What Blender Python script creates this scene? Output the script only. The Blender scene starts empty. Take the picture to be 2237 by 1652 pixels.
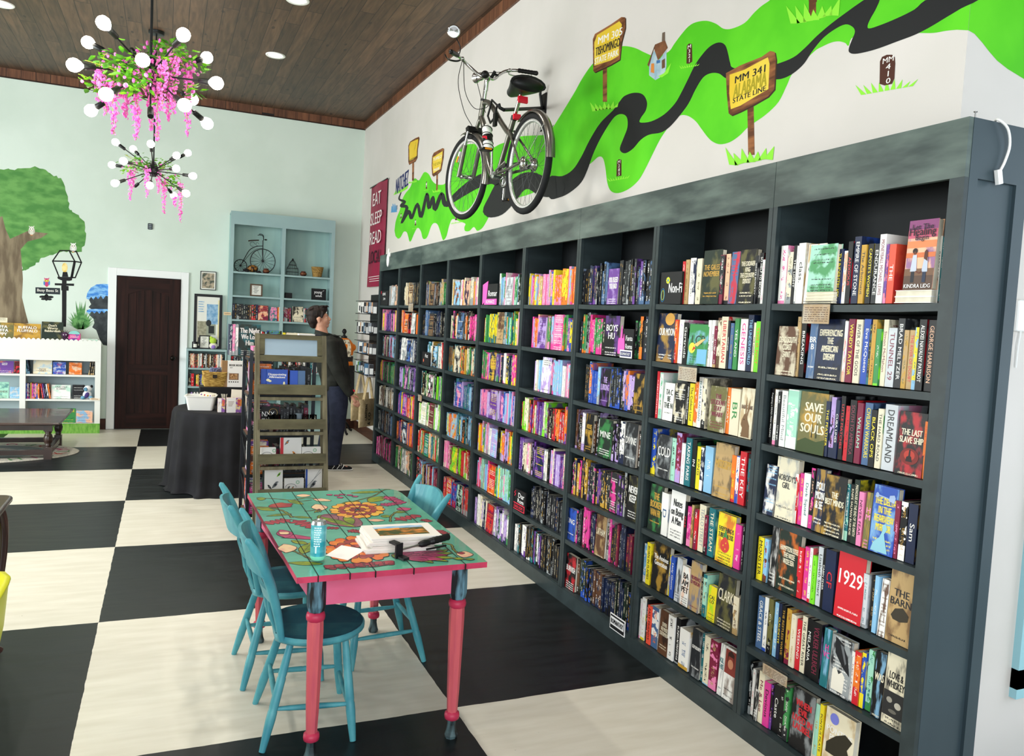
import bpy, bmesh, math, random
from mathutils import Vector, Matrix
from math import sin, cos, pi, radians as rad
rnd = random.Random(7)
S = bpy.context.scene
COL = S.collection
# ---------------------------------------------------------------- camera
CAMP = (0.2987, -4.5997, 1.6813)
_pi, _ya, _ro = rad(-3.8634), rad(23.505), rad(3.0142)
FW = Vector((sin(_ya)*cos(_pi), cos(_ya)*cos(_pi), sin(_pi)))
_r = Vector((cos(_ya), -sin(_ya), 0)); _u = _r.cross(FW)
RT = _r*cos(_ro)+_u*sin(_ro); UP = -_r*sin(_ro)+_u*cos(_ro)
FPX = 1741.68
cd = bpy.data.cameras.new('camera'); cam = bpy.data.objects.new('camera', cd); COL.objects.link(cam)
m = Matrix((RT, UP, -FW)).transposed().to_4x4(); m.translation = Vector(CAMP)
cam.matrix_world = m
cd.sensor_fit = 'HORIZONTAL'; cd.sensor_width = 36; cd.lens = 36*FPX/2237; cd.clip_start = .05
S.camera = cam
def at(ax, v, x, y):
    """the point of the plane axis=v that a measured photo position belongs to"""
    d = FW*FPX + RT*(x-1118.5) + UP*(826-y)
    t = (v-CAMP[ax])/d[ax]
    return Vector(CAMP)+d*t
# ---------------------------------------------------------------- world, lights, exposure
W = bpy.data.worlds.new('daylight'); S.world = W; W.use_nodes = True
W.node_tree.nodes['Background'].inputs[0].default_value = (.80, .90, 1, 1)
W.node_tree.nodes['Background'].inputs[1].default_value = 1.6
def area(name, loc, rot, sx, sy, power, col):
    l = bpy.data.lights.new(name, 'AREA'); l.shape = 'RECTANGLE'; l.size = sx; l.size_y = sy; l.energy = power; l.color = col
    o = bpy.data.objects.new(name, l); COL.objects.link(o); o.location = loc; o.rotation_euler = rot
    return o
area('front_window_daylight', (-.6, -6.6, 2.0), (rad(90), 0, 0), 5.6, 3.2, 155, (.95, .98, 1))
area('left_fill_light', (-5.3, 2.2, 2.0), (rad(90), 0, rad(-90)), 4.8, 2.6, 350, (.95, 1, .97))  # added fill from the unseen left side, placed to brighten the back
area('right_window_daylight', (5.3, -4.4, 1.9), (rad(90), 0, rad(90)), 2.6, 2.6, 26, (.75, .88, 1))
def downlight(x, y):
    l = bpy.data.lights.new('recessed_and_fill_lamp', 'SPOT'); l.energy = 64; l.spot_size = rad(125); l.spot_blend = .8; l.shadow_soft_size = .07; l.color = (1, .95, .86)
    o = bpy.data.objects.new('recessed_and_fill_lamp', l); COL.objects.link(o); o.location = (x, y, 4.36)
for x_ in (-3.55, -1.16, 1.27):  # a few match ceiling fixtures; the other spots are added for floor brightness
    for y_ in (6.1, 4.35, 2.65, .9, -.9, -2.7):
        if (x_, y_) not in ((-1.16, 6.1), (1.27, 6.1)): downlight(x_, y_)
S.view_settings.view_transform = 'Standard'; S.view_settings.look = 'None'
S.view_settings.gamma = 1; S.view_settings.use_curve_mapping = False
S.view_settings.exposure = 0.35
S.cycles.max_bounces = 6; S.cycles.diffuse_bounces = 4; S.cycles.use_denoising = True
# ---------------------------------------------------------------- measures (metres)
XF, XB, XW, YW = 2.546, 2.846, 2.8935, 7.225     # bookcase front, its back, right wall, back wall
YC = -2.54                                        # outside corner of the right wall
TW, TD = 1.4783, 1.4372                           # floor squares
# ---------------------------------------------------------------- materials
def lin(c):
    if isinstance(c, str):
        c = c.lstrip('#'); c = [int(c[i:i+2], 16)/255 for i in (0, 2, 4)]
    return tuple(x/12.92 if x <= .04045 else ((x+.055)/1.055)**2.4 for x in c)
_M = {}
def mat(name, c='#888888', rough=.6, metal=0, c2=None, scale=8, stretch=(1, 1, 1), bump=0, emit=0, trans=0, spec=None, lo=.4, hi=.6, coat=0, detail=4):
    if name in _M: return _M[name]
    m = bpy.data.materials.new(name); m.use_nodes = True; _M[name] = m
    N = m.node_tree.nodes; L = m.node_tree.links; b = N['Principled BSDF']
    b.inputs['Base Color'].default_value = (*lin(c), 1); b.inputs['Roughness'].default_value = rough
    b.inputs['Metallic'].default_value = metal
    if coat: b.inputs['Coat Weight'].default_value = coat
    b.inputs['Specular IOR Level'].default_value = .5 if metal or trans or coat else .28 if spec is None else spec
    if trans: b.inputs['Transmission Weight'].default_value = trans; b.inputs['IOR'].default_value = 1.3
    if emit: b.inputs['Emission Color'].default_value = (*lin(c), 1); b.inputs['Emission Strength'].default_value = emit
    if c2 or bump:
        tc = N.new('ShaderNodeTexCoord'); mp = N.new('ShaderNodeMapping'); L.new(tc.outputs['Object'], mp.inputs[0]); mp.inputs['Scale'].default_value = stretch
        nz = N.new('ShaderNodeTexNoise'); nz.inputs['Scale'].default_value = scale; nz.inputs['Detail'].default_value = detail; L.new(mp.outputs[0], nz.inputs[0])
        if c2:
            rp = N.new('ShaderNodeValToRGB'); L.new(nz.outputs[0], rp.inputs[0])
            rp.color_ramp.elements[0].position = lo; rp.color_ramp.elements[0].color = (*lin(c), 1)
            rp.color_ramp.elements[1].position = hi; rp.color_ramp.elements[1].color = (*lin(c2), 1)
            L.new(rp.outputs[0], b.inputs['Base Color'])
        if bump:
            bp = N.new('ShaderNodeBump'); bp.inputs['Strength'].default_value = bump; bp.inputs['Distance'].default_value = .01
            L.new(nz.outputs[0], bp.inputs['Height']); L.new(bp.outputs[0], b.inputs['Normal'])
    return m
# ---------------------------------------------------------------- mesh builder
_TX = {}
def text_geo(s, font_off=.012, res=2):
    font_off = 0
    k = (s, font_off)
    if k in _TX: return _TX[k]
    cu = bpy.data.curves.new('t', 'FONT'); cu.body = s; cu.resolution_u = res; cu.offset = font_off; cu.align_x = 'CENTER'; cu.space_line = .85
    ob = bpy.data.objects.new('t', cu); me = bpy.data.meshes.new_from_object(ob)
    vs = [tuple(v.co) for v in me.vertices]; fs = [tuple(p.vertices) for p in me.polygons]
    bpy.data.objects.remove(ob); bpy.data.meshes.remove(me); bpy.data.curves.remove(cu)
    if not vs: vs = [(0, 0, 0)]
    x0 = min(v[0] for v in vs); x1 = max(v[0] for v in vs); y0 = min(v[1] for v in vs); y1 = max(v[1] for v in vs)
    _TX[k] = ([((v[0]-(x0+x1)/2), (v[1]-(y0+y1)/2)) for v in vs], fs, max(x1-x0, .01), max(y1-y0, .01))
    return _TX[k]
class MB:
    def __init__(s): s.v = []; s.f = []; s.mi = []; s.sm = []; s.ms = []; s.T = None
    def mid(s, m):
        if m not in s.ms: s.ms.append(m)
        return s.ms.index(m)
    def add(s, vs, fs, m, smooth=False):
        o = len(s.v)
        vs = [Vector(v) for v in vs]
        if s.T is not None: vs = [s.T @ v for v in vs]
        s.v += vs; k = s.mid(m)
        for f in fs: s.f.append([i+o for i in f]); s.mi.append(k); s.sm.append(smooth)
        return s
    def box(s, a, b, m, T=None, bev=0):
        x0, y0, z0 = [min(p, q) for p, q in zip(a, b)]; x1, y1, z1 = [max(p, q) for p, q in zip(a, b)]
        if bev:
            c = bev; V = []
            for z, i in ((z0, c), (z0+c, 0), (z1-c, 0), (z1, c)):
                V += [(x0+i+c, y0+i, z), (x1-i-c, y0+i, z), (x1-i, y0+i+c, z), (x1-i, y1-i-c, z), (x1-i-c, y1-i, z), (x0+i+c, y1-i, z), (x0+i, y1-i-c, z), (x0+i, y0+i+c, z)]
            F = [list(range(7, -1, -1)), list(range(24, 32))]
            for r in range(3): F += [(r*8+i, r*8+(i+1) % 8, r*8+8+(i+1) % 8, r*8+8+i) for i in range(8)]
        else:
            V = [(x0, y0, z0), (x1, y0, z0), (x1, y1, z0), (x0, y1, z0), (x0, y0, z1), (x1, y0, z1), (x1, y1, z1), (x0, y1, z1)]
            F = [(3, 2, 1, 0), (4, 5, 6, 7), (0, 1, 5, 4), (1, 2, 6, 5), (2, 3, 7, 6), (3, 0, 4, 7)]
        if T is not None: V = [T @ Vector(v) for v in V]
        return s.add(V, F, m)
    def obox(s, c, ex, ey, ez, m):
        """box by centre and three half-axis vectors"""
        c, ex, ey, ez = map(Vector, (c, ex, ey, ez))
        V = [c+a*ex+b*ey+d*ez for d in (-1, 1) for a, b in ((-1, -1), (1, -1), (1, 1), (-1, 1))]
        return s.add(V, [(3, 2, 1, 0), (4, 5, 6, 7), (0, 1, 5, 4), (1, 2, 6, 5), (2, 3, 7, 6), (3, 0, 4, 7)], m)
    def rings(s, rings, m, caps=True, smooth=True, closed=False):
        n = len(rings[0]); V = [p for r in rings for p in r]; F = []
        k = len(rings)
        for i in range(k if closed else k-1):
            j = (i+1) % k
            F += [(i*n+a, i*n+(a+1) % n, j*n+(a+1) % n, j*n+a) for a in range(n)]
        s.add(V, F, m, smooth)
        if caps and not closed: s.add(rings[0], [list(range(n-1, -1, -1))], m); s.add(rings[-1], [list(range(n))], m)
        return s
    def tube(s, pts, r, m, n=8, closed=False, caps=True, flat=1):
        pts = [Vector(p) for p in pts]; k = len(pts); R = []
        rr = r if isinstance(r, (list, tuple)) else [r]*k
        prev = None
        for i, p in enumerate(pts):
            if closed: t = pts[(i+1) % k]-pts[i-1]
            else: t = pts[min(i+1, k-1)]-pts[max(i-1, 0)]
            t.normalize()
            if prev is None:
                a = Vector((0, 0, 1)) if abs(t.z) < .9 else Vector((1, 0, 0))
                u = t.cross(a).normalized()
            else: u = (prev-t*prev.dot(t)).normalized()
            prev = u; w = t.cross(u)
            R.append([p+(u*cos(2*pi*j/n)+w*sin(2*pi*j/n)*flat)*rr[i] for j in range(n)])
        return s.rings(R, m, caps, True, closed)
    def lathe(s, prof, m, c=(0, 0, 0), axis=(0, 0, 1), n=16, smooth=True, sq=None, rot=0):
        ax = Vector(axis).normalized(); a = Vector((1, 0, 0)) if abs(ax.x) < .9 else Vector((0, 1, 0))
        w = ax.cross(a).normalized(); u = w.cross(ax); c = Vector(c)
        return s.rings([[c+ax*h+(u*cos(2*pi*(j+rot)/n)+w*sin(2*pi*(j+rot)/n))*max(r, 1e-4) for j in range(n)] for r, h in prof], m, True, smooth)
    def ell(s, c, r, m, n=12, k=8, T=None):
        V = []; r = r if isinstance(r, (list, tuple)) else (r, r, r); c = Vector(c)
        for i in range(k+1):
            t = pi*i/k; q = max(sin(t), .02)
            V.append([Vector((r[0]*q*cos(2*pi*j/n), r[1]*q*sin(2*pi*j/n), -r[2]*cos(t))) for j in range(n)])
        if T is not None: V = [[T @ v for v in q] for q in V]
        return s.rings([[c+v for v in q] for q in V], m)
    def poly(s, pts, m, thick=None):
        """flat polygon with its own thickness vector"""
        pts = [Vector(p) for p in pts]; n = len(pts)
        s.add(pts, [list(range(n))], m)
        if thick is not None:
            t = Vector(thick); b = [p+t for p in pts]
            s.add(b, [list(range(n-1, -1, -1))], m); s.add(pts+b, [(i, (i+1) % n, n+(i+1) % n, n+i) for i in range(n)], m)
        return s
    def quad(s, a, b, c, d, m): return s.add([a, b, c, d], [(0, 1, 2, 3)], m)
    def text(s, t, c, xd, yd, h, mw, m, off=.012, sx=1):
        vs, fs, w, hh = text_geo(t, off); k = h/hh
        kx = k*sx
        if w*kx > mw: kx = mw/w
        c, xd, yd = Vector(c), Vector(xd).normalized(), Vector(yd).normalized()
        n_ = xd.cross(yd).normalized()
        for j in ((0, 1, 2, 3) if off > .03 else (0, 1) if off > .011 else (0,)):
            e = xd*(j*.03*h)+n_*(j*.00003); s.add([c+e+xd*v[0]*kx+yd*v[1]*k for v in vs], fs, m)
        return s
    def build(s, name, parent=None, label=None, cat=None, group=None, kind=None, fix=False):
        me = bpy.data.meshes.new(name); me.from_pydata([tuple(v) for v in s.v], [], s.f)
        for m in s.ms: me.materials.append(m)
        me.polygons.foreach_set('material_index', s.mi); me.polygons.foreach_set('use_smooth', s.sm)
        if fix:
            b = bmesh.new(); b.from_mesh(me); bmesh.ops.triangulate(b, faces=[f for f in b.faces if len(f.verts) > 4]); b.to_mesh(me); b.free()
        me.update()
        o = bpy.data.objects.new(name, me); COL.objects.link(o)
        if parent is not None: o.parent = parent
        return tag(o, label, cat, group, kind)
def tag(o, label=None, cat=None, group=None, kind=None):
    if label: o['label'] = label
    if cat: o['category'] = cat
    if group: o['group'] = group
    if kind: o['kind'] = kind
    return o
def thing(name, label, cat, loc=(0, 0, 0), rz=0, group=None):
    o = bpy.data.objects.new(name, None); COL.objects.link(o); o.location = loc; o.rotation_euler = (0, 0, rz); o.empty_display_size = .05
    return tag(o, label, cat, group)
def copy_tree(o, parent=None):
    c = o.copy(); COL.objects.link(c)
    if parent is not None: c.parent = parent
    for ch in o.children: copy_tree(ch, c)
    return c
def cat_rom(pts, k=4, closed=False):
    pts = [Vector(p) for p in pts]; n = len(pts); out = []
    for i in range(n if closed else n-1):
        g = lambda j: pts[j % n] if closed else pts[max(0, min(n-1, j))]
        a, b, c, d = g(i-1), g(i), g(i+1), g(i+2)
        for q in range(k):
            t = q/k; out.append(.5*((2*b)+(c-a)*t+(2*a-5*b+4*c-d)*t*t+(3*b-a-3*c+d)*t**3))
    if not closed: out.append(pts[-1])
    return out
# ================================================================ the room
mt_wall_back = mat('wall_paint_pale_green', '#D2E1D6', .75, c2='#DAE8DE', scale=1.2, detail=5)
mt_wall_right = mat('wall_paint_warm_white', '#DCD7D2', .75, c2='#D5D1CB', scale=1.2)
def floor_mat():
    m = bpy.data.materials.new('painted_checker_floor'); m.use_nodes = True; N = m.node_tree.nodes; L = m.node_tree.links; b = N['Principled BSDF']; b.inputs['Specular IOR Level'].default_value = .3
    tc = N.new('ShaderNodeTexCoord'); nz = N.new('ShaderNodeTexNoise'); nz.inputs['Scale'].default_value = 9; L.new(tc.outputs['Object'], nz.inputs[0])
    vm = N.new('ShaderNodeVectorMath'); vm.operation = 'SCALE'; vm.inputs['Scale'].default_value = .012; L.new(nz.outputs['Color'], vm.inputs[0])
    va = N.new('ShaderNodeVectorMath'); va.operation = 'ADD'; L.new(tc.outputs['Object'], va.inputs[0]); L.new(vm.outputs[0], va.inputs[1])
    vd = N.new('ShaderNodeVectorMath'); vd.operation = 'MULTIPLY'; vd.inputs[1].default_value = (1/TW, 1/TD, 0); L.new(va.outputs[0], vd.inputs[0])
    vb = N.new('ShaderNodeVectorMath'); vb.operation = 'ADD'; vb.inputs[1].default_value = (20.996, 19.996, .5); L.new(vd.outputs[0], vb.inputs[0])
    ch = N.new('ShaderNodeTexChecker'); ch.inputs['Scale'].default_value = 1; L.new(vb.outputs[0], ch.inputs['Vector'])
    n2 = N.new('ShaderNodeTexNoise'); n2.inputs['Scale'].default_value = 3; n2.inputs['Detail'].default_value = 8; mp = N.new('ShaderNodeMapping'); mp.inputs['Scale'].default_value = (1, 6, 1)
    L.new(tc.outputs['Object'], mp.inputs[0]); L.new(mp.outputs[0], n2.inputs[0])
    def ramp(src, a, b_, lo=.35, hi=.7):
        r = N.new('ShaderNodeValToRGB'); r.color_ramp.elements[0].position = lo; r.color_ramp.elements[0].color = (*lin(a), 1)
        r.color_ramp.elements[1].position = hi; r.color_ramp.elements[1].color = (*lin(b_), 1); L.new(src, r.inputs[0]); return r
    dark = ramp(n2.outputs[0], '#0F1314', '#1A2022'); light = ramp(n2.outputs[0], '#CFCBBB', '#DBD8CA')
    n3 = N.new('ShaderNodeTexNoise'); n3.inputs['Scale'].default_value = 22; n3.inputs['Detail'].default_value = 6; L.new(tc.outputs['Object'], n3.inputs[0])
    sp = ramp(n3.outputs[0], '#FFFFFF', '#8F8A78', .72, .76)
    mu = N.new('ShaderNodeMix'); mu.data_type = 'RGBA'; mu.blend_type = 'MULTIPLY'; mu.inputs[0].default_value = .6; L.new(light.outputs[0], mu.inputs[6]); L.new(sp.outputs[0], mu.inputs[7])
    mx = N.new('ShaderNodeMix'); mx.data_type = 'RGBA'; L.new(ch.outputs['Fac'], mx.inputs[0]); L.new(mu.outputs[2], mx.inputs[6]); L.new(dark.outputs[0], mx.inputs[7])
    L.new(mx.outputs[2], b.inputs['Base Color'])
    rr = N.new('ShaderNodeMapRange'); rr.inputs['To Min'].default_value = .28; rr.inputs['To Max'].default_value = .48; L.new(n2.outputs[0], rr.inputs[0]); L.new(rr.outputs[0], b.inputs['Roughness'])
    bp = N.new('ShaderNodeBump'); bp.inputs['Strength'].default_value = .12; bp.inputs['Distance'].default_value = .004; L.new(n2.outputs[0], bp.inputs['Height']); L.new(bp.outputs[0], b.inputs['Normal'])
    return m
def plank_mat(name, width, axis='x', a='#4A3426', b2='#6B5040', gap='#120C08', ln=2.4):
    """boards running along the other axis, random tone per board, knots and grain"""
    m = bpy.data.materials.new(name); m.use_nodes = True; N = m.node_tree.nodes; L = m.node_tree.links; b = N['Principled BSDF']; b.inputs['Roughness'].default_value = .5
    tc = N.new('ShaderNodeTexCoord'); sx = N.new('ShaderNodeSeparateXYZ'); L.new(tc.outputs['Object'], sx.inputs[0])
    A, B = (('X', 'Y') if axis == 'x' else ('Y', 'X') if axis == 'y' else ('X', 'Z'))
    def mth(op, i0, v=None, j=None):
        n = N.new('ShaderNodeMath'); n.operation = op; L.new(i0, n.inputs[0])
        if j is not None: L.new(j, n.inputs[1])
        elif v is not None: n.inputs[1].default_value = v
        return n.outputs[0]
    u = mth('DIVIDE', sx.outputs[A], width); fl = mth('FLOOR', u); fr = mth('FRACT', u)
    wn = N.new('ShaderNodeTexWhiteNoise'); wn.noise_dimensions = '1D'; L.new(fl, wn.inputs['W'])
    v = mth('ADD', mth('DIVIDE', sx.outputs[B], ln), None, wn.outputs['Value']); vf = mth('FLOOR', v); vr = mth('FRACT', v)
    w2 = N.new('ShaderNodeTexWhiteNoise'); w2.noise_dimensions = '2D'; cm = N.new('ShaderNodeCombineXYZ'); L.new(fl, cm.inputs[0]); L.new(vf, cm.inputs[1]); L.new(cm.outputs[0], w2.inputs['Vector'])
    cv = N.new('ShaderNodeCombineXYZ'); L.new(mth('MULTIPLY', sx.outputs[A], 26), cv.inputs[0]); L.new(mth('MULTIPLY', sx.outputs[B], 2.2), cv.inputs[1]); L.new(mth('MULTIPLY', w2.outputs['Value'], 40), cv.inputs[2])
    nz = N.new('ShaderNodeTexNoise'); nz.inputs['Scale'].default_value = 1; nz.inputs['Detail'].default_value = 6; nz.inputs['Distortion'].default_value = .8; L.new(cv.outputs[0], nz.inputs[0])
    rp = N.new('ShaderNodeValToRGB'); rp.color_ramp.elements[0].position = .3; rp.color_ramp.elements[0].color = (*lin(a), 1); rp.color_ramp.elements[1].position = .72; rp.color_ramp.elements[1].color = (*lin(b2), 1); L.new(nz.outputs[0], rp.inputs[0])
    br = N.new('ShaderNodeMapRange'); br.inputs['To Min'].default_value = .72; br.inputs['To Max'].default_value = 1.25; L.new(w2.outputs['Value'], br.inputs[0])
    sc = N.new('ShaderNodeVectorMath'); sc.operation = 'SCALE'; L.new(rp.outputs[0], sc.inputs[0]); L.new(br.outputs[0], sc.inputs['Scale'])
    vo = N.new('ShaderNodeTexVoronoi'); vo.inputs['Scale'].default_value = 1; c3 = N.new('ShaderNodeCombineXYZ'); L.new(mth('MULTIPLY', sx.outputs[A], 7), c3.inputs[0]); L.new(mth('MULTIPLY', sx.outputs[B], 2.6), c3.inputs[1]); L.new(c3.outputs[0], vo.inputs['Vector'])
    kn = mth('LESS_THAN', vo.outputs['Distance'], .11)
    g = mth('MAXIMUM', mth('LESS_THAN', fr, .035), None, mth('LESS_THAN', vr, .004)); g = mth('MAXIMUM', g, None, mth('MULTIPLY', kn, .7))
    mx = N.new('ShaderNodeMix'); mx.data_type = 'RGBA'; L.new(g, mx.inputs[0]); L.new(sc.outputs[0], mx.inputs[6]); mx.inputs[7].default_value = (*lin(gap), 1)
    L.new(mx.outputs[2], b.inputs['Base Color'])
    bp = N.new('ShaderNodeBump'); bp.inputs['Strength'].default_value = .5; bp.inputs['Distance'].default_value = .01; bp.invert = True; L.new(g, bp.inputs['Height']); L.new(bp.outputs[0], b.inputs['Normal'])
    return m
mt_ceil = plank_mat('stained_ceiling_boards', .142, 'x', '#3E2D20', '#664C38')
mt_trim = plank_mat('stained_trim_boards', .16, 'z', '#4E2C1B', '#7E5237', ln=9)
mt_trimy = plank_mat('stained_trim_boards_side', .16, 'y', '#4E2C1B', '#7E5237', ln=9)
XL, XR, YF = -5.6, 5.6, -6.9
CZ = lambda y: 4.51-.0126*(YW-y)
f = MB(); f.box((XL, YF, -.12), (XR, YW+.2, 0), floor_mat()); f.build('floor', kind='structure')
b = MB(); b.box((XL, YW, 0), (XW+.2, YW+.2, 4.75), mt_wall_back); b.build('wall_back', kind='structure')
b = MB(); b.box((XW, YC, 0), (XW+.15, YW, 4.75), mt_wall_right); b.box((XW+.15, YC, 0), (3.52, YC+.15, 4.75), mt_wall_right)
b.box((3.52, YC, 2.85), (XR, YC+.15, 4.75), mt_wall_right); b.box((3.52, YC, 0), (XR, YC+.15, .35), mt_wall_right); b.box((5.0, YC, .35), (XR, YC+.15, 2.85), mt_wall_right)
b.build('wall_right', kind='structure')
b = MB(); b.add([(XL, YF, CZ(YF)), (XR, YF, CZ(YF)), (XR, YW+.2, CZ(YW+.2)), (XL, YW+.2, CZ(YW+.2)), (XL, YF, 4.9), (XR, YF, 4.9), (XR, YW+.2, 4.9), (XL, YW+.2, 4.9)],
  [(0, 1, 2, 3), (7, 6, 5, 4), (0, 4, 5, 1), (1, 5, 6, 2), (2, 6, 7, 3), (3, 7, 4, 0)], mt_ceil); b.build('ceiling', kind='structure')
# left wall and shopfront, behind and beside the camera; shopfront has its big window, the left opening is added for light
wd = mat('wall_paint_front', '#D8DCD6', .75)
b = MB(); b.box((XL-.15, YF, 0), (XL, YW+.2, .5), wd); b.box((XL-.15, YF, 3.4), (XL, YW+.2, 4.9), wd); b.box((XL-.15, 4.7, .5), (XL, YW+.2, 3.4), wd); b.box((XL-.15, YF, .5), (XL, -.3, 3.4), wd); b.build('wall_left', kind='structure')
b = MB(); b.box((XL, YF-.15, 0), (XR, YF, .3), wd); b.box((XL, YF-.15, 3.7), (XR, YF, 4.9), wd); b.box((XL, YF-.15, .3), (-3.5, YF, 3.7), wd); b.box((2.4, YF-.15, .3), (XR, YF, 3.7), wd); b.build('wall_front', kind='structure')
b = MB(); b.box((XR, YF, 0), (XR+.15, YC+.15, .4), wd); b.box((XR, YF, 3.3), (XR+.15, YC+.15, 4.9), wd); b.box((XR, YF, .4), (XR+.15, -5.8, 3.3), wd); b.box((XR, -2.9, .4), (XR+.15, YC+.15, 3.3), wd); b.build('wall_alcove', kind='structure')
# trim under the ceiling
b = MB(); b.box((XL, YW-.02, 4.4), (XW, YW, CZ(YW)+.02), mt_trim); b.box((XL, YW-.026, 4.392), (XW, YW-.004, 4.404), mat('trim_edge_dark', '#2A1810', .6)); b.build('trim_1', kind='structure')
b = MB(); T1 = mt_trimy
b.add([(XW-.02, YC, CZ(YC)-.11), (XW, YC, CZ(YC)-.11), (XW, YC, CZ(YC)+.02), (XW-.02, YC, CZ(YC)+.02), (XW-.02, YW, 4.4), (XW, YW, 4.4), (XW, YW, 4.53), (XW-.02, YW, 4.53)],
  [(0, 3, 2, 1), (4, 5, 6, 7), (0, 1, 5, 4), (1, 2, 6, 5), (2, 3, 7, 6), (3, 0, 4, 7)], T1)
b.build('trim_2', kind='structure')
mbb = mat('baseboard_brown', '#4A2A1C', .5, c2='#3A1F15', scale=3, stretch=(1, 1, 8))
b = MB(); b.box((XL, YW-.018, 0), (-.43, YW, .14), mbb); b.build('baseboard_left', kind='structure')
b = MB(); b.box((.6, YW-.018, 0), (XW-.018, YW, .14), mbb); b.build('baseboard_back', kind='structure')
b = MB(); b.box((XW-.018, 4.62, 0), (XW, YW, .14), mbb); b.build('baseboard_right', kind='structure')
# door: stained plank door with an arched upper panel, white casing
mw = mat('white_casing', '#EEF2F2', .4); dk = mat('dark_stained_door', '#160A07', .5, spec=.15, c2='#341A14', scale=2.2, stretch=(9, 9, .8), lo=.3, hi=.75, bump=.15)
dk2 = mat('dark_stained_door_rail', '#160A07', .5, spec=.15, c2='#301712', scale=2.2, stretch=(.8, 9, 9), lo=.3, hi=.75, bump=.15)
D0, D1, DZ = -.314, .445, 2.05
b = MB(); b.box((D0-.012, YW-.03, .008), (D1+.012, YW+.01, DZ), mat('door_recess_dark', '#0B0605', .6))
y1, y2 = YW-.045, YW-.03
b.box((D0, y1, .01), (D0+.13, y2, DZ-.01), dk); b.box((D1-.13, y1, .01), (D1, y2, DZ-.01), dk)
b.box((D0+.13, y1, .01), (D1-.13, y2, .22), dk2); b.box((D0+.13, y1, .74), (D1-.13, y2, .88), dk2)
xs = [D0+.13+(D1-D0-.26)*i/12 for i in range(13)]
arch = [(x, y1, DZ-.24+.07*sin(pi*i/12)) for i, x in enumerate(xs)]
b.poly([(D0+.13, y1, DZ-.01)]+arch+[(D1-.13, y1, DZ-.01)], dk2)
b.add([p for a in arch for p in (a, (a[0], y2, a[2]))], [(2*i, 2*i+1, 2*i+3, 2*i+2) for i in range(12)], dk2)
for i in range(5):
    xa = D0+.135+(D1-D0-.27)*i/5; xb = xa+(D1-D0-.27)/5-.006
    b.box((xa, y1+.008, .2), (xb, y2, .76), dk); b.box((xa, y1+.008, .86), (xb, y2, DZ-.1), dk)
door = b.build('door_1', kind='structure')
h = MB(); mk = mat('black_iron', '#15120F', .35, .8); h.lathe([(.03, 0), (.03, .008), (.012, .012), (.012, .04), (.028, .05), (.033, .066), (.024, .08), (.004, .084)], mk, (D1-.07, y1, .98), (0, -1, 0)); h.build('door_knob', door)
b = MB(); cw = .1
b.box((D0-.012-cw, YW-.025, 0), (D0-.012, YW, DZ+cw), mw, bev=.004); b.box((D1+.012, YW-.025, 0), (D1+.012+cw, YW, DZ+cw), mw, bev=.004); b.box((D0-.012, YW-.025, DZ), (D1+.012, YW, DZ+cw), mw, bev=.004)
b.build('trim_3', kind='structure')
# alcove window with its pale blue frame
b = MB(); wf = mat('pale_blue_frame', '#9FD0DA', .5); x0 = 3.466
for q in (((x0, YC-.03, .32), (x0+.1, YC+.1, 2.9)), ((4.9, YC-.03, .32), (5.02, YC+.1, 2.9)), ((x0, YC-.03, 2.8), (5.02, YC+.1, 2.92)), ((x0, YC-.03, .28), (5.02, YC+.1, .4)), ((4.0, YC-.02, .4), (4.07, YC+.08, 2.8))): b.box(*q, wf)
w1 = b.build('window_1', kind='structure')
b = MB(); b.box((x0+.1, YC+.03, .4), (4.9, YC+.036, 2.8), mat('window_glass', '#FFFFFF', .02, trans=1)); b.build('glass', w1)
# switch plate and recessed ceiling lights
pl = MB(); q = at(1, YC, 2226, 690); pl.box((q.x-.035, YC-.02, q.z-.06), (q.x+.09, YC, q.z+.06), mat('white_plastic', '#F1F2F0', .4), bev=.004)
pl.tube([(q.x+.0, YC-.012, q.z-.06), (q.x-.01, YC-.014, q.z-.12), (q.x-.005, YC-.01, q.z-.2)], .004, mat('white_plastic'), 6)
pl.build('wall_outlet', None, 'white plug adapter on the pale wall right of the bookcase end', 'outlet')
for i, (x, y, lb) in enumerate(((602, 122, 'round recessed ceiling light between bicycle and near chandelier'), (650, -4, 'round recessed ceiling light cut off at the top edge, above the other one'), (5, 10, 'round recessed ceiling light at the far top left corner'))):
    p = at(2, 4.47, x, y); p.z = CZ(p.y)
    t = thing('recessed_light', lb, 'ceiling light', p)
    r = MB(); r.lathe([(.07, -.002), (.098, -.012), (.105, -.006), (.105, 0)], mat('white_plastic'), n=28); r.build('trim_ring', t)
    d = MB(); d.lathe([(.068, -.008), (.068, -.003)], mat('lamp_lens', '#FFF6E8', .5, emit=9), n=24); d.build('diffuser', t)
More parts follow.
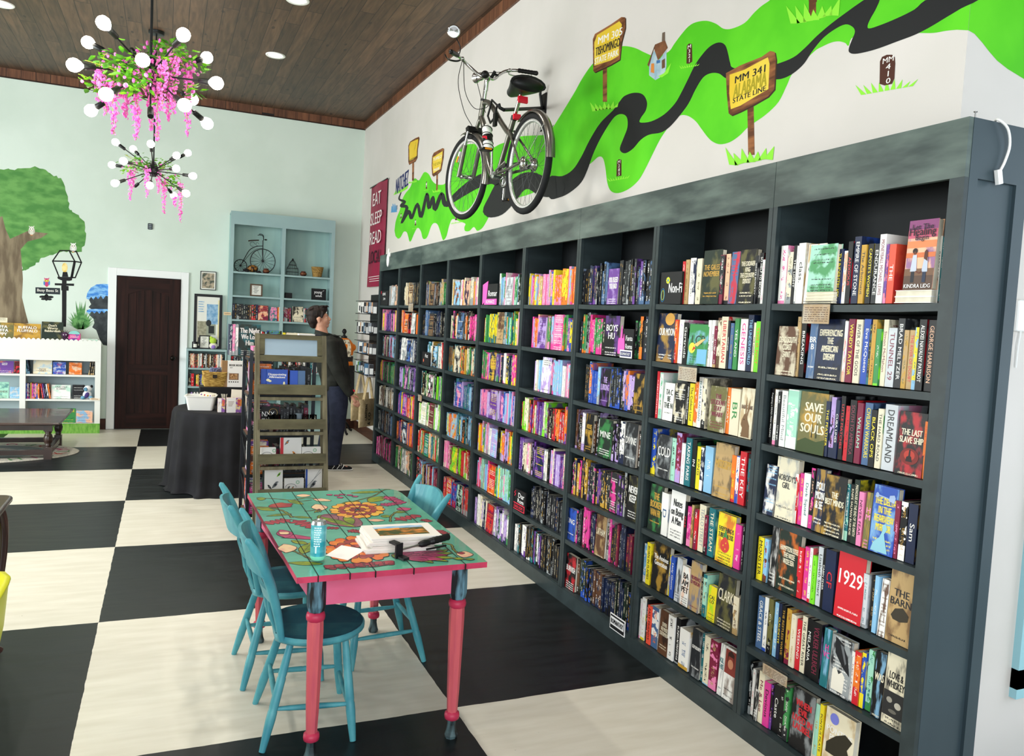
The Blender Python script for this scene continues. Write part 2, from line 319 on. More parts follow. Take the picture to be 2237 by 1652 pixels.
# ================================================================ painted road-map mural on the right wall
MX = XW-.0008
def wpt(x, y, lay=0): return at(0, MX-lay*.00022, x, y)
def Z8(x, y): return 1200+x/2.157, y/2.157
def Z7(x, y): return 780+x/3.933, 260+y/3.933
green = mat('mural_green', '#4FC412', .6, c2='#5FD41C', scale=2.5); road = mat('mural_road_black', '#17191B', .55)
top8 = [(0,650),(50,600),(110,450),(155,370),(205,300),(270,245),(340,218),(400,225),(450,248),(500,265),(560,245),(590,205),(620,165),(655,125),(690,105),(740,98),(785,112),(820,135),(860,135),(920,108),(965,60),(1000,28),(1040,0),(1080,-40)]
low8 = [(1975,142),(1920,140),(1870,145),(1810,155),(1740,155),(1600,150),(1440,170),(1410,215),(1395,203),(1365,195),(1330,200),(1285,220),(1245,245),(1150,340),(1120,400),(1080,480),(1020,540),(960,582),(930,605),(895,640),(850,670),(805,680),(770,668),(745,645),(715,605),(690,572),(655,547),(620,543),(590,562),(560,600),(520,660),(480,740),(450,800),(420,850),(375,890),(325,910),(290,900),(273,860),(264,790),(252,745),(230,740),(195,770),(140,800)]
up7 = [(322,960),(330,890),(348,830),(368,780),(385,700),(415,640),(455,590),(480,530),(500,510),(530,528),(555,490),(572,462),(592,457),(620,480),(645,530),(680,560),(735,565),(765,540),(800,440),(850,300),(930,225),(1020,215),(1100,235),(1160,250),(1230,215),(1310,190),(1400,150),(1600,138),(1650,120)]
dn7 = [(1640,560),(1500,640),(1300,695),(1230,700),(1160,780),(1120,865),(1085,925),(1060,950),(1030,960),(1003,928),(965,962),(928,962),(922,930),(930,900),(880,880),(820,860),(792,915),(770,1000),(750,1035),(735,1035),(712,960),(690,905),(660,895),(635,925),(605,1010),(580,1032),(562,1020),(548,965),(520,935),(490,985),(465,1045),(450,1050),(438,1005),(425,972),(400,970),(375,1015),(352,1028),(330,1005)]
mural = thing('road_map_mural', 'green and black painted road map mural covering the warm white wall above the long bookcase', 'mural', (XW, 0, 0))
def mb_done(b, name, **k):
    o = b.build(name, None, fix=True, **k); o.parent = mural; o.matrix_parent_inverse = Matrix.Translation((-XW, 0, 0)); return o
b = MB()
P = [wpt(q.x, q.y) for q in cat_rom([(*Z7(*q), 0) for q in up7]+[(*Z8(*q), 0) for q in top8[2:]], 4)]
P += [Vector((MX, YC-.0, 4.2)), Vector((MX, YC, wpt(*Z8(1975, 142)).z))]
P.insert(-2, Vector((MX, P[-3].y-.35, 4.2)))
P += [wpt(q.x, q.y) for q in cat_rom([(*Z8(*q), 0) for q in low8[1:]]+[(*Z7(*q), 0) for q in dn7], 4)]
b.poly([Vector((p.x, max(p.y, YC), p.z)) for p in P], green, (.0006, 0, 0))
cp = [(1975,142),(2005,160),(2040,200),(2075,245),(2110,285),(2160,325),(2237,372),(2330,420),(2420,430)]
Q = [at(1, YC-.0008, *Z8(*q)) for q in cp]
Q[0] = Vector((XW, YC-.0008, wpt(*Z8(1975, 142)).z))
b.poly(list(reversed([Vector((XW, YC-.0008, 4.3))]+Q+[Vector((Q[-1].x, YC-.0008, 4.3))])), green)
mb_done(b, 'painted_hills')
# the winding road
b = MB()
st = [(876,421,2),(872,435,4),(884,441,6),(876,450,6),(889,454,7),(877,488,4),(893,462,7),(899,477,6),(912,446,6),(920,474,7),(933,424,6),(937,455,7),(946,431,6),(950,458,8),(965,424,8),(973,447,11),(990,435,14),(1012,418,20),(1040,400,25),(1075,388,28),(1096,402,30),(1085,430,30),(1066,462,22),(1090,458,26),(1112,430,34),(1135,402,34),(1160,395,38),(1190,409,42),(1215,409,40)]
L_, R_ = [], []
cl = cat_rom([(x, y, w) for x, y, w in st], 5)
for i, p in enumerate(cl):
    t = (cl[min(i+1, len(cl)-1)]-cl[max(i-1, 0)]); t.z = 0
    if t.length < 1e-6: t = Vector((1, 0, 0))
    t.normalize(); n = Vector((-t.y, t.x, 0))*max(p.z, 2.5)*.5
    L_.append(wpt(p.x+n.x, p.y+n.y, 1)); R_.append(wpt(p.x-n.x, p.y-n.y, 1))
for i in range(len(L_)-1):
    o_ = Vector((-i*.00002, 0, 0)); b.quad(L_[i]+o_, R_[i]+o_, R_[i+1]+o_, L_[i+1]+o_, road)
# rounded joints keep the zigzag whole
for i, p in enumerate(cl[::2]):
    b.poly([wpt(p.x+p.z*.5*cos(a*pi/4), p.y+p.z*.5*sin(a*pi/4), 4.6+i*.03) for a in range(8)], road)
r8 = [(0,835),(60,830),(110,800),(150,740),(190,660),(240,580),(300,520),(330,480),(355,452),(400,437),(440,445),(460,480),(455,520),(432,555),(428,577),(480,572),(540,540),(590,490),(620,440),(655,370),(690,300),(735,240),(770,210),(805,200),(830,215),(843,255),(852,295),(868,320),(960,330),(1070,302),(1150,270),(1205,225),(1260,170),(1330,110),(1400,58),(1450,22),(1500,-8),(1555,-8),(1540,40),(1515,85),(1500,120),(1508,134),(1560,118),(1640,85),(1720,45),(1800,-8),(2020,-8),(1940,40),(1870,82),(1790,130),(1720,165),(1640,195),(1560,225),(1500,243),(1440,254),(1413,246),(1412,225),(1425,190),(1440,150),(1428,126),(1395,115),(1345,138),(1290,180),(1240,240),(1200,300),(1150,345),(1100,370),(1050,375),(900,380),(835,370),(800,347),(762,345),(725,365),(690,420),(655,490),(610,550),(565,600),(525,625),(470,635),(430,660),(395,700),(360,722),(338,715),(333,695),(350,650),(368,600),(366,555),(345,538),(315,545),(285,580),(240,655),(205,730),(180,800),(150,860),(100,905),(50,930),(0,932)]
b.poly([wpt(q.x, q.y, 1) for q in cat_rom([(*Z8(*q), 0) for q in r8], 4, True)], road)
mb_done(b, 'painted_road')
# painted signs standing in grass tufts
plank = mat('mural_plank_brown', '#9A6238', .6, c2='#5E351B', scale=5, stretch=(1, 1, 6)); pdk = mat('mural_plank_edge', '#3A2415', .6)
yel = mat('mural_yellow', '#EBD04A', .6, c2='#E4C232', scale=3); ink = mat('mural_ink', '#22211C', .6); wht = mat('mural_white', '#F4F2EA', .6); olv = mat('mural_olive', '#A89A1E', .6)
lime = mat('mural_lime', '#8FE83A', .6); blu = mat('mural_navy', '#1E2A66', .6); mbrn = mat('mural_marker_brown', '#4A2416', .6); sky = mat('mural_sky_blue', '#4F9BD0', .6)
def sign(nm, pts, Z, shadow, face, lines, post=None, tuft=None, lab=None):
    b = MB()
    if post:
        x0, y0, x1, y1, w = post
        b.poly([wpt(*Z(x0-w/2, y0), 2), wpt(*Z(x0+w/2, y0), 2), wpt(*Z(x1+w/2, y1), 2), wpt(*Z(x1-w/2, y1), 2)], plank)
    b.poly([wpt(*Z(x+shadow[0], y+shadow[1]), 3) for x, y in pts], pdk)
    b.poly([wpt(*Z(*q), 4) for q in pts], plank)
    b.poly([wpt(*Z(*q), 5) for q in face], yel)
    for t, x, y, h, w, sl, m in lines:
        c = wpt(*Z(x, y), 6); c2 = wpt(*Z(x+10, y+10*sl), 6); up_ = wpt(*Z(x, y-h), 6); k = wpt(*Z(x+w, y+w*sl), 6)
        hh = abs(up_.z-c.z); xd = c2-c; b.text(t, c, (0, xd.y, xd.z), (0, 0, 1), hh, (k-c).length, m, .035, 9)
    if tuft:
        x, y, s, m = tuft; r_ = random.Random(int(x*7+y)); P = []
        n = 7
        base = [(x+s*(i/n-.5)*2, y+(r_.random()-.5)*s*.15-sl_*s*(i/n-.5)) for i in range(n+1) for sl_ in (.35,)]
        for i in range(n):
            b.poly([wpt(*Z(base[i][0]-s*.08, base[i][1]+s*.12), 7), wpt(*Z(base[i+1][0]+s*.08, base[i+1][1]+s*.12), 7), wpt(*Z((base[i][0]+base[i+1][0])/2+(i-n/2)*s*.12, base[i][1]-s*(.35+r_.random()*.5)), 7)], m)
    o = mb_done(b, nm)
    if lab: o['label'] = lab
    return o
sign('painted_sign', [(832,345),(900,308),(1000,268),(1040,240),(1062,245),(1068,280),(1060,420),(1030,455),(960,495),(900,525),(858,543),(845,535),(836,440)], Z8, (6, 5), [(850,352),(920,328),(1000,285),(1030,270),(1038,300),(1032,420),(980,450),(900,498),(855,515),(848,440)],
     [('MM 341', 944, 350, 34, 150, -.40, ink), ('ALABAMA', 942, 402, 62, 165, -.43, olv), ('STATE LINE', 940, 446, 24, 165, -.40, ink)], (948, 500, 952, 730, 30), (950, 755, 95, lime), 'painted wooden sign reading MM 341 ALABAMA STATE LINE')
sign('painted_sign', [(205,185),(215,160),(290,115),(340,80),(358,82),(358,130),(340,200),(332,280),(290,305),(215,340),(207,335)], Z8, (4, 5), [(212,200),(225,165),(330,100),(342,115),(330,190),(328,262),(290,285),(212,310)],
     [('MM 305', 285, 170, 34, 120, -.42, wht), ('TISHOMINGO', 273, 222, 40, 120, -.43, ink), ('STATE PARK', 268, 268, 28, 118, -.40, wht)], (262, 310, 262, 480, 20), (262, 510, 55, lime), 'painted wooden sign reading MM 305 TISHOMINGO STATE PARK')
sign('painted_sign', [(1222,-30),(1262,-30),(1260,10),(1240,10),(1222,5)], Z8, (0, 0), [(1230,-20),(1250,-20),(1240,-10)], [], (1240, -20, 1240, 80, 34), (1250, 80, 105, lime))
sign('painted_sign', [(440,230),(455,195),(500,165),(532,152),(535,165),(520,260),(518,330),(500,365),(465,380),(447,392),(440,370)], Z7, (2, 4), [(448,232),(460,200),(525,172),(515,260),(512,318),(480,350),(450,362)], [('TRACE', 500, 235, 20, 16, -4.5, ink), ('PARKWAY', 480, 345, 24, 70, -.55, ink)], (482, 370, 480, 530, 16), (478, 545, 30, lime), 'small yellow painted sign with a leaning board')
sign('painted_sign', [(645,320),(660,290),(700,268),(735,250),(747,255),(742,330),(722,440),(700,465),(655,492),(645,480),(640,400)], Z7, (2, 4), [(652,330),(735,275),(730,340),(714,430),(655,468),(648,400)], [('TUPELO', 690, 335, 26, 74, -.45, wht), ('THE KING', 686, 385, 26, 74, -.4, olv), ('PARK', 684, 432, 24, 50, -.4, wht)], (688, 470, 686, 620, 14), (684, 625, 30, lime), 'small yellow painted sign between the other one and the bicycle')
# mile-post markers
def marker(pts, txt, Z, tuft):
    b = MB(); b.poly([wpt(*Z(*q), 2) for q in pts], mbrn)
    xs = [p[0] for p in pts]; ys = [p[1] for p in pts]; cx = sum(xs)/len(xs); n = len(txt); h = (max(ys)-min(ys))/(n+.4)
    for i, t in enumerate(txt):
        c = wpt(*Z(cx, min(ys)+h*(i+.7)), 3); u_ = wpt(*Z(cx, min(ys)+h*(i-.1)), 3); k = wpt(*Z(max(xs), min(ys)+h*(i+.7)), 3)
        b.text(t, c, (0, -1, 0), (0, 0, 1), abs(u_.z-c.z)*.95, abs(k.y-c.y)*1.5, wht, .02, 1.6)
    x, y, s = tuft; r_ = random.Random(int(x+y))
    for i in range(9):
        t = i/8-.5; b.poly([wpt(*Z(x+s*2*t-s*.1, y-s*.35*t+s*.15), 1.6), wpt(*Z(x+s*2*t+s*.12, y-s*.35*t+s*.12), 1.6), wpt(*Z(x+s*2.2*t+s*t*.5, y-s*.35*t-s*(.14+.2*r_.random())), 1.6)], lime)
    mb_done(b, 'painted_milepost')
marker([(1556,395),(1558,290),(1568,268),(1590,258),(1615,258),(1628,270),(1630,300),(1626,370),(1615,395),(1580,403)], ['MM', '4', '1', '0'], Z8, (1590, 412, 110))
marker([(646,300),(648,215),(658,205),(672,207),(674,290),(660,300)], ['M', '3', '2', '1'], Z8, (660, 312, 36))
marker([(316,832),(318,760),(328,750),(340,753),(340,828)], ['M', '2', '8', '5'], Z8, (326, 842, 40))
marker([(590,600),(592,545),(600,532),(602,600)], ['M'], Z7, (594, 612, 16))
marker([(495,915),(497,872),(506,858),(508,915)], ['M'], Z7, (500, 940, 22))
marker([(842,870),(844,815),(856,800),(858,870)], ['M'], Z7, (856, 890, 42))
marker([(371,855),(374,815),(382,808),(384,850)], ['M'], Z7, (378, 870, 14))
# small painted cottage, town name and skyline
b = MB(); cot = mat('mural_cottage_wall', '#8FB0C0', .6, c2='#B8CDD6', scale=12); cor = mat('mural_cottage_roof', '#8A5A3A', .6, c2='#6A4229', scale=14)
b.poly([wpt(*Z8(*q), 2) for q in [(470,300),(480,260),(495,240),(520,280),(552,235),(552,310),(545,350),(500,378),(470,355)]], cot)
b.poly([wpt(*Z8(*q), 3) for q in [(462,305),(498,210),(545,190),(558,225),(512,285),(492,225),(470,315)]], cor)
b.poly([wpt(*Z8(*q), 3) for q in [(530,195),(532,155),(545,150),(545,195)]], mat('mural_chimney', '#6B5B4E', .6))
b.poly([wpt(*Z8(*q), 4) for q in [(478,340),(480,300),(494,298),(494,345)]], mat('mural_orange', '#D8863A', .6))
b.poly([wpt(*Z8(*q), 4) for q in [(530,325),(530,285),(545,275),(545,318)]], mat('mural_door_brown', '#6B4A33', .6))
b.poly([wpt(*Z8(*q), 4) for q in [(505,300),(505,285),(522,282),(522,296)]], mat('mural_pane_blue', '#3A6FA8', .6))
b.poly([wpt(*Z8(*q), 5) for q in [(512,360),(540,345),(575,295),(560,345),(530,365)]], lime)
mb_done(b, 'painted_cottage')['label'] = 'small painted blue cottage with brown roof'
b = MB()
c = wpt(*Z7(385, 545), 2); b.text('NATCHEZ', c, wpt(*Z7(440, 500), 2)-wpt(*Z7(325, 590), 2), (0, 0, 1), .19, .56, blu, .05, 4)
b.poly([wpt(*Z7(*q), 1) for q in [(312,655),(330,620),(380,605),(440,570),(432,600),(380,630),(340,645)]], lime)
for i in range(5): b.poly([wpt(*Z7(*q), 1) for q in [(292+i*10, 808-i*2), (296+i*10, 748-(i % 2)*24), (303+i*10, 752-(i % 3)*14), (302+i*10, 800)]], sky)
for i in range(4): b.poly([wpt(*Z7(*q), 2) for q in [(334, 745+i*10), (350, 741+i*10), (350, 744+i*10), (334, 748+i*10)]], ink)
mb_done(b, 'painted_town_name')
# crimson hanging banner in the far corner, slightly away from the wall
BN = [wpt(850, 391), wpt(815, 405), wpt(807, 625), wpt(828, 626)]
crim = mat('banner_crimson', '#9A2245', .55, c2='#86203E', scale=2); bt = mat('banner_print_white', '#F0E3E3', .6); bdk = mat('banner_print_dark', '#3A1528', .6)
y0b, y1b = BN[0].y, wpt(815, 405).y; zt, zb_ = BN[0].z, 2.09
b = MB(); xx = XW-.03; n = 14
for i in range(n):
    z0, z1 = zt+(zb_-zt)*i/n, zt+(zb_-zt)*(i+1)/n
    for j in range(6):
        ya, yb = y0b+(y1b-y0b)*j/6, y0b+(y1b-y0b)*(j+1)/6
        g = lambda y, z: Vector((xx-.012*sin((y-y0b)*7+z*1.5), y, z))
        b.add([g(ya, z0), g(yb, z0), g(yb, z1), g(ya, z1)], [(0, 1, 2, 3)], crim, True)
cy = (y0b+y1b)/2
for t, z, m_ in (('EAT', zt-.20, bt), ('SLEEP', zt-.46, bt), ('READ', zt-.72, bt), ('LOCAL', zt-.98, bdk)): b.text(t, (xx-.017, cy, z), (0, -1, 0), (0, 0, 1), .17, .62, m_, .03, 1.1)
for k in range(3): b.box((xx-.016, cy-.3, zb_+.13-k*.03), (xx-.014, cy+(.25 if k else .3), zb_+.138-k*.03), bt)
bo = b.build('banner', None, 'crimson cloth banner reading EAT SLEEP READ LOCAL hanging in the far right corner', 'banner')
b = MB(); b.tube([(xx, y0b-.03, zt), (xx, y1b+.03, zt)], .008, mat('black_iron')); b.build('rod', bo)
# ================================================================ painted tree, lamp post and falls on the back wall
MY = YW-.0008
def bpt(x, y, lay=0): return at(1, MY-lay*.00022, x, y)
tm = thing('tree_mural', 'painted green tree with brown trunk on the pale back wall above the white shelf', 'mural', (0, YW, 0))
def tp(b, name, label=None):
    o = b.build(name, None, label, fix=True); o.parent = tm; o.matrix_parent_inverse = Matrix.Translation((0, -YW, 0)); return o
leafm = mat('mural_foliage', '#4F8A45', .7, c2='#6FA75A', scale=5, stretch=(1, 1, 2), detail=8); barkm = mat('mural_bark', '#6B5D4A', .7, c2='#8E8068', scale=5, stretch=(3, 1, .6), detail=8)
r_ = random.Random(3)
can = [(-260,470),(-200,400),(-120,365),(-40,372),(0,368),(30,372),(45,366),(85,366),(110,380),(128,388),(140,405),(150,440),(155,460),(170,470),(185,490),(187,520),(178,548),(160,552),(140,550),(120,556),(95,563),(80,575),(62,588),(50,590),(40,560),(0,575),(-100,600),(-220,590),(-280,540)]
cc = cat_rom([(x, y, 0) for x, y in can], 4, True)
b = MB(); b.poly([bpt(p.x+r_.uniform(-2.5, 2.5), p.y+r_.uniform(-2.5, 2.5), 0) for p in cc], leafm); tp(b, 'painted_canopy')
b = MB(); tr = [(-120,700),(-80,600),(-100,540),(-60,520),(-30,470),(-10,480),(5,472),(12,500),(22,522),(60,505),(105,510),(90,520),(60,528),(45,545),(48,580),(50,610),(48,650),(55,680),(62,706),(-40,720)]
b.poly([bpt(x, y, 1) for x, y in tr], barkm); tp(b, 'painted_trunk')
def owl(x, y, s, body, wing, nm='painted_owl', face='#F4F1E6'):
    b = MB(); f = lambda dx, dy, l: bpt(x+dx*s, y+dy*s, l)
    b.poly([f(sin(a)*.62*(1 if cos(a) < .3 else 1.05), -cos(a)*.95, 2) for a in [i*pi/10 for i in range(20)]], mat('owl_'+body, body, .7))
    b.poly([f(-.55, -.75, 3), f(-.6, -1.1, 3), f(-.2, -.85, 3)], mat('owl_'+body)); b.poly([f(.55, -.75, 3), f(.6, -1.1, 3), f(.2, -.85, 3)], mat('owl_'+body))
    for e in (-1, 1):
        b.poly([f(e*.55+sin(a)*.2, .15+-cos(a)*.5, 3) for a in [i*pi/6 for i in range(12)]], mat('owl_'+wing, wing, .7))
        b.poly([f(e*.26+sin(a)*.27, -.35-cos(a)*.27, 4) for a in [i*pi/6 for i in range(12)]], mat('owl_eye_'+face, face, .6))
        b.poly([f(e*.26+sin(a)*.12, -.35-cos(a)*.12, 5) for a in [i*pi/4 for i in range(8)]], mat('owl_pupil', '#1A1C20', .5))
    b.poly([f(-.08, -.15, 5), f(.08, -.15, 5), f(0, .05, 5)], mat('mural_orange')); b.poly([f(-.3, .9, 3), f(.3, .9, 3), f(.15, 1.05, 3), f(-.15, 1.05, 3)], mat('mural_orange'))
    return tp(b, nm)
owl(69, 504, 10, '#D9D8CC', '#B9B6A4')
# lamp post
bk = mat('mural_black', '#141517', .6)
lp = thing('lamp_post_mural', 'painted black street lamp post on the back wall left of the door', 'mural', (0, YW, 0))
def lpp(b, name, label=None, par=lp):
    o = b.build(name, None, label, fix=True); o.parent = par; o.matrix_parent_inverse = Matrix.Translation((0, -YW, 0)); return o
b = MB()
def Z2(x, y): return x/3.176, 520+y/3.176
def seg(b, a, c, w, m, lay=2):
    a = Vector((*a, 0)); c = Vector((*c, 0)); d = (c-a).normalized(); n = Vector((-d.y, d.x, 0))*w/2; a -= d*w*.3; c += d*w*.3
    b.poly([bpt(*Z2(q.x, q.y), lay) for q in (a+n, c+n, c-n, a-n)], m)
b.poly([bpt(*Z2(*q), 2) for q in [(430,280),(462,280),(460,560),(458,616),(428,616),(430,540)]], bk)
b.poly([bpt(*Z2(*q), 3) for q in [(398,268),(502,276),(498,294),(480,298),(425,294),(400,282)]], bk)
b.poly([bpt(*Z2(*q), 3) for q in [(380,314),(514,317),(513,333),(380,328)]], bk); b.poly([bpt(*Z2(*q), 3) for q in [(425,330),(476,334),(476,366),(425,364)]], bk)
for a, c in (((365,160),(415,88)),((415,88),(480,88)),((480,88),(530,95)),((530,95),(565,170)),((480,88),(520,165)),((365,160),(520,163)),((520,163),(565,170)),((365,160),(412,275)),((520,163),(495,272)),((565,170),(522,275)),((412,275),(522,275))): seg(b, a, c, 9, bk)
seg(b, (518,165), (497,272), 18, bk)
b.poly([bpt(*Z2(*q), 3) for q in [(430,270),(436,236),(466,236),(474,270)]], bk)
lpp(b, 'painted_post')
b = MB(); b.poly([bpt(*Z2(449+sin(i*pi/8)*20, 206-cos(i*pi/8)*34), 2) for i in range(16)], mat('mural_flame', '#E8C25A', .6, c2='#F6E3A0', scale=20)); lpp(b, 'painted_flame')
tm2 = tm; tm = lp; owl(160, 541, 10, '#ECEDE8', '#CFD2CB'); tm = tm2
# street-name sign with owl above and bee below
sg = thing('street_sign_plaque', 'small dark street name plaque reading Busy Bees St left of the painted lamp post', 'sign', (0, YW, 0))
b = MB(); b.poly([bpt(*Z2(*q), 12) for q in [(246,342),(416,348),(416,392),(246,385)]], mat('plaque_dark', '#20292F', .5), (0, .0025, 0))
a_, c_ = bpt(*Z2(250, 364), 13), bpt(*Z2(412, 370), 13); b.text('Busy Bees St', (a_+c_)/2, c_-a_, (0, 0, 1), .045, .235, mat('mural_white'), .03, 1.2)
lpp(b, 'plaque_board', None, sg)
tm = thing('owl_decal', 'small pink and blue owl decal above the street name plaque', 'decal', (0, YW, 0)); owl(102, 617, 9.5, '#C8407A', '#3F86C4', 'owl_figure', '#F2D84A')
tm = thing('bee_decal', 'small black bee silhouette below the street name plaque', 'decal', (0, YW, 0))
b = MB()
for dx, dy, rx, ry, m_ in ((322,412,16,24,bk),(322,398,9,9,bk),(296,408,24,9,bk),(348,410,24,9,bk),(300,424,16,7,bk),(344,426,16,7,bk)): b.poly([bpt(*Z2(dx+sin(i*pi/8)*rx, dy-cos(i*pi/8)*ry), 2) for i in range(16)], m_)
tp(b, 'bee_figure'); tm = tm2
# potted-looking grass bush and rocks with falling water beside the door
fm = thing('rock_falls_mural', 'painted dark rocks with blue water curling over them on the wall beside the door', 'mural', (0, YW, 0))
rock = mat('mural_rock', '#2C3236', .7, c2='#454B4E', scale=9); wat = mat('mural_water', '#3F86D8', .6, c2='#8CC4F0', scale=16, stretch=(1, 1, 3))
XD = 748
def clipx(q): return (min(q[0], 755), q[1])
b = MB()
for P in ([(618,395),(755,395),(755,500),(640,500),(615,480),(632,460),(618,430)], [(600,500),(640,498),(755,495),(755,750),(715,742),(690,700),(668,640),(640,620),(655,590),(648,560),(625,540),(610,520)]): b.poly([bpt(*Z2(*q), 1) for q in P], rock)
lpp(b, 'painted_rocks', None, fm)
b = MB()
b.poly([bpt(*Z2(*q), 2) for q in [(598,418),(606,380),(630,345),(670,322),(720,318),(755,322),(755,408),(735,400),(715,425),(700,400),(680,425),(665,405),(648,428),(632,408),(618,430)]], wat)
b.poly([bpt(*Z2(*q), 2) for q in [(598,512),(615,495),(660,492),(755,494),(755,512),(738,505),(722,522),(706,506),(690,526),(672,508),(655,524),(638,508),(620,528)]], wat)
lpp(b, 'painted_water', None, fm)
fm2 = thing('bush_mural', 'painted spiky green bush on the wall between lamp post and rocks', 'mural', (0, YW, 0))
b = MB(); gl = mat('mural_bush_green', '#3E7A3E', .7, c2='#6FA864', scale=18)
for i in range(34):
    a = -pi*.92+pi*.84*i/33; L2 = 95+55*abs(sin(i*1.9))+(60 if 13 < i < 20 else 0); x, y = 560+cos(a)*22, 632
    tx, ty = 560+cos(a)*L2*.85, 640+sin(a)*L2; nx = -sin(a)*9
    b.poly([bpt(*Z2(x-nx, y+2), 3+(i % 3)*.4), bpt(*Z2(x+nx, y+2), 3+(i % 3)*.4), bpt(*Z2((x+tx)/2+nx, (y+ty)/2-6), 3+(i % 3)*.4), bpt(*Z2(tx, ty), 3+(i % 3)*.4), bpt(*Z2((x+tx)/2-nx, (y+ty)/2-6), 3+(i % 3)*.4)], gl)
lpp(b, 'painted_blades', None, fm2)
# ================================================================ the long slate-grey bookcase
slate = mat('slate_paint', '#2B3537', .42, c2='#323D3F', scale=3, stretch=(1, 4, 4), bump=.05)
slate2 = mat('slate_paint_frieze', '#34413F', .38, c2='#64736C', scale=2.2, stretch=(1, 1.2, 5), lo=.42, hi=.72, bump=.06)
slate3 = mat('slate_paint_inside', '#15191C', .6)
SC = [4.55, 3.72, 2.92, 2.10, 1.30, .47, -.335, -1.158, -2.0, -2.823]
ZS = [1.82, 1.533, 1.247, .958, .677, .394, .095]
YE = -2.85; ZT, ZF = 2.3915, 2.209
bc = thing('bookcase', 'very long dark slate painted bookcase of nine bays filled with books along the right wall', 'bookcase', (XF, 0, 0))
def bcp(b, name, label=None):
    o = b.build(name, None, label); o.parent = bc; o.matrix_parent_inverse = Matrix.Translation((-XF, 0, 0)); return o
b = MB()
for ya, yb in ((YE, -2.0), (-2.0, -.335), (-.335, 1.3), (1.3, 2.92), (2.92, 4.58)): b.box((XF-.001, ya+.0012, ZF), (XF+.019, yb-.0012, ZT), slate2)
bcp(b, 'frieze_board')
b = MB(); b.box((XF+.02, YE+.021, ZT-.02), (XB, 4.564, ZT-.0006), slate); bcp(b, 'top_board')
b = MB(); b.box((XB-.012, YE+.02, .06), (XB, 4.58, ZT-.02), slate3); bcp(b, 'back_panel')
for k, y in enumerate(SC):
    w = .025 if k < 9 else .0265
    b = MB(); b.box((XF, y-w, .0 if k in (3, 7, 8) else .09), (XF+.019, y+w, ZF), slate); b.box((XF+.019, y-.010, .09), (XB-.012, y+.010, ZT-.02), slate)
    if 0 < k < 9: b.box((XF-.0005, y-.0012, .02), (XF+.001, y+.0012, ZF), mat('seam_dark', '#12171A', .8))
    bcp(b, 'stile')
for k in range(9):
    ya, yb = SC[k+1]+.0105, SC[k]-.0105
    for z in ZS:
        b = MB(); n = 4
        R_ = []
        for i in range(n+1):
            y = ya+(yb-ya)*i/n; s_ = -.006*sin(pi*i/n); R_.append([Vector((XF+.004, y, z-.026+s_)), Vector((XB-.012, y, z-.026+s_)), Vector((XB-.012, y, z+s_)), Vector((XF+.004, y, z+s_))])
        b.rings(R_, slate, True, False); bcp(b, 'shelf')
b = MB(); b.box((XF-.001, YE, 0), (XF+.018, 4.58, .088), slate); bcp(b, 'plinth')
b = MB(); b.box((XF, 4.565, 0), (XB, 4.585, ZT), slate); bcp(b, 'far_side_panel')
b = MB()
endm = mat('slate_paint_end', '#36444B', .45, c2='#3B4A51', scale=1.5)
x2 = 2.836
b.box((XF+.0195, YE+.012, 0), (x2, YE+.02, ZT), endm)
b.box((XF+.0195, YE, 0), (XF+.058, YE+.012, ZT), endm); b.box((x2-.052, YE, 0), (x2, YE+.012, ZT), endm)
b.box((XF+.058, YE, ZF), (x2-.052, YE+.012, ZT), endm); b.box((XF+.058, YE, 0), (x2-.052, YE+.012, .12), endm)
bcp(b, 'end_panel', 'recessed slate end panel facing the window light')
# loose bits on the bookcase
b = MB(); ny = SC[9]-.02
b.tube([(XF+.03, ny, ZT), (XF+.03, ny, ZT+.018)], .0022, mat('steel', '#9A9A98', .3, 1), 6); b.lathe([(.006, 0), (.006, .002)], mat('steel'), (XF+.03, ny, ZT+.018), n=8); b.build('nail', None, 'nail standing up from the top corner of the long slate bookcase', 'nail')
b = MB(); wp = mat('white_plastic')
cb = cat_rom([(2.72, YE+.05, ZT+.004), (2.66, YE-.005, ZT+.006), (2.69, YE-.02, ZT-.02), (2.71, YE-.018, ZT-.07), (2.70, YE-.014, ZT-.12), (2.685, YE-.012, ZT-.15)], 5)
b.tube(cb, .0045, wp, 8); b.build('charger_cable', None, 'white charger cable hanging over the top corner of the bookcase end', 'cable')
cb_o = bpy.data.objects['charger_cable']; b = MB(); b.obox((2.681, YE-.012, ZT-.17), (.010, 0, .003), (0, .006, 0), (-.006, 0, .022), wp); b.build('plug', cb_o)
# ---------------------------------------------------------------- books
PAL = dict(bk=('black', '#0C0C0F'), ch=('charcoal', '#24262A'), nv=('navy', '#182444'), bl=('blue', '#2A52B4'), sk=('sky blue', '#8FC3E6'), te=('teal', '#1F6F78'), mi=('mint', '#A6DDC6'),
 gr=('green', '#3C8F4C'), dg=('dark green', '#1A2A20'), li=('lime', '#7EE02C'), ol=('olive', '#6E6A3C'), ye=('yellow', '#F0DC28'), go=('gold', '#C79B3A'), cr=('cream', '#E9E0C4'), wh=('white', '#F2F1EC'),
 gy=('grey', '#9AA0A2'), si=('silver', '#CDD3D8'), ta=('tan', '#BD9E6C'), br=('brown', '#5E3D28'), og=('orange', '#EE7A26'), re=('red', '#D0222F'), ma=('maroon', '#7E1F3E'), pk=('pink', '#EF87B6'),
 mg=('magenta', '#DE3C96'), pu=('purple', '#6C3F96'), la=('lilac', '#BBA0DC'), pe=('peach', '#F2BE9C'), co=('coral', '#F0563E'), db=('dusky blue', '#4C6C96'))
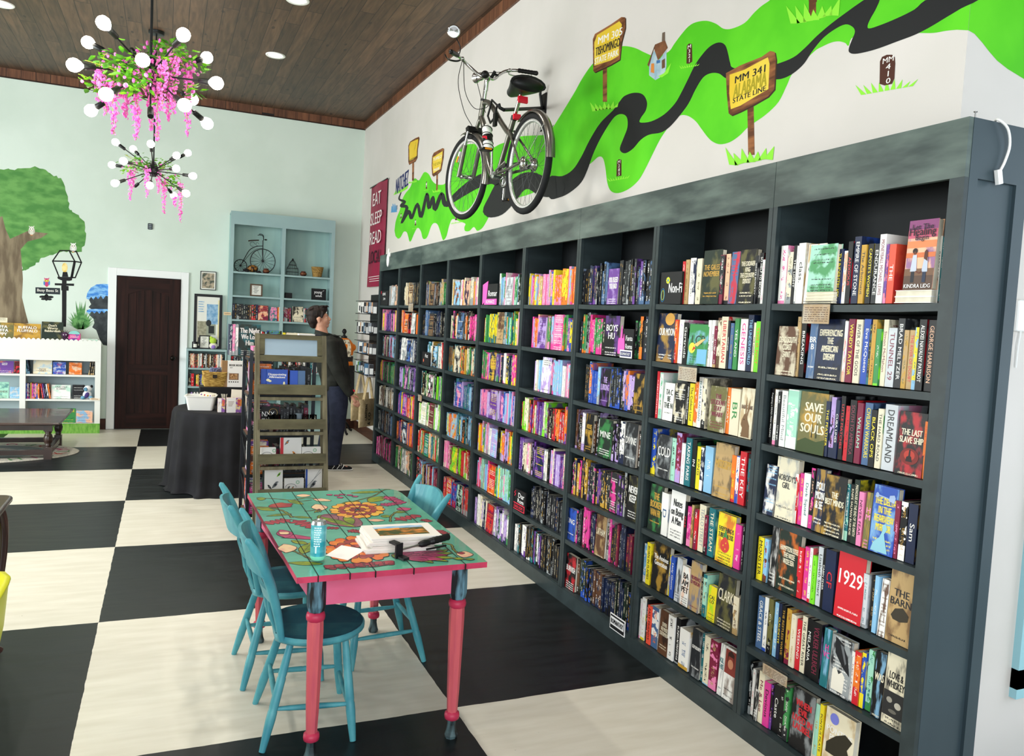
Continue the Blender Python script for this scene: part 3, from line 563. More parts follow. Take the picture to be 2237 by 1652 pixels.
def bookmat():
    m = bpy.data.materials.new('printed_book_cover'); m.use_nodes = True; N = m.node_tree.nodes; L = m.node_tree.links; b = N['Principled BSDF']; b.inputs['Roughness'].default_value = .42; b.inputs['Specular IOR Level'].default_value = .3
    at_ = {}
    for k in ('col', 'ink', 'art', 'dat'):
        a = N.new('ShaderNodeAttribute'); a.attribute_name = k; at_[k] = a.outputs['Color']
    uv = N.new('ShaderNodeUVMap'); su = N.new('ShaderNodeSeparateXYZ'); L.new(uv.outputs[0], su.inputs[0]); u, v = su.outputs[0], su.outputs[1]
    sd = N.new('ShaderNodeSeparateColor'); L.new(at_['dat'], sd.inputs[0]); seed, mode, band = sd.outputs[0], sd.outputs[1], sd.outputs[2]
    def M(op, a, b_=None, c=None):
        n = N.new('ShaderNodeMath'); n.operation = op
        for i, q in enumerate((a, b_, c)):
            if q is None: continue
            if isinstance(q, (int, float)): n.inputs[i].default_value = q
            else: L.new(q, n.inputs[i])
        return n.outputs[0]
    def NZ(x, y, z, det=2, sc=1):
        c = N.new('ShaderNodeCombineXYZ')
        for i, q in enumerate((x, y, z)):
            if isinstance(q, (int, float)): c.inputs[i].default_value = q
            else: L.new(q, c.inputs[i])
        n = N.new('ShaderNodeTexNoise'); n.inputs['Scale'].default_value = sc; n.inputs['Detail'].default_value = det; L.new(c.outputs[0], n.inputs[0]); return n.outputs[0]
    s100 = M('MULTIPLY', seed, 137.)
    win = lambda x, a, b_: M('MULTIPLY', M('GREATER_THAN', x, a), M('LESS_THAN', x, b_))
    # spine: a column of small strokes
    sp = M('GREATER_THAN', NZ(M('MULTIPLY', u, 5.), M('MULTIPLY', v, 80.), s100, 1), .53)
    sp = M('MULTIPLY', sp, win(u, .31, .69)); sp = M('MULTIPLY', sp, win(v, .08, .93)); sp = M('MULTIPLY', sp, M('GREATER_THAN', NZ(0., M('MULTIPLY', v, 5.5), M('ADD', s100, 9.)), .49))
    isp = M('LESS_THAN', mode, .25); ifc = win(mode, .25, .75); sp = M('MULTIPLY', sp, isp)
    # face: rows of small strokes in the upper and lower part
    vr = M('MULTIPLY', v, 17.); rowf = M('FRACT', vr); row = M('FLOOR', vr)
    fc = M('GREATER_THAN', NZ(M('MULTIPLY', u, 55.), M('MULTIPLY', vr, 3.), s100, 1), .5); fc = M('MULTIPLY', fc, win(rowf, .22, .68)); fc = M('MULTIPLY', fc, win(u, .12, .88))
    fc = M('MULTIPLY', fc, M('GREATER_THAN', NZ(0., M('MULTIPLY', row, 3.3), s100), .5)); fc = M('MULTIPLY', M('MULTIPLY', fc, ifc), M('MAXIMUM', M('LESS_THAN', band, .4), M('LESS_THAN', v, .22)))
    mk = M('MAXIMUM', sp, fc); mk = M('MULTIPLY', mk, M('GREATER_THAN', 1.5, mode))
    mr = N.new('ShaderNodeMapRange'); mr.interpolation_type = 'SMOOTHSTEP'; L.new(NZ(M('MULTIPLY', u, 2.6), M('MULTIPLY', v, 3.2), s100, 3), mr.inputs[0]); mr.inputs['From Min'].default_value = .46; L.new(M('ADD', .58, M('MULTIPLY', band, .08)), mr.inputs['From Max'])
    blot = M('MULTIPLY', M('MULTIPLY', mr.outputs[0], M('SUBTRACT', 1., M('MULTIPLY', band, .35))), ifc)
    bnd = M('MULTIPLY', M('MAXIMUM', M('LESS_THAN', v, M('MULTIPLY', band, .3)), M('GREATER_THAN', v, M('SUBTRACT', 1.15, M('MULTIPLY', band, .25)))), isp)
    sb = M('MULTIPLY', M('MULTIPLY', M('GREATER_THAN', NZ(M('MULTIPLY', u, 1.5), M('MULTIPLY', v, 7.), M('ADD', s100, 3.), 3), .58), isp), M('GREATER_THAN', band, .3))
    am = M('MAXIMUM', M('MAXIMUM', blot, bnd), sb)
    x1 = N.new('ShaderNodeMix'); x1.data_type = 'RGBA'; L.new(am, x1.inputs[0]); L.new(at_['col'], x1.inputs[6]); L.new(at_['art'], x1.inputs[7])
    x2_ = N.new('ShaderNodeMix'); x2_.data_type = 'RGBA'; L.new(mk, x2_.inputs[0]); L.new(x1.outputs[2], x2_.inputs[6]); L.new(at_['ink'], x2_.inputs[7])
    L.new(x2_.outputs[2], b.inputs['Base Color'])
    return m
def inkmat():
    m = bpy.data.materials.new('book_lettering'); m.use_nodes = True; N = m.node_tree.nodes
    a = N.new('ShaderNodeAttribute'); a.attribute_name = 'ink'; m.node_tree.links.new(a.outputs['Color'], N['Principled BSDF'].inputs['Base Color']); N['Principled BSDF'].inputs['Roughness'].default_value = .4
    return m
BM, IM, PM = bookmat(), inkmat(), mat('page_edges', '#E9E4D2', .8, c2='#D6CFBA', scale=60, stretch=(.2, .2, .2))
def clr(k): return lin(PAL[k][1]) if k in PAL else lin(k)
class BK:
    """book meshes; one builder may hold one cover or the whole far shelves"""
    def __init__(s): s.V = []; s.F = []; s.MI = []; s.C = {'col': [], 'ink': [], 'art': [], 'dat': []}; s.UV = []
    def face(s, vs, uvs, mi, c):
        o = len(s.V); s.V += [tuple(v) for v in vs]; s.F.append(list(range(o, o+len(vs)))); s.MI.append(mi)
        for k, q in zip(('col', 'ink', 'art', 'dat'), c): s.C[k] += [(*q, 1)]*len(vs)
        s.UV += uvs
    def bx(s, a, b, T, mi, c, faces='xXyYzZ', special=None):
        (x0, y0, z0), (x1, y1, z1) = a, b
        P = {'x': [(x0, y1, z0), (x0, y0, z0), (x0, y0, z1), (x0, y1, z1)], 'X': [(x1, y0, z0), (x1, y1, z0), (x1, y1, z1), (x1, y0, z1)], 'y': [(x0, y0, z0), (x1, y0, z0), (x1, y0, z1), (x0, y0, z1)],
             'Y': [(x1, y1, z0), (x0, y1, z0), (x0, y1, z1), (x1, y1, z1)], 'z': [(x0, y1, z0), (x1, y1, z0), (x1, y0, z0), (x0, y0, z0)], 'Z': [(x0, y0, z1), (x1, y0, z1), (x1, y1, z1), (x0, y1, z1)]}
        for f in faces:
            cc = c
            if special and f in special: cc = (*c[:3], (c[3][0], special[f], c[3][2]))
            else: cc = (*c[:3], (c[3][0], 1., 0))
            s.face([T @ Vector(p) for p in P[f]], [(0, 0), (1, 0), (1, 1), (0, 1)], mi, cc)
    def cover(s, T, w, t, h, c, k=.0022, hard=False, plain=False, pt=False):
        """spine at u=0 towards -u, front board at v=-t/2"""
        a = 1. if plain else 0.
        s.bx((0, -t/2, 0), (k, t/2, h), T, 0, c, 'xXzZyY', {'x': a})
        s.bx((k, -t/2, 0), (w, -t/2+k, h), T, 0, c, 'XyYzZ', {'y': .5 if not pt else 1.}); s.bx((k, t/2-k, 0), (w, t/2, h), T, 0, c, 'XyYzZ', {})
    def pages(s, T, w, t, h, c, k=.0022):
        s.bx((k, -t/2+k, .002), (w-.0025, t/2-k, h-.0022), T, 1 if s.mp else 0, c, 'XzZyY')
    mp = True
    def text(s, t, T, c, xd, yd, h, mw, ic, off=.015, sx=1):
        vs, fs, w, hh = text_geo(t, off); k = h/hh; kx = k*sx
        if w*kx > mw: kx = mw/w
        if kx < k*.45: k = kx/.45
        c, xd, yd = Vector(c), Vector(xd), Vector(yd)
        for j in (0, 1):
          e = xd*(j*.03*h)+xd.cross(yd)*(j*.00003); P = [T @ (c+e+xd*v[0]*kx+yd*v[1]*k) for v in vs]
          for f in fs: s.face([P[i] for i in f], [(0, 0)]*len(f), 2, ((0, 0, 0), ic, (0, 0, 0), (0, 0, 0)))
    def build(s, name, parent=None, mats=None):
        me = bpy.data.meshes.new(name); me.from_pydata(s.V, [], s.F)
        for m in (mats or (BM, PM, IM)): me.materials.append(m)
        me.polygons.foreach_set('material_index', s.MI)
        for k, q in s.C.items():
            a = me.attributes.new(k, 'FLOAT_COLOR', 'CORNER'); a.data.foreach_set('color', [x for z in q for x in z])
        u = me.uv_layers.new(name='UVMap'); u.data.foreach_set('uv', [x for z in s.UV for x in z])
        me.update(); o = bpy.data.objects.new(name, me); COL.objects.link(o)
        if parent is not None: o.parent = parent
        return o
I4 = Matrix.Identity(4)
_o1 = 'first second third fourth fifth sixth seventh eighth ninth'.split()
ORD = _o1+'tenth eleventh twelfth thirteenth fourteenth fifteenth sixteenth seventeenth eighteenth nineteenth'.split()
for t_, u_ in (('twenty', 'twentieth'), ('thirty', 'thirtieth'), ('forty', 'fortieth')): ORD += [u_]+[t_+'-'+q for q in _o1]
def make_book(name, loc, rz, w, t, h, col, ink, art, title='', face=False, label=None, cat='book', group=None, tilt=0, lean=0, plain=False, pf=None, band=None, tf=1):
    """one book: cover with its print, and a page block"""
    r_ = random.Random(hash((round(loc[0], 3), round(loc[1], 3), round(loc[2], 3))) & 0xffff)
    sd = r_.random(); c = (clr(col), clr(ink), clr(art), (sd, 0, band if band is not None else r_.random()))
    k = BK(); c = c if not (title and face) else (*c[:3], (sd, 0, .8))
    k.cover(I4, w, t, h, c, .0022, plain=bool(title) and not face or plain, pt=False)
    if title:
        if face:
            n = title.count('\n')+1; hh = (pf[0] if pf else min(.034*n, .6*h)); cz = h*(pf[1] if pf else .62)
            k.text(title, I4, (w/2, -t/2-.0006, cz), (1, 0, 0), (0, 0, 1), hh, w*.86, clr(ink), .02, tf)
        else: k.text(title, I4, (-.0005, 0, h*.52), (0, 0, -1), (0, -1, 0), t*.52, h*.8, clr(ink), .02, 1.5)
    o = k.build(name); o.location = loc; o.rotation_euler = (lean, tilt, rz)
    if face: o.rotation_euler = (tilt, lean, rz)
    p = BK(); p.pages(I4, w, t, h, c); p.build('page_block', o)
    return tag(o, label, cat, group)
def yfor(px, X, z):
    """Y on the line x=X, z=z seen at photo column px"""
    q = (px-1118.5)/FPX; a = RT-FW*q; d = Vector((X, 0, z))-Vector(CAMP)
    return -(a.x*d.x+a.z*d.z)/a.y+CAMP[1]
def zfor(py, X, Y):
    q = (826-py)/FPX; a = UP-FW*q; d = Vector((X, Y, 0))-Vector(CAMP)
    return -(a.x*d.x+a.y*d.y)/a.z+CAMP[2]
BAY = {9: 'nearest bay', 8: 'second nearest bay', 7: 'third nearest bay'}
ROW = ['top', 'second', 'third', 'fourth', 'fifth', 'sixth', 'lowest']
def cell(bay, row, O, K, txt):
    """books of one compartment: left, right and top measured on the photo"""
    zs = ZS[row]; n = 0; nf = 0
    ylo, yhi = SC[bay]+.027, SC[bay-1]-.027
    for ln in txt.strip().split('\n'):
        for it in ln.split(';'):
            it = it.strip()
            if not it: continue
            p = [q.strip() for q in it.split('|')]
            x0, x1, tp = [float(q) for q in p[0].split()]; kd, co_, ik, ar = p[1].split(); ti = p[2].replace('/', '\n') if len(p) > 2 else ''
            fc = kd[0] == 'f'; X = XF+(.030 if not fc else .006 if len(kd) > 1 else .022)
            base = zs
            if len(kd) > 1: base += int(kd[1])*.011
            ya, yb = yfor(O[0]+x0/K, X, base), yfor(O[0]+x1/K, X, base)
            ya = min(ya, yhi); yb = max(yb, ylo); ym = (ya+yb)/2
            if ya-yb < .008: continue
            h = zfor(O[1]+tp/K, X, ym)-base; h = max(.12, min(h, .262 if row else .34))
            cn = PAL[co_][0] if co_ in PAL else 'printed'; inn = PAL[ik][0]
            if fc:
                nf += 1
                lb = f'{cn} book facing out with {inn} print, {ORD[nf-1]} such on {ROW[row]} shelf, {BAY[bay]}'
                make_book('book', (X+.014, ya-.001, base), -pi/2, ya-yb-.002, .026, h, co_, ik, ar, ti, True, lb, 'book', 'books facing out on the long bookcase', tilt=-.04, pf=(h*.5, .58) if ti.count('\n') > 1 else (h*.22, .62) if ti else None)
            else:
                n += 1; wd_ = 'slim' if ya-yb < .02 else 'thick' if ya-yb > .034 else 'upright'
                lb = f'{wd_} {cn} book, {inn} lettering, {ORD[n-1]} spine from left, {ROW[row]} shelf, {BAY[bay]}'
                make_book('book', (X+rnd.uniform(-.004, .006), ym, zs+.0005), 0, rnd.uniform(.135, .16), ya-yb-.0012, h, co_, ik, ar, ti, False, lb, 'book', 'upright books on the long bookcase', lean=0)
def hstack(bay, row, O, K, x0, x1, n, th, col, nm):
    zs = ZS[row]; X = XF+.008; ya, yb = yfor(O[0]+x0/K, X, zs), yfor(O[0]+x1/K, X, zs)
    for i in range(n):
        k = BK(); w, t, h = .125, ya-yb-.004, th
        c = (clr(col), clr('gy'), clr('wh'), (.3+i*.1, 1., 0)); dx = rnd.uniform(-.003, .003)
        T = Matrix.Translation((0, 0, 0))
        k.bx((0, 0, 0), (w, t, .002), T, 0, c); k.bx((0, 0, th-.002), (w, t, th), T, 0, c)
        o = k.build('book'); o.location = (X+dx, yb+.002, zs+.0005+i*(th+.0003))
        p = BK(); p.bx((.002, .002, .002), (w-.002, t-.002, th-.002), T, 1, c); p.build('page_block', o)
        tag(o, f'{PAL[col][0]} book lying flat, {["lowest", "second", "third", "top"][i] if n > 2 else ["lower", "upper"][i]} of the {nm}, {ROW[row]} shelf', 'book', 'books lying flat on the long bookcase')
T1, T2, T3, T4, T5, T6, T7 = ((1640,460),4.13), ((1640,820),3.933), ((1600,1200),3.655), ((1400,560),3.933), ((1380,920),2.664), ((1220,540),3.932), ((1210,880),3.177)
cell(9, 0, *T1, """190 240 315|s wh nv nv|TENDERWING;242 300 318|s wh mg pk;303 350 375|s cr ch gy;352 387 315|s bk wh ma|THE LIGHT;389 403 320|s wh gy gy;405 466 295|s wh bk go|class.
468 632 300|f wh bk go|cla;500 742 305|f4 mi ch gr;740 808 350|s nv ye bl|THUNDERSTRUCK;810 843 365|s pe gy wh;847 890 280|s bk re re|ANXIOUS;892 953 235|s nv wh bl|EMPIRE OF STONE;957 1004 310|s go ch ye|The Arbornaut
1012 1060 300|s bk ye ye|CAPOTE'S WOMEN;1068 1120 300|s ch wh wh|ENDURANCE;1126 1184 215|s wh ma re|MONEYBALL MICHAEL LEWIS;1187 1214 305|s pu og pk;1217 1278 305|s co wh re|THE;1365 1632 80|f4 pe bk pu;1637 1678 230|s wh ch bk|BARRY LOPEZ;1680 1704 240|s te wh bk""")
hstack(9, 0, *T1, 490, 745, 4, .0105, 'cr', 'low stack under the mint book'); hstack(9, 0, *T1, 1290, 1628, 2, .021, 'wh', 'white stack under the sunset book')
cell(9, 1, *T1, """210 388 1045|f br cr cr|DEAD SOUTH/COAST/SAINT;388 418 960|s ta ch ta;420 464 990|s bk wh re|BREAKING;490 560 1000|f db wh gy|BR/B;562 795 980|f nv cr bk|EXPERIENCING/THE/AMERICAN/DREAM
797 812 1000|s ye ma ye;814 840 1000|s wh mg pe;842 900 980|s ma ye re|WENDY TAYLOR;905 962 985|s cr ch wh|RIVER OF THE GODS;970 1032 980|s bl wh nv|Eve McQueen;1035 1058 1030|s bk ye te;1060 1100 985|s go br ol;1103 1146 1070|s gr wh li;1150 1193 985|s cr ma bk|Simon McMahon
1195 1272 1060|s si ma ch|TUNNEL 29;1280 1340 975|s ch wh gy|BRAD MELTZER;1342 1384 1080|s ta ol go;1386 1436 1080|s ta re ye|THE RIVER OF DOUBT;1440 1476 1055|s ye te sk;1480 1546 985|s bk wh re|ALEXEI NAVALNY PATRIOT;1549 1622 990|s bk pe wh|GEORGE HARRISON""")
cell(9, 2, *T2, """117 166 115|s bk wh ta|Forgiving a DEAD MAN WALKING;180 206 125|s wh ch pk;210 238 145|s bk wh ch;241 290 135|s wh gy ch|Beautiful Mind;297 386 125|s mi wh wh;385 618 150|f ol cr go|SAVE/OUR/SOULS
620 656 225|s nv ye ch|THE FEATHER;659 700 190|s la ma nv;702 736 215|s nv wh re|CUBA LINES;738 775 180|s bk re gy|LITTLE MATCHES;778 818 265|s re ch re;820 876 215|s bk ma re|SOUTH TO AMERICA;880 930 240|s ma mi ma|WILLIAM;935 1000 240|s db ye nv|CIVILIAN WARRIORS
1004 1056 300|s bk ye ye|BLACK OPS;1060 1106 290|s cr ch gr|THE HARD ROAD;1112 1218 255|s si ch pk|DREAMLAND;1225 1462 320|f bk cr re|THE LAST/SLAVE SHIP;1465 1490 400|s og re og""")
cell(9, 3, *T2, """95 200 775|f nv sk wh;180 362 715|f cr ch gy|NOBODY'S/GIRL;359 384 850|s re wh wh;386 424 845|s mg ye mg;426 480 845|s wh te og|Dark Squad;482 515 800|s bk pe mg;512 598 810|f nv wh go|POLI/MON/& SE;592 776 870|f bk cr go|THE/BEST MINDS;778 814 935|s te wh mi
817 851 940|s bk cr wh|KNIFE SALMAN RUSHDIE;853 898 900|s dg cr ye|MADHOUSE AT THE END OF THE EARTH;903 945 1005|s pk bk pk|NEVER FEAR;947 1000 1010|f ol pk go|H/M;1002 1212 960|f bl ye sk|THE DELTA/IN THE/REARVIEW/MIRROR;1213 1256 1080|s ma pk ma;1260 1318 1090|s bk go wh;1322 1400 1110|s nv wh go|Sam""")
cell(9, 4, *T3, """150 190 -145|s cr gy wh;192 236 -95|s ye bk ye|MONSTER;240 270 -80|s sk re br;274 330 -180|f bk wh wh;335 502 -155|f dg cr og|HAMPTON SIDES/THE WIDE/WIDE SEA;505 546 -14|s re wh re;549 590 -14|s mg ye pk;592 614 -8|s wh ma re;616 646 54|s li bk li
649 689 -14|s si ch wh|Lisabeth Smart;691 716 0|s bk wh re|CABIN FEVER;718 798 10|s nv re ch|CF;800 1014 40|f re wh re|1929;1017 1060 200|s si te gy;1076 1110 215|s bk ta bk;1112 1145 215|s sk wh sk;1147 1208 245|f wh br br;1210 1402 175|f ta bk br|THE/BARN""")
cell(9, 5, *T3, """180 228 380|s db wh bl|GRACE & STEEL;230 259 388|s wh nv bl;262 296 400|s ol wh bk;305 340 430|s sk wh sk;343 369 435|s nv ye nv|CLAUDETTE;371 401 450|s bk go bk|THE RESTLESS WAVE;404 441 480|s go ma ma;444 482 525|s cr ta cr;485 520 565|s re wh pk|WEEKEND
523 561 540|s cr bk re|THE GREAT RIVER;564 604 560|s bk wh bk|MELANIA;607 686 590|s bk ma la|VOLKER ULLRICH;688 748 640|f te mg sk|H/VC;752 920 715|f gy wh ch;926 951 820|s wh ma gy;954 1004 820|s og wh re;1007 1040 830|s bl ye ye;1044 1090 810|s mi te gr;1092 1176 830|f bk cr sk|WAS;1180 1345 840|f cr bk ch|LOVE &/WHISKEY""")
cell(9, 6, *T3, """66 100 950|s wh bk cr|Dora Rose;104 130 905|s bk wh gy;131 151 960|s wh re bk;155 190 985|f bk wh wh|CRADLE;192 234 980|s cr ma cr|Me & Lee;237 281 1065|s mg bk mg|Devious;283 302 1085|s bk pk pu;304 351 1090|s bk wh ch|Caste;353 391 1110|s bk wh wh;395 436 1100|s gr wh ch
440 618 1145|f bk re gy|WHEN/EVIL/LIVED IN/LAUREL;620 660 1240|s mi go cr;662 692 1245|s ye ch og|PONTIUS PILATE;700 932 1320|f cr wh ta|PONTIUS/PILATE""")
cell(8, 0, *T4, """342 364 45|s re wh re;366 394 30|s ta br ta;396 429 15|s wh ch wh;431 454 15|s nv wh wh;457 499 20|s cr ol cr;502 658 -55|f dg go ol|THE GALES/NOVEMBER;662 698 -10|s ch wh ma;700 738 -20|s pe bk bk;741 812 -40|f db re re;815 958 -60|f bk cr ol|THE CADAVER/KING/THE COUNTRY/DENTIST;961 984 -5|s ch wh wh|WHITE POVERTY;986 1020 -30|s bk wh re|SO HELP TO BECOME;1022 1046 30|s wh pk wh""")
cell(8, 1, *T4, """116 275 490|f nv wh go|OUR MOON;277 300 545|s og wh re;302 344 545|s wh la pk;347 386 570|s bk wh wh|Gertrude;388 554 585|f gr dg sk|LCP;556 581 550|s wh ch wh;583 610 550|s wh ch pe|Jane West;612 638 600|s ma wh ta;641 669 530|s cr ol br;671 726 520|s cr re re|LIBERTARIAN;728 746 555|s ch wh bk|WITNESS
748 776 575|s db go nv;779 815 535|s gr wh ch|YES AND;830 891 540|s wh mg mg|GENESIS;893 940 505|s nv sk bl|THE UNDERWORLD;942 961 570|s cr ch ol|THE MARRY;963 1000 560|s li og ye|THIS IS NOT""")
cell(8, 2, *T4, """125 144 990|s re wh re;146 175 1000|s wh gr mi;178 262 1090|f wh dg wh|TA C/BE/THE N;264 364 1095|f bk wh cr;366 400 1090|s bk wh ch|ANTON Anderson Cooper;402 441 1095|s ye bk ol|The Coldest Land;443 474 1080|s og re cr;480 510 1040|s wh te wh|FEARFUL RADIANT;512 545 1050|s cr wh bk;566 708 1120|f ol ma cr|THE/STUDENT/STAY/WEARY
711 746 1130|s og cr ye|MEMORY;749 828 1140|s cr gr wh|BR;830 940 1135|f cr br ta|RAISING HARE;941 951 1180|s li re ye""")
cell(8, 3, *T5, """88 128 45|s bl ye ye;131 213 85|f ch wh gy|COLD;215 244 100|s mi ch cr;246 275 70|s ma pk la;278 299 130|s wh pk wh;301 334 100|s te wh bk|TAKING PARIS;336 360 110|s bk wh gr|IN;362 385 150|s ye ch ye|KING;387 405 155|s nv wh wh;409 455 150|s sk wh sk;462 568 135|f ta go ch|MISSISSIPPI;570 595 200|s og ye re;597 615 205|s wh re bl;617 654 180|s re wh bk|THE KEY;656 680 195|s te re bk""")
cell(8, 4, *T5, """88 163 375|f dg go gr|THE/BOOKER/VAN FR;165 204 420|s wh db db|D;206 288 410|f wh ch wh|Notes/on Being/A Man;290 307 470|s bk re bk|FEAR;309 335 500|s mg ch pk;337 351 490|s ol og ta;353 371 515|s re wh ma;374 411 490|s cr gy bk|TEALO STREET;413 431 550|s ma wh bk;434 470 510|s te cr mi|THE STEAM;480 580 545|f ye dg re|EVERYTHING IS/TUBERCULOSIS;590 625 605|s mg wh mg;627 638 600|s bk wh ch""")
cell(8, 5, *T5, """50 60 710|s nv wh nv;61 78 715|s sk bl wh;81 104 710|s ye bk bk|BORN IN FLAMES;106 200 710|f bk wh go|The Anxious/Generation;203 216 780|s cr bl ye;218 240 790|s bl wh nv|Holy Ghosts;242 272 800|f si bk ch;275 320 850|f wh bk pe|BA/AM/PET;322 384 825|f ta ma db|PROVIDENCE/OF MEDICINE;386 405 880|s bk cr ol;407 428 895|s mi go te;431 476 965|f ye ch li|CAL/LO;478 578 905|f ch cr ol|CLARK;582 615 1025|s cr br ta""")
cell(8, 6, *T5, """25 46 1035|s wh ma pk;48 69 1030|s wh ta ye;71 82 1040|s bk wh bk;84 105 1075|s co bk bk|FAST FRIENDS;107 144 1085|s wh og db;146 200 1110|f br cr bk|DIFFER/WE MADE/STATEMENT;203 239 1135|s wh bk wh;242 268 1150|s bk wh gy;271 325 1215|s wh db go;330 388 1220|f ch wh gy|GUY BOUNTY;391 410 1240|s te wh te;412 444 1255|s cr bk sk;446 489 1280|s ma ta pk;491 516 1300|f wh te gy|KIL/HIS;518 588 1330|f wh ch br|Susanna""")
# third nearest bay: dark romantasy, some books facing out; shown spines are individuals too
F7 = {0: [(410,500,185,'pu wh la','YOU BLEED/YOU BAD')], 1: [(378,505,590,'bk wh pu','BOYS/HU')], 2: [(345,425,1045,'bk la pu','THE/LURKING'), (632,722,1090,'bk go go','')], 3: [(205,258,80,'bk go go','HOUSE/OF EARTH'), (297,390,115,'dg wh gr','MINE'), (478,560,145,'ch wh gy','DIVINE')],
      4: [(375,428,490,'ch wh mg',''), (497,570,515,'bk wh ol','NEVER/KEEP')], 5: [(72,140,735,'bl wh nv','KING'), (277,345,785,'br cr ta','LATHAM')], 6: [(72,140,1060,'bk wh re','BURNISH')]}
P7 = [('bk nv pu db ch bk', .0), ('bk mg gr re ch og nv', 0), ('bk ch br la bl sk og', 0), ('bk bk la ch nv br wh', 0), ('bk pu nv mg bk ch go', 0), ('bk bk nv ma mg ch', 0), ('bk bk dg bl nv bk br', 0)]
def spines(bay, row, ya, yb, pal, r_, out, h0=.188, h1=.242, th=(.016, .03), maxn=99):
    y = ya; k = 0; pal = pal.split(); run = None
    while y-.012 > yb and k < maxn:
        if run is None or r_.random() < .6: run = (r_.choice(pal), r_.choice(['wh', 'wh', 'cr', 'gy', 'cr', 'go']), r_.choice(pal+['gy']), r_.uniform(*th), r_.uniform(h0, h1))
        t = min(run[3], y-yb)
        if t < .01: break
        out(y-t/2, t-.001, run[4]+r_.uniform(-.003, .003), run); y -= t; k += 1
    return y
r7 = random.Random(11)
stuffK = BK()
def stuff_spine(row, ym, t, h, run, r_, w=None):
    sd = r_.random(); c = (clr(run[0]), clr(run[1] if run[0] not in ('wh', 'cr', 'ye', 'si', 'mi') else 'ch'), clr(run[2]), (sd, 0, r_.random()))
    T = Matrix.Translation((XF+.03+r_.uniform(-.004, .008), ym, ZS[row]-.002)); w = .14
    stuffK.cover(T, w, t, h, c); stuffK.pages(T, w, t, h, c)
def stuff_face(row, ya, w, h, col, ink, art, r_):
    c = (clr(col), clr(ink), clr(art), (r_.random(), 0, 0)); T = Matrix.Translation((XF+.036, ya, ZS[row]-.002)) @ Matrix.Rotation(-pi/2, 4, 'Z') @ Matrix.Rotation(-.04, 4, 'X')
    stuffK.cover(T, w, .024, h, c); stuffK.pages(T, w, .024, h, c)
n_ind = sum(1 for o in COL.objects if o.name.split('.')[0] == 'book')
for row in range(7):
    O, K = T6 if row < 3 else T7; X = XF+.022; z = ZS[row]; cur = SC[6]-.03; end = SC[7]+.03; fl = []
    if row == 0: cur = yfor(O[0]+172/K, X, z)
    if row == 2: cur = yfor(O[0]+205/K, X, z)
    cnt = [0]
    def out(ym, t, h, run):
        global n_ind
        if n_ind < 300:
            cnt[0] += 1; n_ind += 1; ink_ = run[1]
            make_book('book', (XF+.03+r7.uniform(-.004, .006), ym, z+.0005), 0, .14, t, h, run[0], ink_, run[2], '', False, f'{"slim" if t < .02 else "upright"} {PAL[run[0]][0]} book, {ORD[cnt[0]-1]} spine from left, {ROW[row]} shelf, {BAY[7]}', 'book', 'upright books on the long bookcase')
        else: stuff_spine(row, ym, t, h, run, r7)
    for j, (x0, x1, tp, cs, ti) in enumerate(F7[row]):
        a, e = yfor(O[0]+x0/K, X, z), yfor(O[0]+x1/K, X, z); spines(7, row, cur, a+.002, P7[row][0], r7, out)
        h = min(zfor(O[1]+tp/K, X, (a+e)/2)-z, .25); co_, ik, ar = cs.split()
        make_book('book', (X+.014, a-.001, z), -pi/2, a-e-.002, .028, h, co_, ik, ar, ti.replace('/', chr(10)), True, f'{PAL[co_][0]} book facing out with {PAL[ik][0]} print, {ORD[j]} such on {ROW[row]} shelf, {BAY[7]}', 'book', 'books facing out on the long bookcase', tilt=-.03, pf=(h*.36 if '/' in ti else h*.16, .6) if ti else None); n_ind += 1
        cur = e
    if row == 1: cur = yfor(O[0]+636/K, X, z)
    spines(7, row, cur, end, P7[row][0], r7, out)
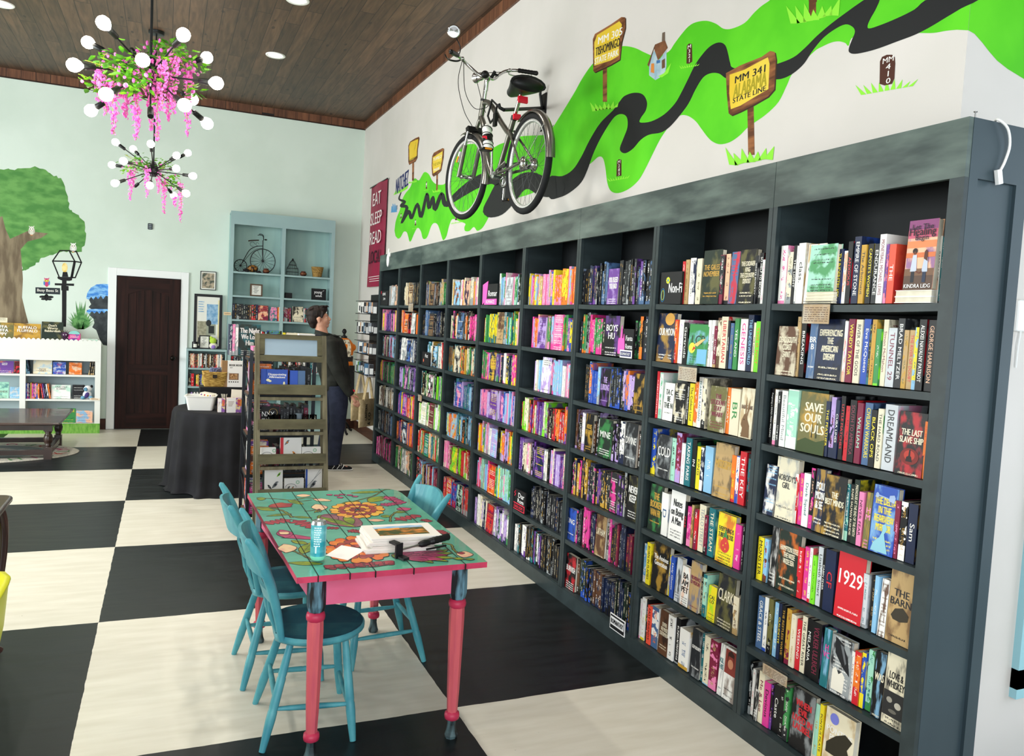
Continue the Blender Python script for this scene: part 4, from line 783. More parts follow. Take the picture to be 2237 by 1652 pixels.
# the six far bays, each shelf with its own range of colours
PF = {6: [('sk mg pk la og ye bl ta', .02, [(1200+0, 0)]), ('og gr bl pu mg ye sk la pk', .10, [('la bk pu'), ('pk wh mg')]), ('sk nv mg pk wh cr la', .17, ['wh bk la']), ('li pu bk re og br cr', .0, []), ('wh bk la pu pk cr', .0, ['nv ye pu']), ('bk bk ch nv', .24, []), ('bk bk pu ch te bk wh', .0, [])],
      5: [('pk sk gr mi dg wh', .30, ['si ch gy']), ('og li ye sk pk cr te gr', .03, ['ta ch br']), ('pu bk wh nv la mg pk ye gr', .02, ['nv ye go']), ('pu la sk pk bl cr', .02, ['pu ye la']), ('la wh pk og ye gr bk', .02, ['la wh sk']), ('sk pk re mi ye gr mg', .02, ['re wh og']), ('wh la cr pu gr nv', .02, ['ma og re'])],
      4: [('cr og pe pk go wh', .04, ['sk og br', 'pe ma nv']), ('mg gr ch cr bk og', .05, ['db wh bk']), ('br cr te og go gr', .03, ['cr gy ch']), ('sk la go nv db te', .18, ['bl wh pk']), ('sk og ye bk te', .02, ['sk ye og']), ('re ma pk li cr br', .02, ['li ch ye']), ('bl re nv', .02, ['re wh go', 'dg wh mi'])],
      3: [('br ch db bk ta gr', .06, ['br ta bk']), ('bk db nv ch bk', .03, ['ch ta br']), ('re sk cr go wh te', .20, ['bk cr sk']), ('cr li bk gr te', .06, ['bk pk wh']), ('cr wh gr li', .02, ['wh gr cr', 'ma cr br']), ('re og cr gr te', .02, ['te wh gr']), ('re sk bk gr ma ta', .02, [])],
      2: [('ch cr br bk ta', .12, ['br cr ta']), ('br bk og re ch', .03, ['og wh br', 'wh bk gy']), ('nv bk wh db', .03, ['wh ch gy', 'nv sk bl']), ('gr pu la nv ch', .03, ['nv la pk']), ('bl re og ye pk pu', .03, ['pu wh mg']), ('nv pu og re', .03, ['nv sk wh']), ('bk wh gr pe ye', .02, ['wh bk gy'])],
      1: [('ch gy pe bk', .30, ['si gy gy']), ('pu pk ye bl nv bk', .03, []), ('bk cr pk sk ch', .10, []), ('te ch go mg gr', .03, []), ('wh cr br ta bk', .03, []), ('db nv ch br', .05, []), ('bk mg pk ma ch', .03, [])]}
rf = random.Random(5)
for bay, rows in PF.items():
    for row, (pal, gap, faces) in enumerate(rows):
        ya, yb = SC[bay-1]-.03-gap, SC[bay]+.03
        faces = [q for q in faces if isinstance(q, str)]
        seg_ = (ya-yb)/(len(faces)+1) if faces else 0; cur = ya
        def o2(ym, t, h, run): stuff_spine(row, ym, t, h, run, rf)
        for fq in faces:
            w = rf.uniform(.12, .15); tgt = cur-seg_*rf.uniform(.5, .95)+w/2; tgt = max(tgt, yb+w)
            cur = spines(bay, row, cur, tgt, pal, rf, o2); c3 = fq.split(); stuff_face(row, cur, w, rf.uniform(.2, .235), *c3, rf); cur -= w
        spines(bay, row, cur, yb+rf.uniform(0, .02), pal, rf, o2)
so = stuffK.build('shelved_books'); tag(so, 'many-coloured small books packed on the farther bays of the long slate bookcase', 'books', None, 'stuff')
# ---------------------------------------------------------------- signs and notes on the bookcase
def shelf_sign(bay, row, O, K, x0, x1, tp, lines, label, extra=None, dx=.012, th=.012):
    z = ZS[row]; X = XF+dx; ya, yb = yfor(O[0]+x0/K, X, z), yfor(O[0]+x1/K, X, z); h = zfor(O[1]+tp/K, X, ya)-z
    b = MB(); b.box((0, yb-ya, 0), (th, 0, h), mat('sign_black', '#17171A', .5)); w = ya-yb
    for t, u, v, hh, mw, m_ in lines: b.text(t, (-.0008, -w*u, h*v), (0, -1, 0), (0, 0, 1), hh*h, mw*w, m_, .02, 1.3)
    if extra: extra(b, w, h)
    o = b.build('shelf_sign', None, label, 'sign', 'section signs on the long bookcase'); o.location = (X, ya, z); return o
sw = mat('sign_white', '#F4F4F4', .6); sye = mat('sign_yellow', '#E6EB4A', .6); sbl = mat('sign_blue', '#3D9BD8', .6); spk = mat('sign_pink', '#F265C0', .6); srd = mat('sign_red', '#E8304A', .6)
def flower(b, w, h):
    for i in range(8): a = i*pi/4; b.poly([(-.001, -w*.36+(.011*cos(a)+.006*cos(q)), h*.74+(.011*sin(a)+.006*sin(q))) for q in [j*pi/4 for j in range(8)]], sye)
    b.poly([(-.0012, -w*.36+.005*cos(q), h*.74+.005*sin(q)) for q in [j*pi/4 for j in range(8)]], sbl)
    for k_, r0 in ((0, .022), (1, .016)): b.tube([(-.001, -w*.14+r0*cos(q)*.7, h*.28+r0*sin(q)*1.5) for q in [j*pi/6 for j in range(12)]], .0012, (sbl, sye)[k_], 4, True)
shelf_sign(8, 0, *T4, 160, 338, 140, [('Non-Fi', .72, .5, .30, .62, sw)], 'black shelf sign with a yellow flower reading Non-Fi, second nearest bay', flower)
def castle(b, w, h):
    P = [(0, 0), (0, .5), (.04, .62), (.08, .5), (.08, .62), (.16, .62), (.2, .95), (.24, 1.12), (.28, .95), (.3, .62), (.38, .6), (.42, .78), (.46, .6), (.5, .3), (.5, 0)]
    b.poly([(-.004, -w*(x-.12), h*(.12+y*.9)) for x, y in P], spk, (.003, 0, 0)); b.box((-.006, -w*1.0, 0), (-.003, -w*.1, h*.27), sw); b.box((-.007, -w*.95, h*.05), (-.0055, -w*.15, h*.22), mat('sign_navy', '#2A2C66', .5)); b.text('ROMANTASY', (-.008, -w*.55, h*.135), (0, -1, 0), (0, 0, 1), h*.1, w*.7, sw, .03)
shelf_sign(7, 1, *T6, 522, 634, 700, [('Fanta', .68, .68, .17, .5, sw), ('Roma', .68, .40, .17, .5, sw)], 'black shelf sign with a pink castle reading Fanta Roma, third nearest bay', castle, dx=.006)
Z8b = ((800, 560), 4.859)
def pinkend(b, w, h): b.poly([(-.003, .004, h*.98), (-.003, -w*.35, h*1.15), (-.003, -w*.28, h*.3), (-.003, -w*.1, h*.1), (-.003, 0, h*.0)], spk, (.003, 0, 0)); b.box((-.005, -w, 0), (-.001, -w*.15, h*.28), spk); b.text('ROMANCE', (-.006, -w*.58, h*.14), (0, -1, 0), (0, 0, 1), h*.16, w*.7, sw, .03)
shelf_sign(5, 0, *Z8b, 1235, 1385, 300, [('Romar', .68, .55, .28, .6, sw)], 'black and pink shelf sign reading Romar on the fifth bay from the camera', pinkend)
shelf_sign(3, 2, *Z8b, 590, 665, 1010, [('Fict', .62, .72, .26, .6, sw)], 'black shelf sign reading Fict on the seventh bay from the camera', lambda b, w, h: b.ell((-.002, -w*.25, h*.35), (.002, .012, .016), mat('sign_coral', '#F07A5A', .6), 8, 5))
shelf_sign(1, 0, *Z8b, 145, 228, 372, [('ISSIVE', .5, .78, .18, .8, sw), ('Jurys', .55, .45, .2, .6, sw)], 'black shelf sign in the farthest bay of the long bookcase', lambda b, w, h: b.ell((-.002, -w*.15, h*.9), (.002, .008, .02), srd, 8, 5))
Z3 = ((700, 900), 4.13)
def darkr(b, w, h): b.box((-.004, -w*.98, h*.02), (-.001, -w*.02, h*.34), srd); b.box((-.0046, -w*.94, h*.06), (-.0038, -w*.06, h*.30), mat('sign_black')); b.text('DARK ROM', (-.0055, -w*.5, h*.18), (0, -1, 0), (0, 0, 1), h*.14, w*.7, srd, .03); b.tube([(-.002, -w*.2, h*.9), (-.002, -w*.12, h*.8), (-.002, -w*.22, h*.75), (-.002, -w*.14, h*.64)], .003, srd, 5)
shelf_sign(6, 5, *Z3, 1735, 1842, 680, [('Dar', .66, .75, .24, .5, sw), ('Rom', .62, .48, .2, .6, sw)], 'black and red shelf sign reading Dar Rom on the fourth bay from camera', darkr)
b = MB(); z = ZS[6]; ya, yb = yfor(1210+393/3.177, XF, z), yfor(1210+495/3.177, XF, z)
b.box((XF-.004, yb, z-.03), (XF-.001, ya, z+.055), sw); b.box((XF-.0052, yb+.006, z-.024), (XF-.0038, ya-.006, z+.049), mat('sign_black')); b.box((XF-.006, yb+.01, z-.004), (XF-.0048, ya-.01, z+.04), sw); b.text('ROMANTASY', (XF-.007, (ya+yb)/2, z+.018), (0, -1, 0), (0, 0, 1), .026, ya-yb-.03, mat('sign_black'), .04)
b.build('shelf_label', None, 'white label with black border on the lowest shelf edge, third nearest bay', 'label')
paper = mat('aged_note_paper', '#F0E2CC', .8, c2='#E0C29A', scale=16)
acr = mat('clear_acrylic', '#FFFFFF', .05, trans=1)
def note(bay, row, x0, x1, y0, y1, label, tear=0):
    X = XF-.004; a = at(0, X, x0, y0); e = at(0, X, x1, y1)
    b = MB(); b.box((X-.001, e.y, e.z), (X, a.y, a.z), paper); r_ = random.Random(int(x0)); n = 7; H = a.z-e.z; Wd = a.y-e.y
    for i in range(n):
        z1 = a.z-H*(.16+i*.8/n); y_ = a.y-Wd*.07
        while y_ > e.y+Wd*.1:
            l_ = r_.uniform(.05, .18)*Wd; b.box((X-.0016, max(y_-l_, e.y+Wd*.06), z1-H*.035), (X-.0009, y_, z1), mat('note_ink', '#8A6A58', .8)); y_ -= l_+Wd*.04
    o = b.build('note_card', None, label, 'note card', 'handwritten note cards on shelf edges')
    c = MB(); c.box((X-.0035, e.y-.002, e.z-.002), (X-.0022, a.y+.002, a.z+.012), acr); c.box((X-.0035, e.y-.002, a.z+.010), (XF+.03, a.y+.002, a.z+.0115), acr); c.build('clear_holder', o)
note(9, 0, 1756, 1811, 665, 708, 'handwritten note card hanging from the top shelf of the bay nearest the camera')
note(8, 1, 1484, 1521, 800, 836, 'handwritten note card hanging in the second nearest bay')
note(9, 5, 1668, 1719, 1448, 1503, 'handwritten note card low in the bay nearest the camera, above the lowest shelf')
note(2, 0, 893, 902, 664, 681, 'tiny pale note card on the eighth bay from the camera, top shelf edge')
note(3, 4, 914, 921, 862, 878, 'tiny pale note card on the seventh bay from the camera, middle shelf')
b = MB(); p = at(0, XF+.03, 854, 569)
b.ell((XF-.004, p.y, p.z), (.012, .05, .075), mat('white_plastic'), 10, 8); b.ell((XF-.004, p.y-.02, p.z+.09), (.010, .018, .04), mat('white_plastic'), 8, 6); b.ell((XF-.004, p.y-.08, p.z+.06), (.010, .016, .03), mat('white_plastic'), 8, 6)
b.build('bunny_cutout', None, 'small white bunny shaped cutout on the frieze at the far end of the bookcase', 'cutout')

# pictures printed on the covers that show them clearly
def cover_art(prefix, *shapes):
    o = next((q for q in COL.objects if q.name.split('.')[0] == 'book' and q.get('label', '').startswith(prefix)), None)
    if o is None: print('no cover for', prefix); return
    xs = [c[0] for c in o.bound_box]; ys = [c[1] for c in o.bound_box]; zs = [c[2] for c in o.bound_box]; w, h, y = max(xs), max(zs), min(ys)
    b = MB()
    for k, (c, pts) in enumerate(shapes):
        yy = y-.0002-.0002*k
        if len(pts) == 4 and not isinstance(pts[0], tuple): cx, cz, rx, rz = pts; P = [(w*cx+w*rx*cos(q), yy, h*cz+w*rz*sin(q)) for q in [i*pi/9 for i in range(18)]]
        else: P = [(w*a, yy, h*e) for a, e in pts]
        b.poly(P, mat('cover_print_'+c[1:], c, .45))
    b.build('cover_picture', o, fix=True)
def R4(x0, z0, x1, z1): return [(x0, z0), (x1, z0), (x1, z1), (x0, z1)]
cover_art('peach book facing out', ('#8A4A78', R4(.0, .86, 1, 1)), ('#C8607A', R4(0, .74, 1, .86)), ('#E88A5A', R4(0, .60, 1, .70)), ('#D8784A', R4(0, .46, 1, .53)), ('#5A4438', R4(0, 0, 1, .20)), ('#7A5A44', R4(0, .20, 1, .30)),
  ('#20242E', [(.24, .10), (.36, .10), (.36, .36), (.24, .36)]), ('#C4CCDC', [(.20, .26), (.42, .26), (.38, .50), (.25, .50)]), ('#2A1A18', (.31, .555, .085, .085)), ('#6A3A2A', (.31, .525, .04, .05)),
  ('#26324A', [(.64, .10), (.76, .10), (.76, .34), (.64, .34)]), ('#BCC8DA', [(.60, .25), (.80, .25), (.77, .45), (.65, .45)]), ('#5A3226', [(.64, .44), (.65, .54), (.70, .57), (.75, .54), (.77, .40)]), ('#6A3A2A', [(.40, .25), (.52, .225), (.62, .25), (.62, .27), (.52, .245), (.40, .27)]))
b = MB(); o = next(q for q in COL.objects if q.get('label', '').startswith('peach book facing out')); yy = min(c[1] for c in o.bound_box)-.0034; h = max(c[2] for c in o.bound_box); w = max(c[0] for c in o.bound_box)
for t_, z_, hh in (('Let The', .90, .018), ('Healing', .815, .034), ('Begin', .735, .022)): b.text(t_, (w/2, yy, h*z_), (1, 0, 0), (0, 0, 1), hh, w*.9, mat('cover_print_title', '#241826', .45), .02)
b.text('KINDRA LIDG', (w/2, yy, h*.05), (1, 0, 0), (0, 0, 1), .013, w*.9, sw, .02); b.build('cover_title', o)
cover_art('yellow book facing out with dark green', ('#D0423A', (.5, .36, .26, .26)), ('#D0423A', [(.28, .42), (.5, .60), (.72, .42)]), ('#3F8A4A', [(.36, .50), (.5, .70), (.64, .50), (.5, .54)]), ('#E8B83A', (.42, .36, .03, .03)), ('#E8B83A', (.56, .42, .03, .03)), ('#E8B83A', (.55, .30, .03, .03)))
cover_art('blue book facing out with yellow', ('#A8BCE0', [(.62, .80), (.86, .78), (.90, .86), (.84, .90), (.66, .88)]), ('#A8BCE0', [(.20, .84), (.62, .825), (.62, .84), (.20, .86)]), ('#A8BCE0', (.16, .85, .07, .09)), ('#8FC8D8', [(.10, .02), (.80, .02), (.66, .20), (.60, .30), (.70, .38), (.62, .46), (.50, .42), (.52, .34), (.42, .24), (.18, .14)]))
cover_art('black book facing out with cream print, second such on third shelf, nearest', ('#7A1E18', (.5, .30, .34, .26)), ('#B8382A', (.5, .32, .2, .16)), ('#1A0C0C', [(.38, .22), (.62, .22), (.58, .30), (.54, .31), (.53, .42), (.48, .40), (.47, .31), (.40, .29)]))
cover_art('tan book facing out with black', ('#3A3428', [(.15, .36), (.30, .46), (.62, .50), (.88, .42), (.86, .34), (.55, .30), (.25, .31)]))
cover_art('cream book facing out with brown', ('#7A5C3E', [(.20, .02), (.85, .02), (.80, .26), (.62, .38), (.55, .50), (.35, .48), (.18, .36), (.14, .26), (.26, .20)]), ('#8A6A4A', [(.42, .46), (.38, .66), (.44, .82), (.50, .66), (.50, .48)]), ('#8A6A4A', [(.52, .46), (.60, .66), (.72, .80), (.70, .60), (.60, .44)]), ('#2A1C14', (.36, .37, .035, .035)))
cover_art('navy book facing out with white print, first such on second shelf, second', ('#D8A24A', (.62, .88, .26, .2)), ('#A8824A', [(.1, .04), (.4, .04), (.5, .12), (.72, .2), (.62, .1), (.9, .04), (.9, 0), (.1, 0)]))
cover_art('green book facing out with dark', ('#E8E04A', (.22, .42, .17, .17)), ('#C8342E', [(.22, .34), (.42, .42), (.30, .46)]), ('#7ABCE0', R4(.5, .05, 1, .4)), ('#E8C07A', [(.3, .5), (.7, .64), (.9, .66), (.5, .46)]))
cover_art('grey book facing out with white', ('#1C1E22', [(.15, .98), (.5, .9), (.8, .7), (.95, .4), (.6, .5), (.2, .7)]), ('#EDE8DA', [(.15, .06), (.72, .06), (.74, .36), (.6, .42), (.45, .36), (.3, .46), (.15, .4)]), ('#6A6E72', [(.4, .88), (.55, .86), (.75, .6), (.7, .56)]))
cover_art('cream book facing out with black print, fourth such on sixth', ('#2A2A2A', R4(.0, .12, 1, .46)), ('#9A968A', (.3, .34, .14, .12)), ('#BEB9AA', (.72, .3, .16, .14)), ('#6A675E', (.5, .2, .2, .08)))
cover_art('cream book facing out with white', ('#2E2A1E', [(.1, .45), (.4, .62), (.7, .72), (.95, .66), (.8, .5), (.95, .35), (.4, .3), (.1, .3)]), ('#7A80D8', (.3, .86, .15, .15)))
cover_art('olive book facing out with cream', ('#3A4A22', [(0, .16), (.3, .24), (.7, .2), (1, .26), (1, 0), (0, 0)]), ('#2A2E1C', [(.5, .26), (.52, .58), (.54, .26)]), ('#2A2E1C', [(.66, .26), (.68, .64), (.7, .26)]))
cover_art('white book facing out with charcoal print, fourth such on lowest', ('#8A3A32', R4(.04, .5, .96, .96)), ('#C88A6A', (.5, .70, .22, .26)), ('#3A1E18', [(.2, .6), (.25, .9), (.5, .96), (.75, .9), (.8, .6), (.7, .84), (.3, .84)]))
# ================================================================ painted table
pinkw = mat('table_pink_paint', '#CF5C7C', .45, c2='#D9668A', scale=6, stretch=(1, 1, 1), lo=.3, hi=.7); pinkd = mat('table_rose_edge', '#C23A5A', .45, c2='#AE3050', scale=14)
pinkl = mat('table_coral_leg', '#CC5E62', .45, c2='#BE5260', scale=9, stretch=(6, 6, .8), lo=.3, hi=.7)
ringr = mat('table_ring_red', '#B5304E', .4); blk2 = mat('table_slate_streaked', '#5E8494', .45, c2='#181C20', scale=16, stretch=(2, 2, .35), lo=.42, hi=.56)
ft = mat('table_foot_dark', '#4E6468', .45, c2='#15181A', scale=14, stretch=(2, 2, .5), lo=.4, hi=.6)
turq = mat('table_top_green', '#5DAE92', .32, c2='#4C9A84', scale=5, stretch=(1, 2.5, 1), coat=.35, lo=.3, hi=.7)
table = thing('painted_table', 'wooden table with flowers painted on its green top, pink apron and coral legs', 'table', (1.08, -1.1, 0))
def tp4(b, name, label=None, par=None, fix=False):
    o = b.build(name, None, label, fix=fix); o.parent = par or table; o.matrix_parent_inverse = Matrix.Translation((-1.08, 1.1, 0)); return o
NL, NR, FR, FL = (.732, -1.815), (1.453, -1.80), (1.452, -.44), (.688, -.44)
b = MB(); out = [NL, NR, (1.455, -.56), (1.445, -.49), (1.415, -.45), (1.37, -.44), FL]
tp_ = [Vector((x, y, .76)) for x, y in out]; bt_ = [Vector((x, y, .738)) for x, y in out]; n = len(out)
b.add(tp_, [list(range(n))], turq); b.add(bt_, [list(range(n-1, -1, -1))], pinkd); b.add(tp_+bt_, [(i, n+i, n+(i+1) % n, (i+1) % n) for i in range(n)], pinkd)
def Z6(x, y): return 560+x/4.302, 1060+y/4.302
def tpt(x, y, l=1): return at(2, .7603+l*.00022, *Z6(x, y))
dkl = mat('paint_outline', '#4A2230', .4); GR_ = mat('paint_leaf_green', '#8E9A2A', .4, c2='#5E7A32', scale=22); RD_ = mat('paint_leaf_red', '#A83C46', .4, c2='#8E3040', scale=18); MG_ = mat('paint_magenta', '#9A3560', .4, c2='#B8486E', scale=20)
CRM = mat('paint_cream_bud', '#E6C79A', .4, c2='#E0A890', scale=20); OR_ = mat('paint_orange_petal', '#E08A3A', .4, c2='#D8642E', scale=16); YL_ = mat('paint_yellow_petal', '#E8B548', .4, c2='#DE9438', scale=18); MR_ = mat('paint_maroon', '#8E3038', .4, c2='#A84A3C', scale=18); BP_ = mat('paint_brown_plume', '#7A4A58', .4, c2='#94606A', scale=16)
lay_ = [1.0]
def shape(P, m, ow=.0035, closed=True, k=5):
    """painted patch: world points, filled, with a brushed outline"""
    lay_[0] += .06; l = lay_[0]*.00022+.7603
    C = cat_rom([(p[0], p[1], 0) for p in P], k, True)
    b.poly([(p.x, p.y, l) for p in C], m); strip(C, ow, l+.00008, True)
def strip(C, ow, l, closed=False, m=None, taper=False):
    n = len(C); A, B = [], []
    for i, p in enumerate(C):
        t = C[(i+1) % n]-C[i-1] if closed else C[min(i+1, n-1)]-C[max(i-1, 0)]
        if t.length < 1e-7: t = Vector((1, 0, 0))
        t.normalize(); w = ow*(.7+.5*sin(i*.9)**2)/2*((1-i/n*.7) if taper else 1); q = Vector((-t.y, t.x, 0))*w; A.append(Vector((p.x, p.y, l))+q); B.append(Vector((p.x, p.y, l))-q)
    for i in range(n if closed else n-1): j = (i+1) % n; b.quad(A[i], B[i], B[j], A[j], m or dkl)
def wv(x, y): q = tpt(x, y); return Vector((q.x, q.y, 0))
def stem(pts, w=.007, m=None):
    lay_[0] += .05; l = lay_[0]*.00022+.7603; C = cat_rom([wv(*q) for q in pts], 6); strip(C, w+.006, l, False, dkl); strip(C, w*.6, l+.0001, False, m or GR_)
def leaf(x0, y0, x1, y1, w, m, vein=True, pw=.5):
    a, c = wv(x0, y0), wv(x1, y1); d = c-a; n_ = Vector((-d.y, d.x, 0)).normalized()*w/2
    P = [a, a+d*.25+n_*.75, a+d*pw+n_, a+d*.8+n_*.6, c, a+d*.8-n_*.6, a+d*pw-n_, a+d*.25-n_*.75]; shape(P, m)
    if vein: strip([a+d*t/6 for t in range(1, 7)], .002, (lay_[0]+.03)*.00022+.7603+.0001)
def oak(x0, y0, x1, y1, w, m, n=4):
    a, c = wv(x0, y0), wv(x1, y1); d = c-a; u_ = d.normalized(); n_ = Vector((-d.y, d.x, 0)).normalized()*w/2; P = [a]
    for s_ in (1, -1):
        seq = []
        for i in range(n): t = .15+.75*i/n; seq += [a+d*t+n_*s_*.3, a+d*(t+.12)+n_*s_*(1-.1*i)-d*.04, a+d*(t+.16)+n_*s_*.75]
        P += seq if s_ > 0 else seq[::-1]
        if s_ > 0: P.append(c)
    shape(P, m, .003, k=3); strip([a, a+d*.5, c], .002, (lay_[0]+.03)*.00022+.7603+.0001)
def blossom(cx, cy, rx, ry, n, pet, inner, rot=0):
    c = wv(cx, cy)
    ex = wv(cx+rx, cy)-c; ey = wv(cx, cy-ry)-c
    R = (ex.length+ey.length)/2; U = Vector((1, 0, 0)); V_ = Vector((0, 1, 0))
    for rr, m, off, kk in ((1, pet, 0, n), (.72, inner, .3, n), (.5, pet, .6, max(4, n-2)), (.3, inner, .1, 4)):
        for i in range(kk):
            a = rot+off+i*2*pi/kk; da = pi/kk*1.12
            P = [c+ex*q*cos(a_)+ey*q*sin(a_) for q, a_ in ((.08, a), (.6*rr, a-da*.8), (.95*rr, a-da*.75), (1.04*rr, a-da*.3), (.97*rr, a), (1.05*rr, a+da*.35), (.93*rr, a+da*.8), (.6*rr, a+da*.8))]; shape(P, m, .0035)
# the painting
stem([(0, 118), (180, 128), (330, 140), (470, 118), (560, 128)]); stem([(0, 205), (130, 212), (230, 235), (300, 270), (335, 305)], .011); stem([(330, 140), (420, 150), (520, 140)], .005)
stem([(900, 155), (1000, 130), (1110, 98), (1200, 45), (1260, 40)], .006); stem([(1260, 345), (1262, 300), (1300, 262), (1350, 240)]); stem([(1740, 545), (1830, 560), (1850, 600), (1900, 645)]); stem([(330, 610), (420, 650), (520, 700)]); stem([(450, 245), (520, 240), (560, 225)], .003)
leaf(5, 130, 88, 128, .07, GR_); leaf(300, 140, 438, 182, .045, GR_); leaf(0, 212, 175, 240, .05, GR_); leaf(330, 268, 95, 292, .035, GR_); leaf(345, 296, 520, 308, .035, GR_); leaf(890, 74, 1180, 60, .05, GR_); leaf(1062, 160, 1190, 105, .085, GR_)
leaf(800, 178, 965, 150, .05, GR_); leaf(1170, 290, 1262, 296, .05, GR_); leaf(300, 730, 625, 742, .045, GR_); leaf(330, 520, 482, 556, .04, GR_); leaf(430, 645, 520, 540, .06, GR_); leaf(1290, 258, 1420, 250, .03, GR_)
oak(335, 322, 80, 362, .085, RD_); oak(340, 325, 560, 405, .085, RD_); oak(600, 400, 780, 405, .05, RD_); oak(1295, 335, 1535, 282, .08, RD_); oak(1150, 192, 1360, 168, .07, MG_, 5); oak(1200, 100, 1385, 172, .075, MG_, 5); oak(850, 425, 1000, 440, .06, RD_); oak(1550, 320, 1640, 345, .05, RD_); oak(1690, 420, 1800, 465, .05, RD_)
leaf(120, 205, 340, 176, .10, MR_, False, .7); leaf(205, 470, 545, 505, .065, MG_, False, .2); leaf(190, 462, 345, 452, .13, MG_, False, .4); leaf(225, 462, 300, 440, .05, CRM, False); leaf(1320, 228, 1455, 222, .07, MG_, False)
leaf(372, 100, 512, 98, .065, CRM, False); leaf(535, 133, 702, 148, .06, CRM, False, .35); leaf(1045, 330, 1205, 332, .05, CRM, False); leaf(518, 212, 668, 206, .13, CRM, False, .45); leaf(200, 598, 382, 590, .12, CRM, False, .4); leaf(1880, 648, 2038, 655, .085, CRM, False, .5); leaf(1890, 640, 1960, 640, .035, RD_, False)
for x, y in ((575, 248), (545, 252), (605, 246)): leaf(590, 225, x, y+8, .012, GR_, False)
for x, y in ((660, 95), (730, 100), (780, 92), (850, 98), (900, 110), (760, 120)): leaf(x, y, x+55, y-6, .035, MG_, False)
for i in range(7):
    x = 650+i*92; leaf(x, 780-i*6, x+80, 755-i*7, .05, RD_, False, .4); leaf(x+40, 775-i*6, x+95, 795-i*8, .03, RD_, False)
stem([(640, 790), (850, 772), (1100, 768), (1300, 738)], .003, RD_)
leaf(590, 285, 760, 330, .10, GR_, False); leaf(640, 275, 960, 392, .19, BP_, True, .35); leaf(600, 300, 930, 395, .05, GR_, False); leaf(840, 290, 905, 370, .05, GR_, False)
blossom(950, 232, 250, 72, 8, YL_, MR_, .2)
blossom(960, 600, 305, 118, 8, OR_, MR_, .1)
for k, (dx, dy) in enumerate(((1290, 690), (1420, 700), (1540, 725), (1640, 735), (1780, 720), (1840, 690), (1820, 640), (1780, 610))): leaf(1350+k*30, 640+k*4, dx+20, dy, .05, GR_, False)
for k, (dx, dy) in enumerate(((1480, 640), (1620, 610), (1760, 625), (1800, 660), (1760, 705), (1620, 715))): leaf(1290+k*20, 655+k*4, dx, dy, .06, MG_, True)
leaf(1850, 690, 1960, 700, .03, GR_, False); leaf(1960, 700, 2050, 700, .025, GR_, False)
sl = mat('plank_seam', '#1A1416', .7)
for x0, x1 in ((.806, .79), (.919, .905), (1.012, 1.0), (1.156, 1.15), (1.359, 1.36)):
    b.add([(x0-.0015, -1.812, .7618), (x0+.0015, -1.812, .7618), (x1+.0015, -.442, .7618), (x1-.0015, -.442, .7618)], [(0, 1, 2, 3)], sl); b.box((x0-.0018, -1.8165, .738), (x0+.0018, -1.811, .7618), sl)
tp4(b, 'tabletop', 'green top painted with orange flowers, leaves and buds', fix=True)
LG = [(.83, -1.66), (1.389, -1.663), (1.345, -.508), (.761, -.485)]
def seg_box(b, a, c, w, z0, z1, m):
    a, c = Vector((*a, 0)), Vector((*c, 0)); d = c-a; n_ = Vector((-d.y, d.x, 0)).normalized()*w/2; mid = (a+c)/2
    b.obox((mid.x, mid.y, (z0+z1)/2), d/2, n_, (0, 0, (z1-z0)/2), m)
b = MB()
for i in range(4): seg_box(b, LG[i], LG[(i+1) % 4], .022, .60, .7379, pinkw)
tp4(b, 'apron', 'pink apron')
for i, (x, y) in enumerate(LG):
    b = MB()
    b.lathe([(.034, .7379), (.036, .64), (.036, .60), (.030, .578), (.024, .572)], blk2, (x, y, 0), n=8, smooth=False, rot=.5)
    b.lathe([(.022, .576), (.033, .570), (.036, .558), (.034, .545), (.026, .538)], ringr, (x, y, 0), n=16)
    b.lathe([(.030, .542), (.031, .50), (.029, .40), (.025, .20), (.021, .105)], pinkl, (x, y, 0), n=8, smooth=False, rot=.5)
    b.lathe([(.019, .11), (.029, .104), (.031, .092), (.029, .080), (.019, .074)], ringr, (x, y, 0), n=16)
    b.lathe([(.018, .078), (.017, .055), (.021, .03), (.027, .012), (.024, 0)], ft, (x, y, 0), n=8, smooth=False, rot=.5)
    tp4(b, 'leg')
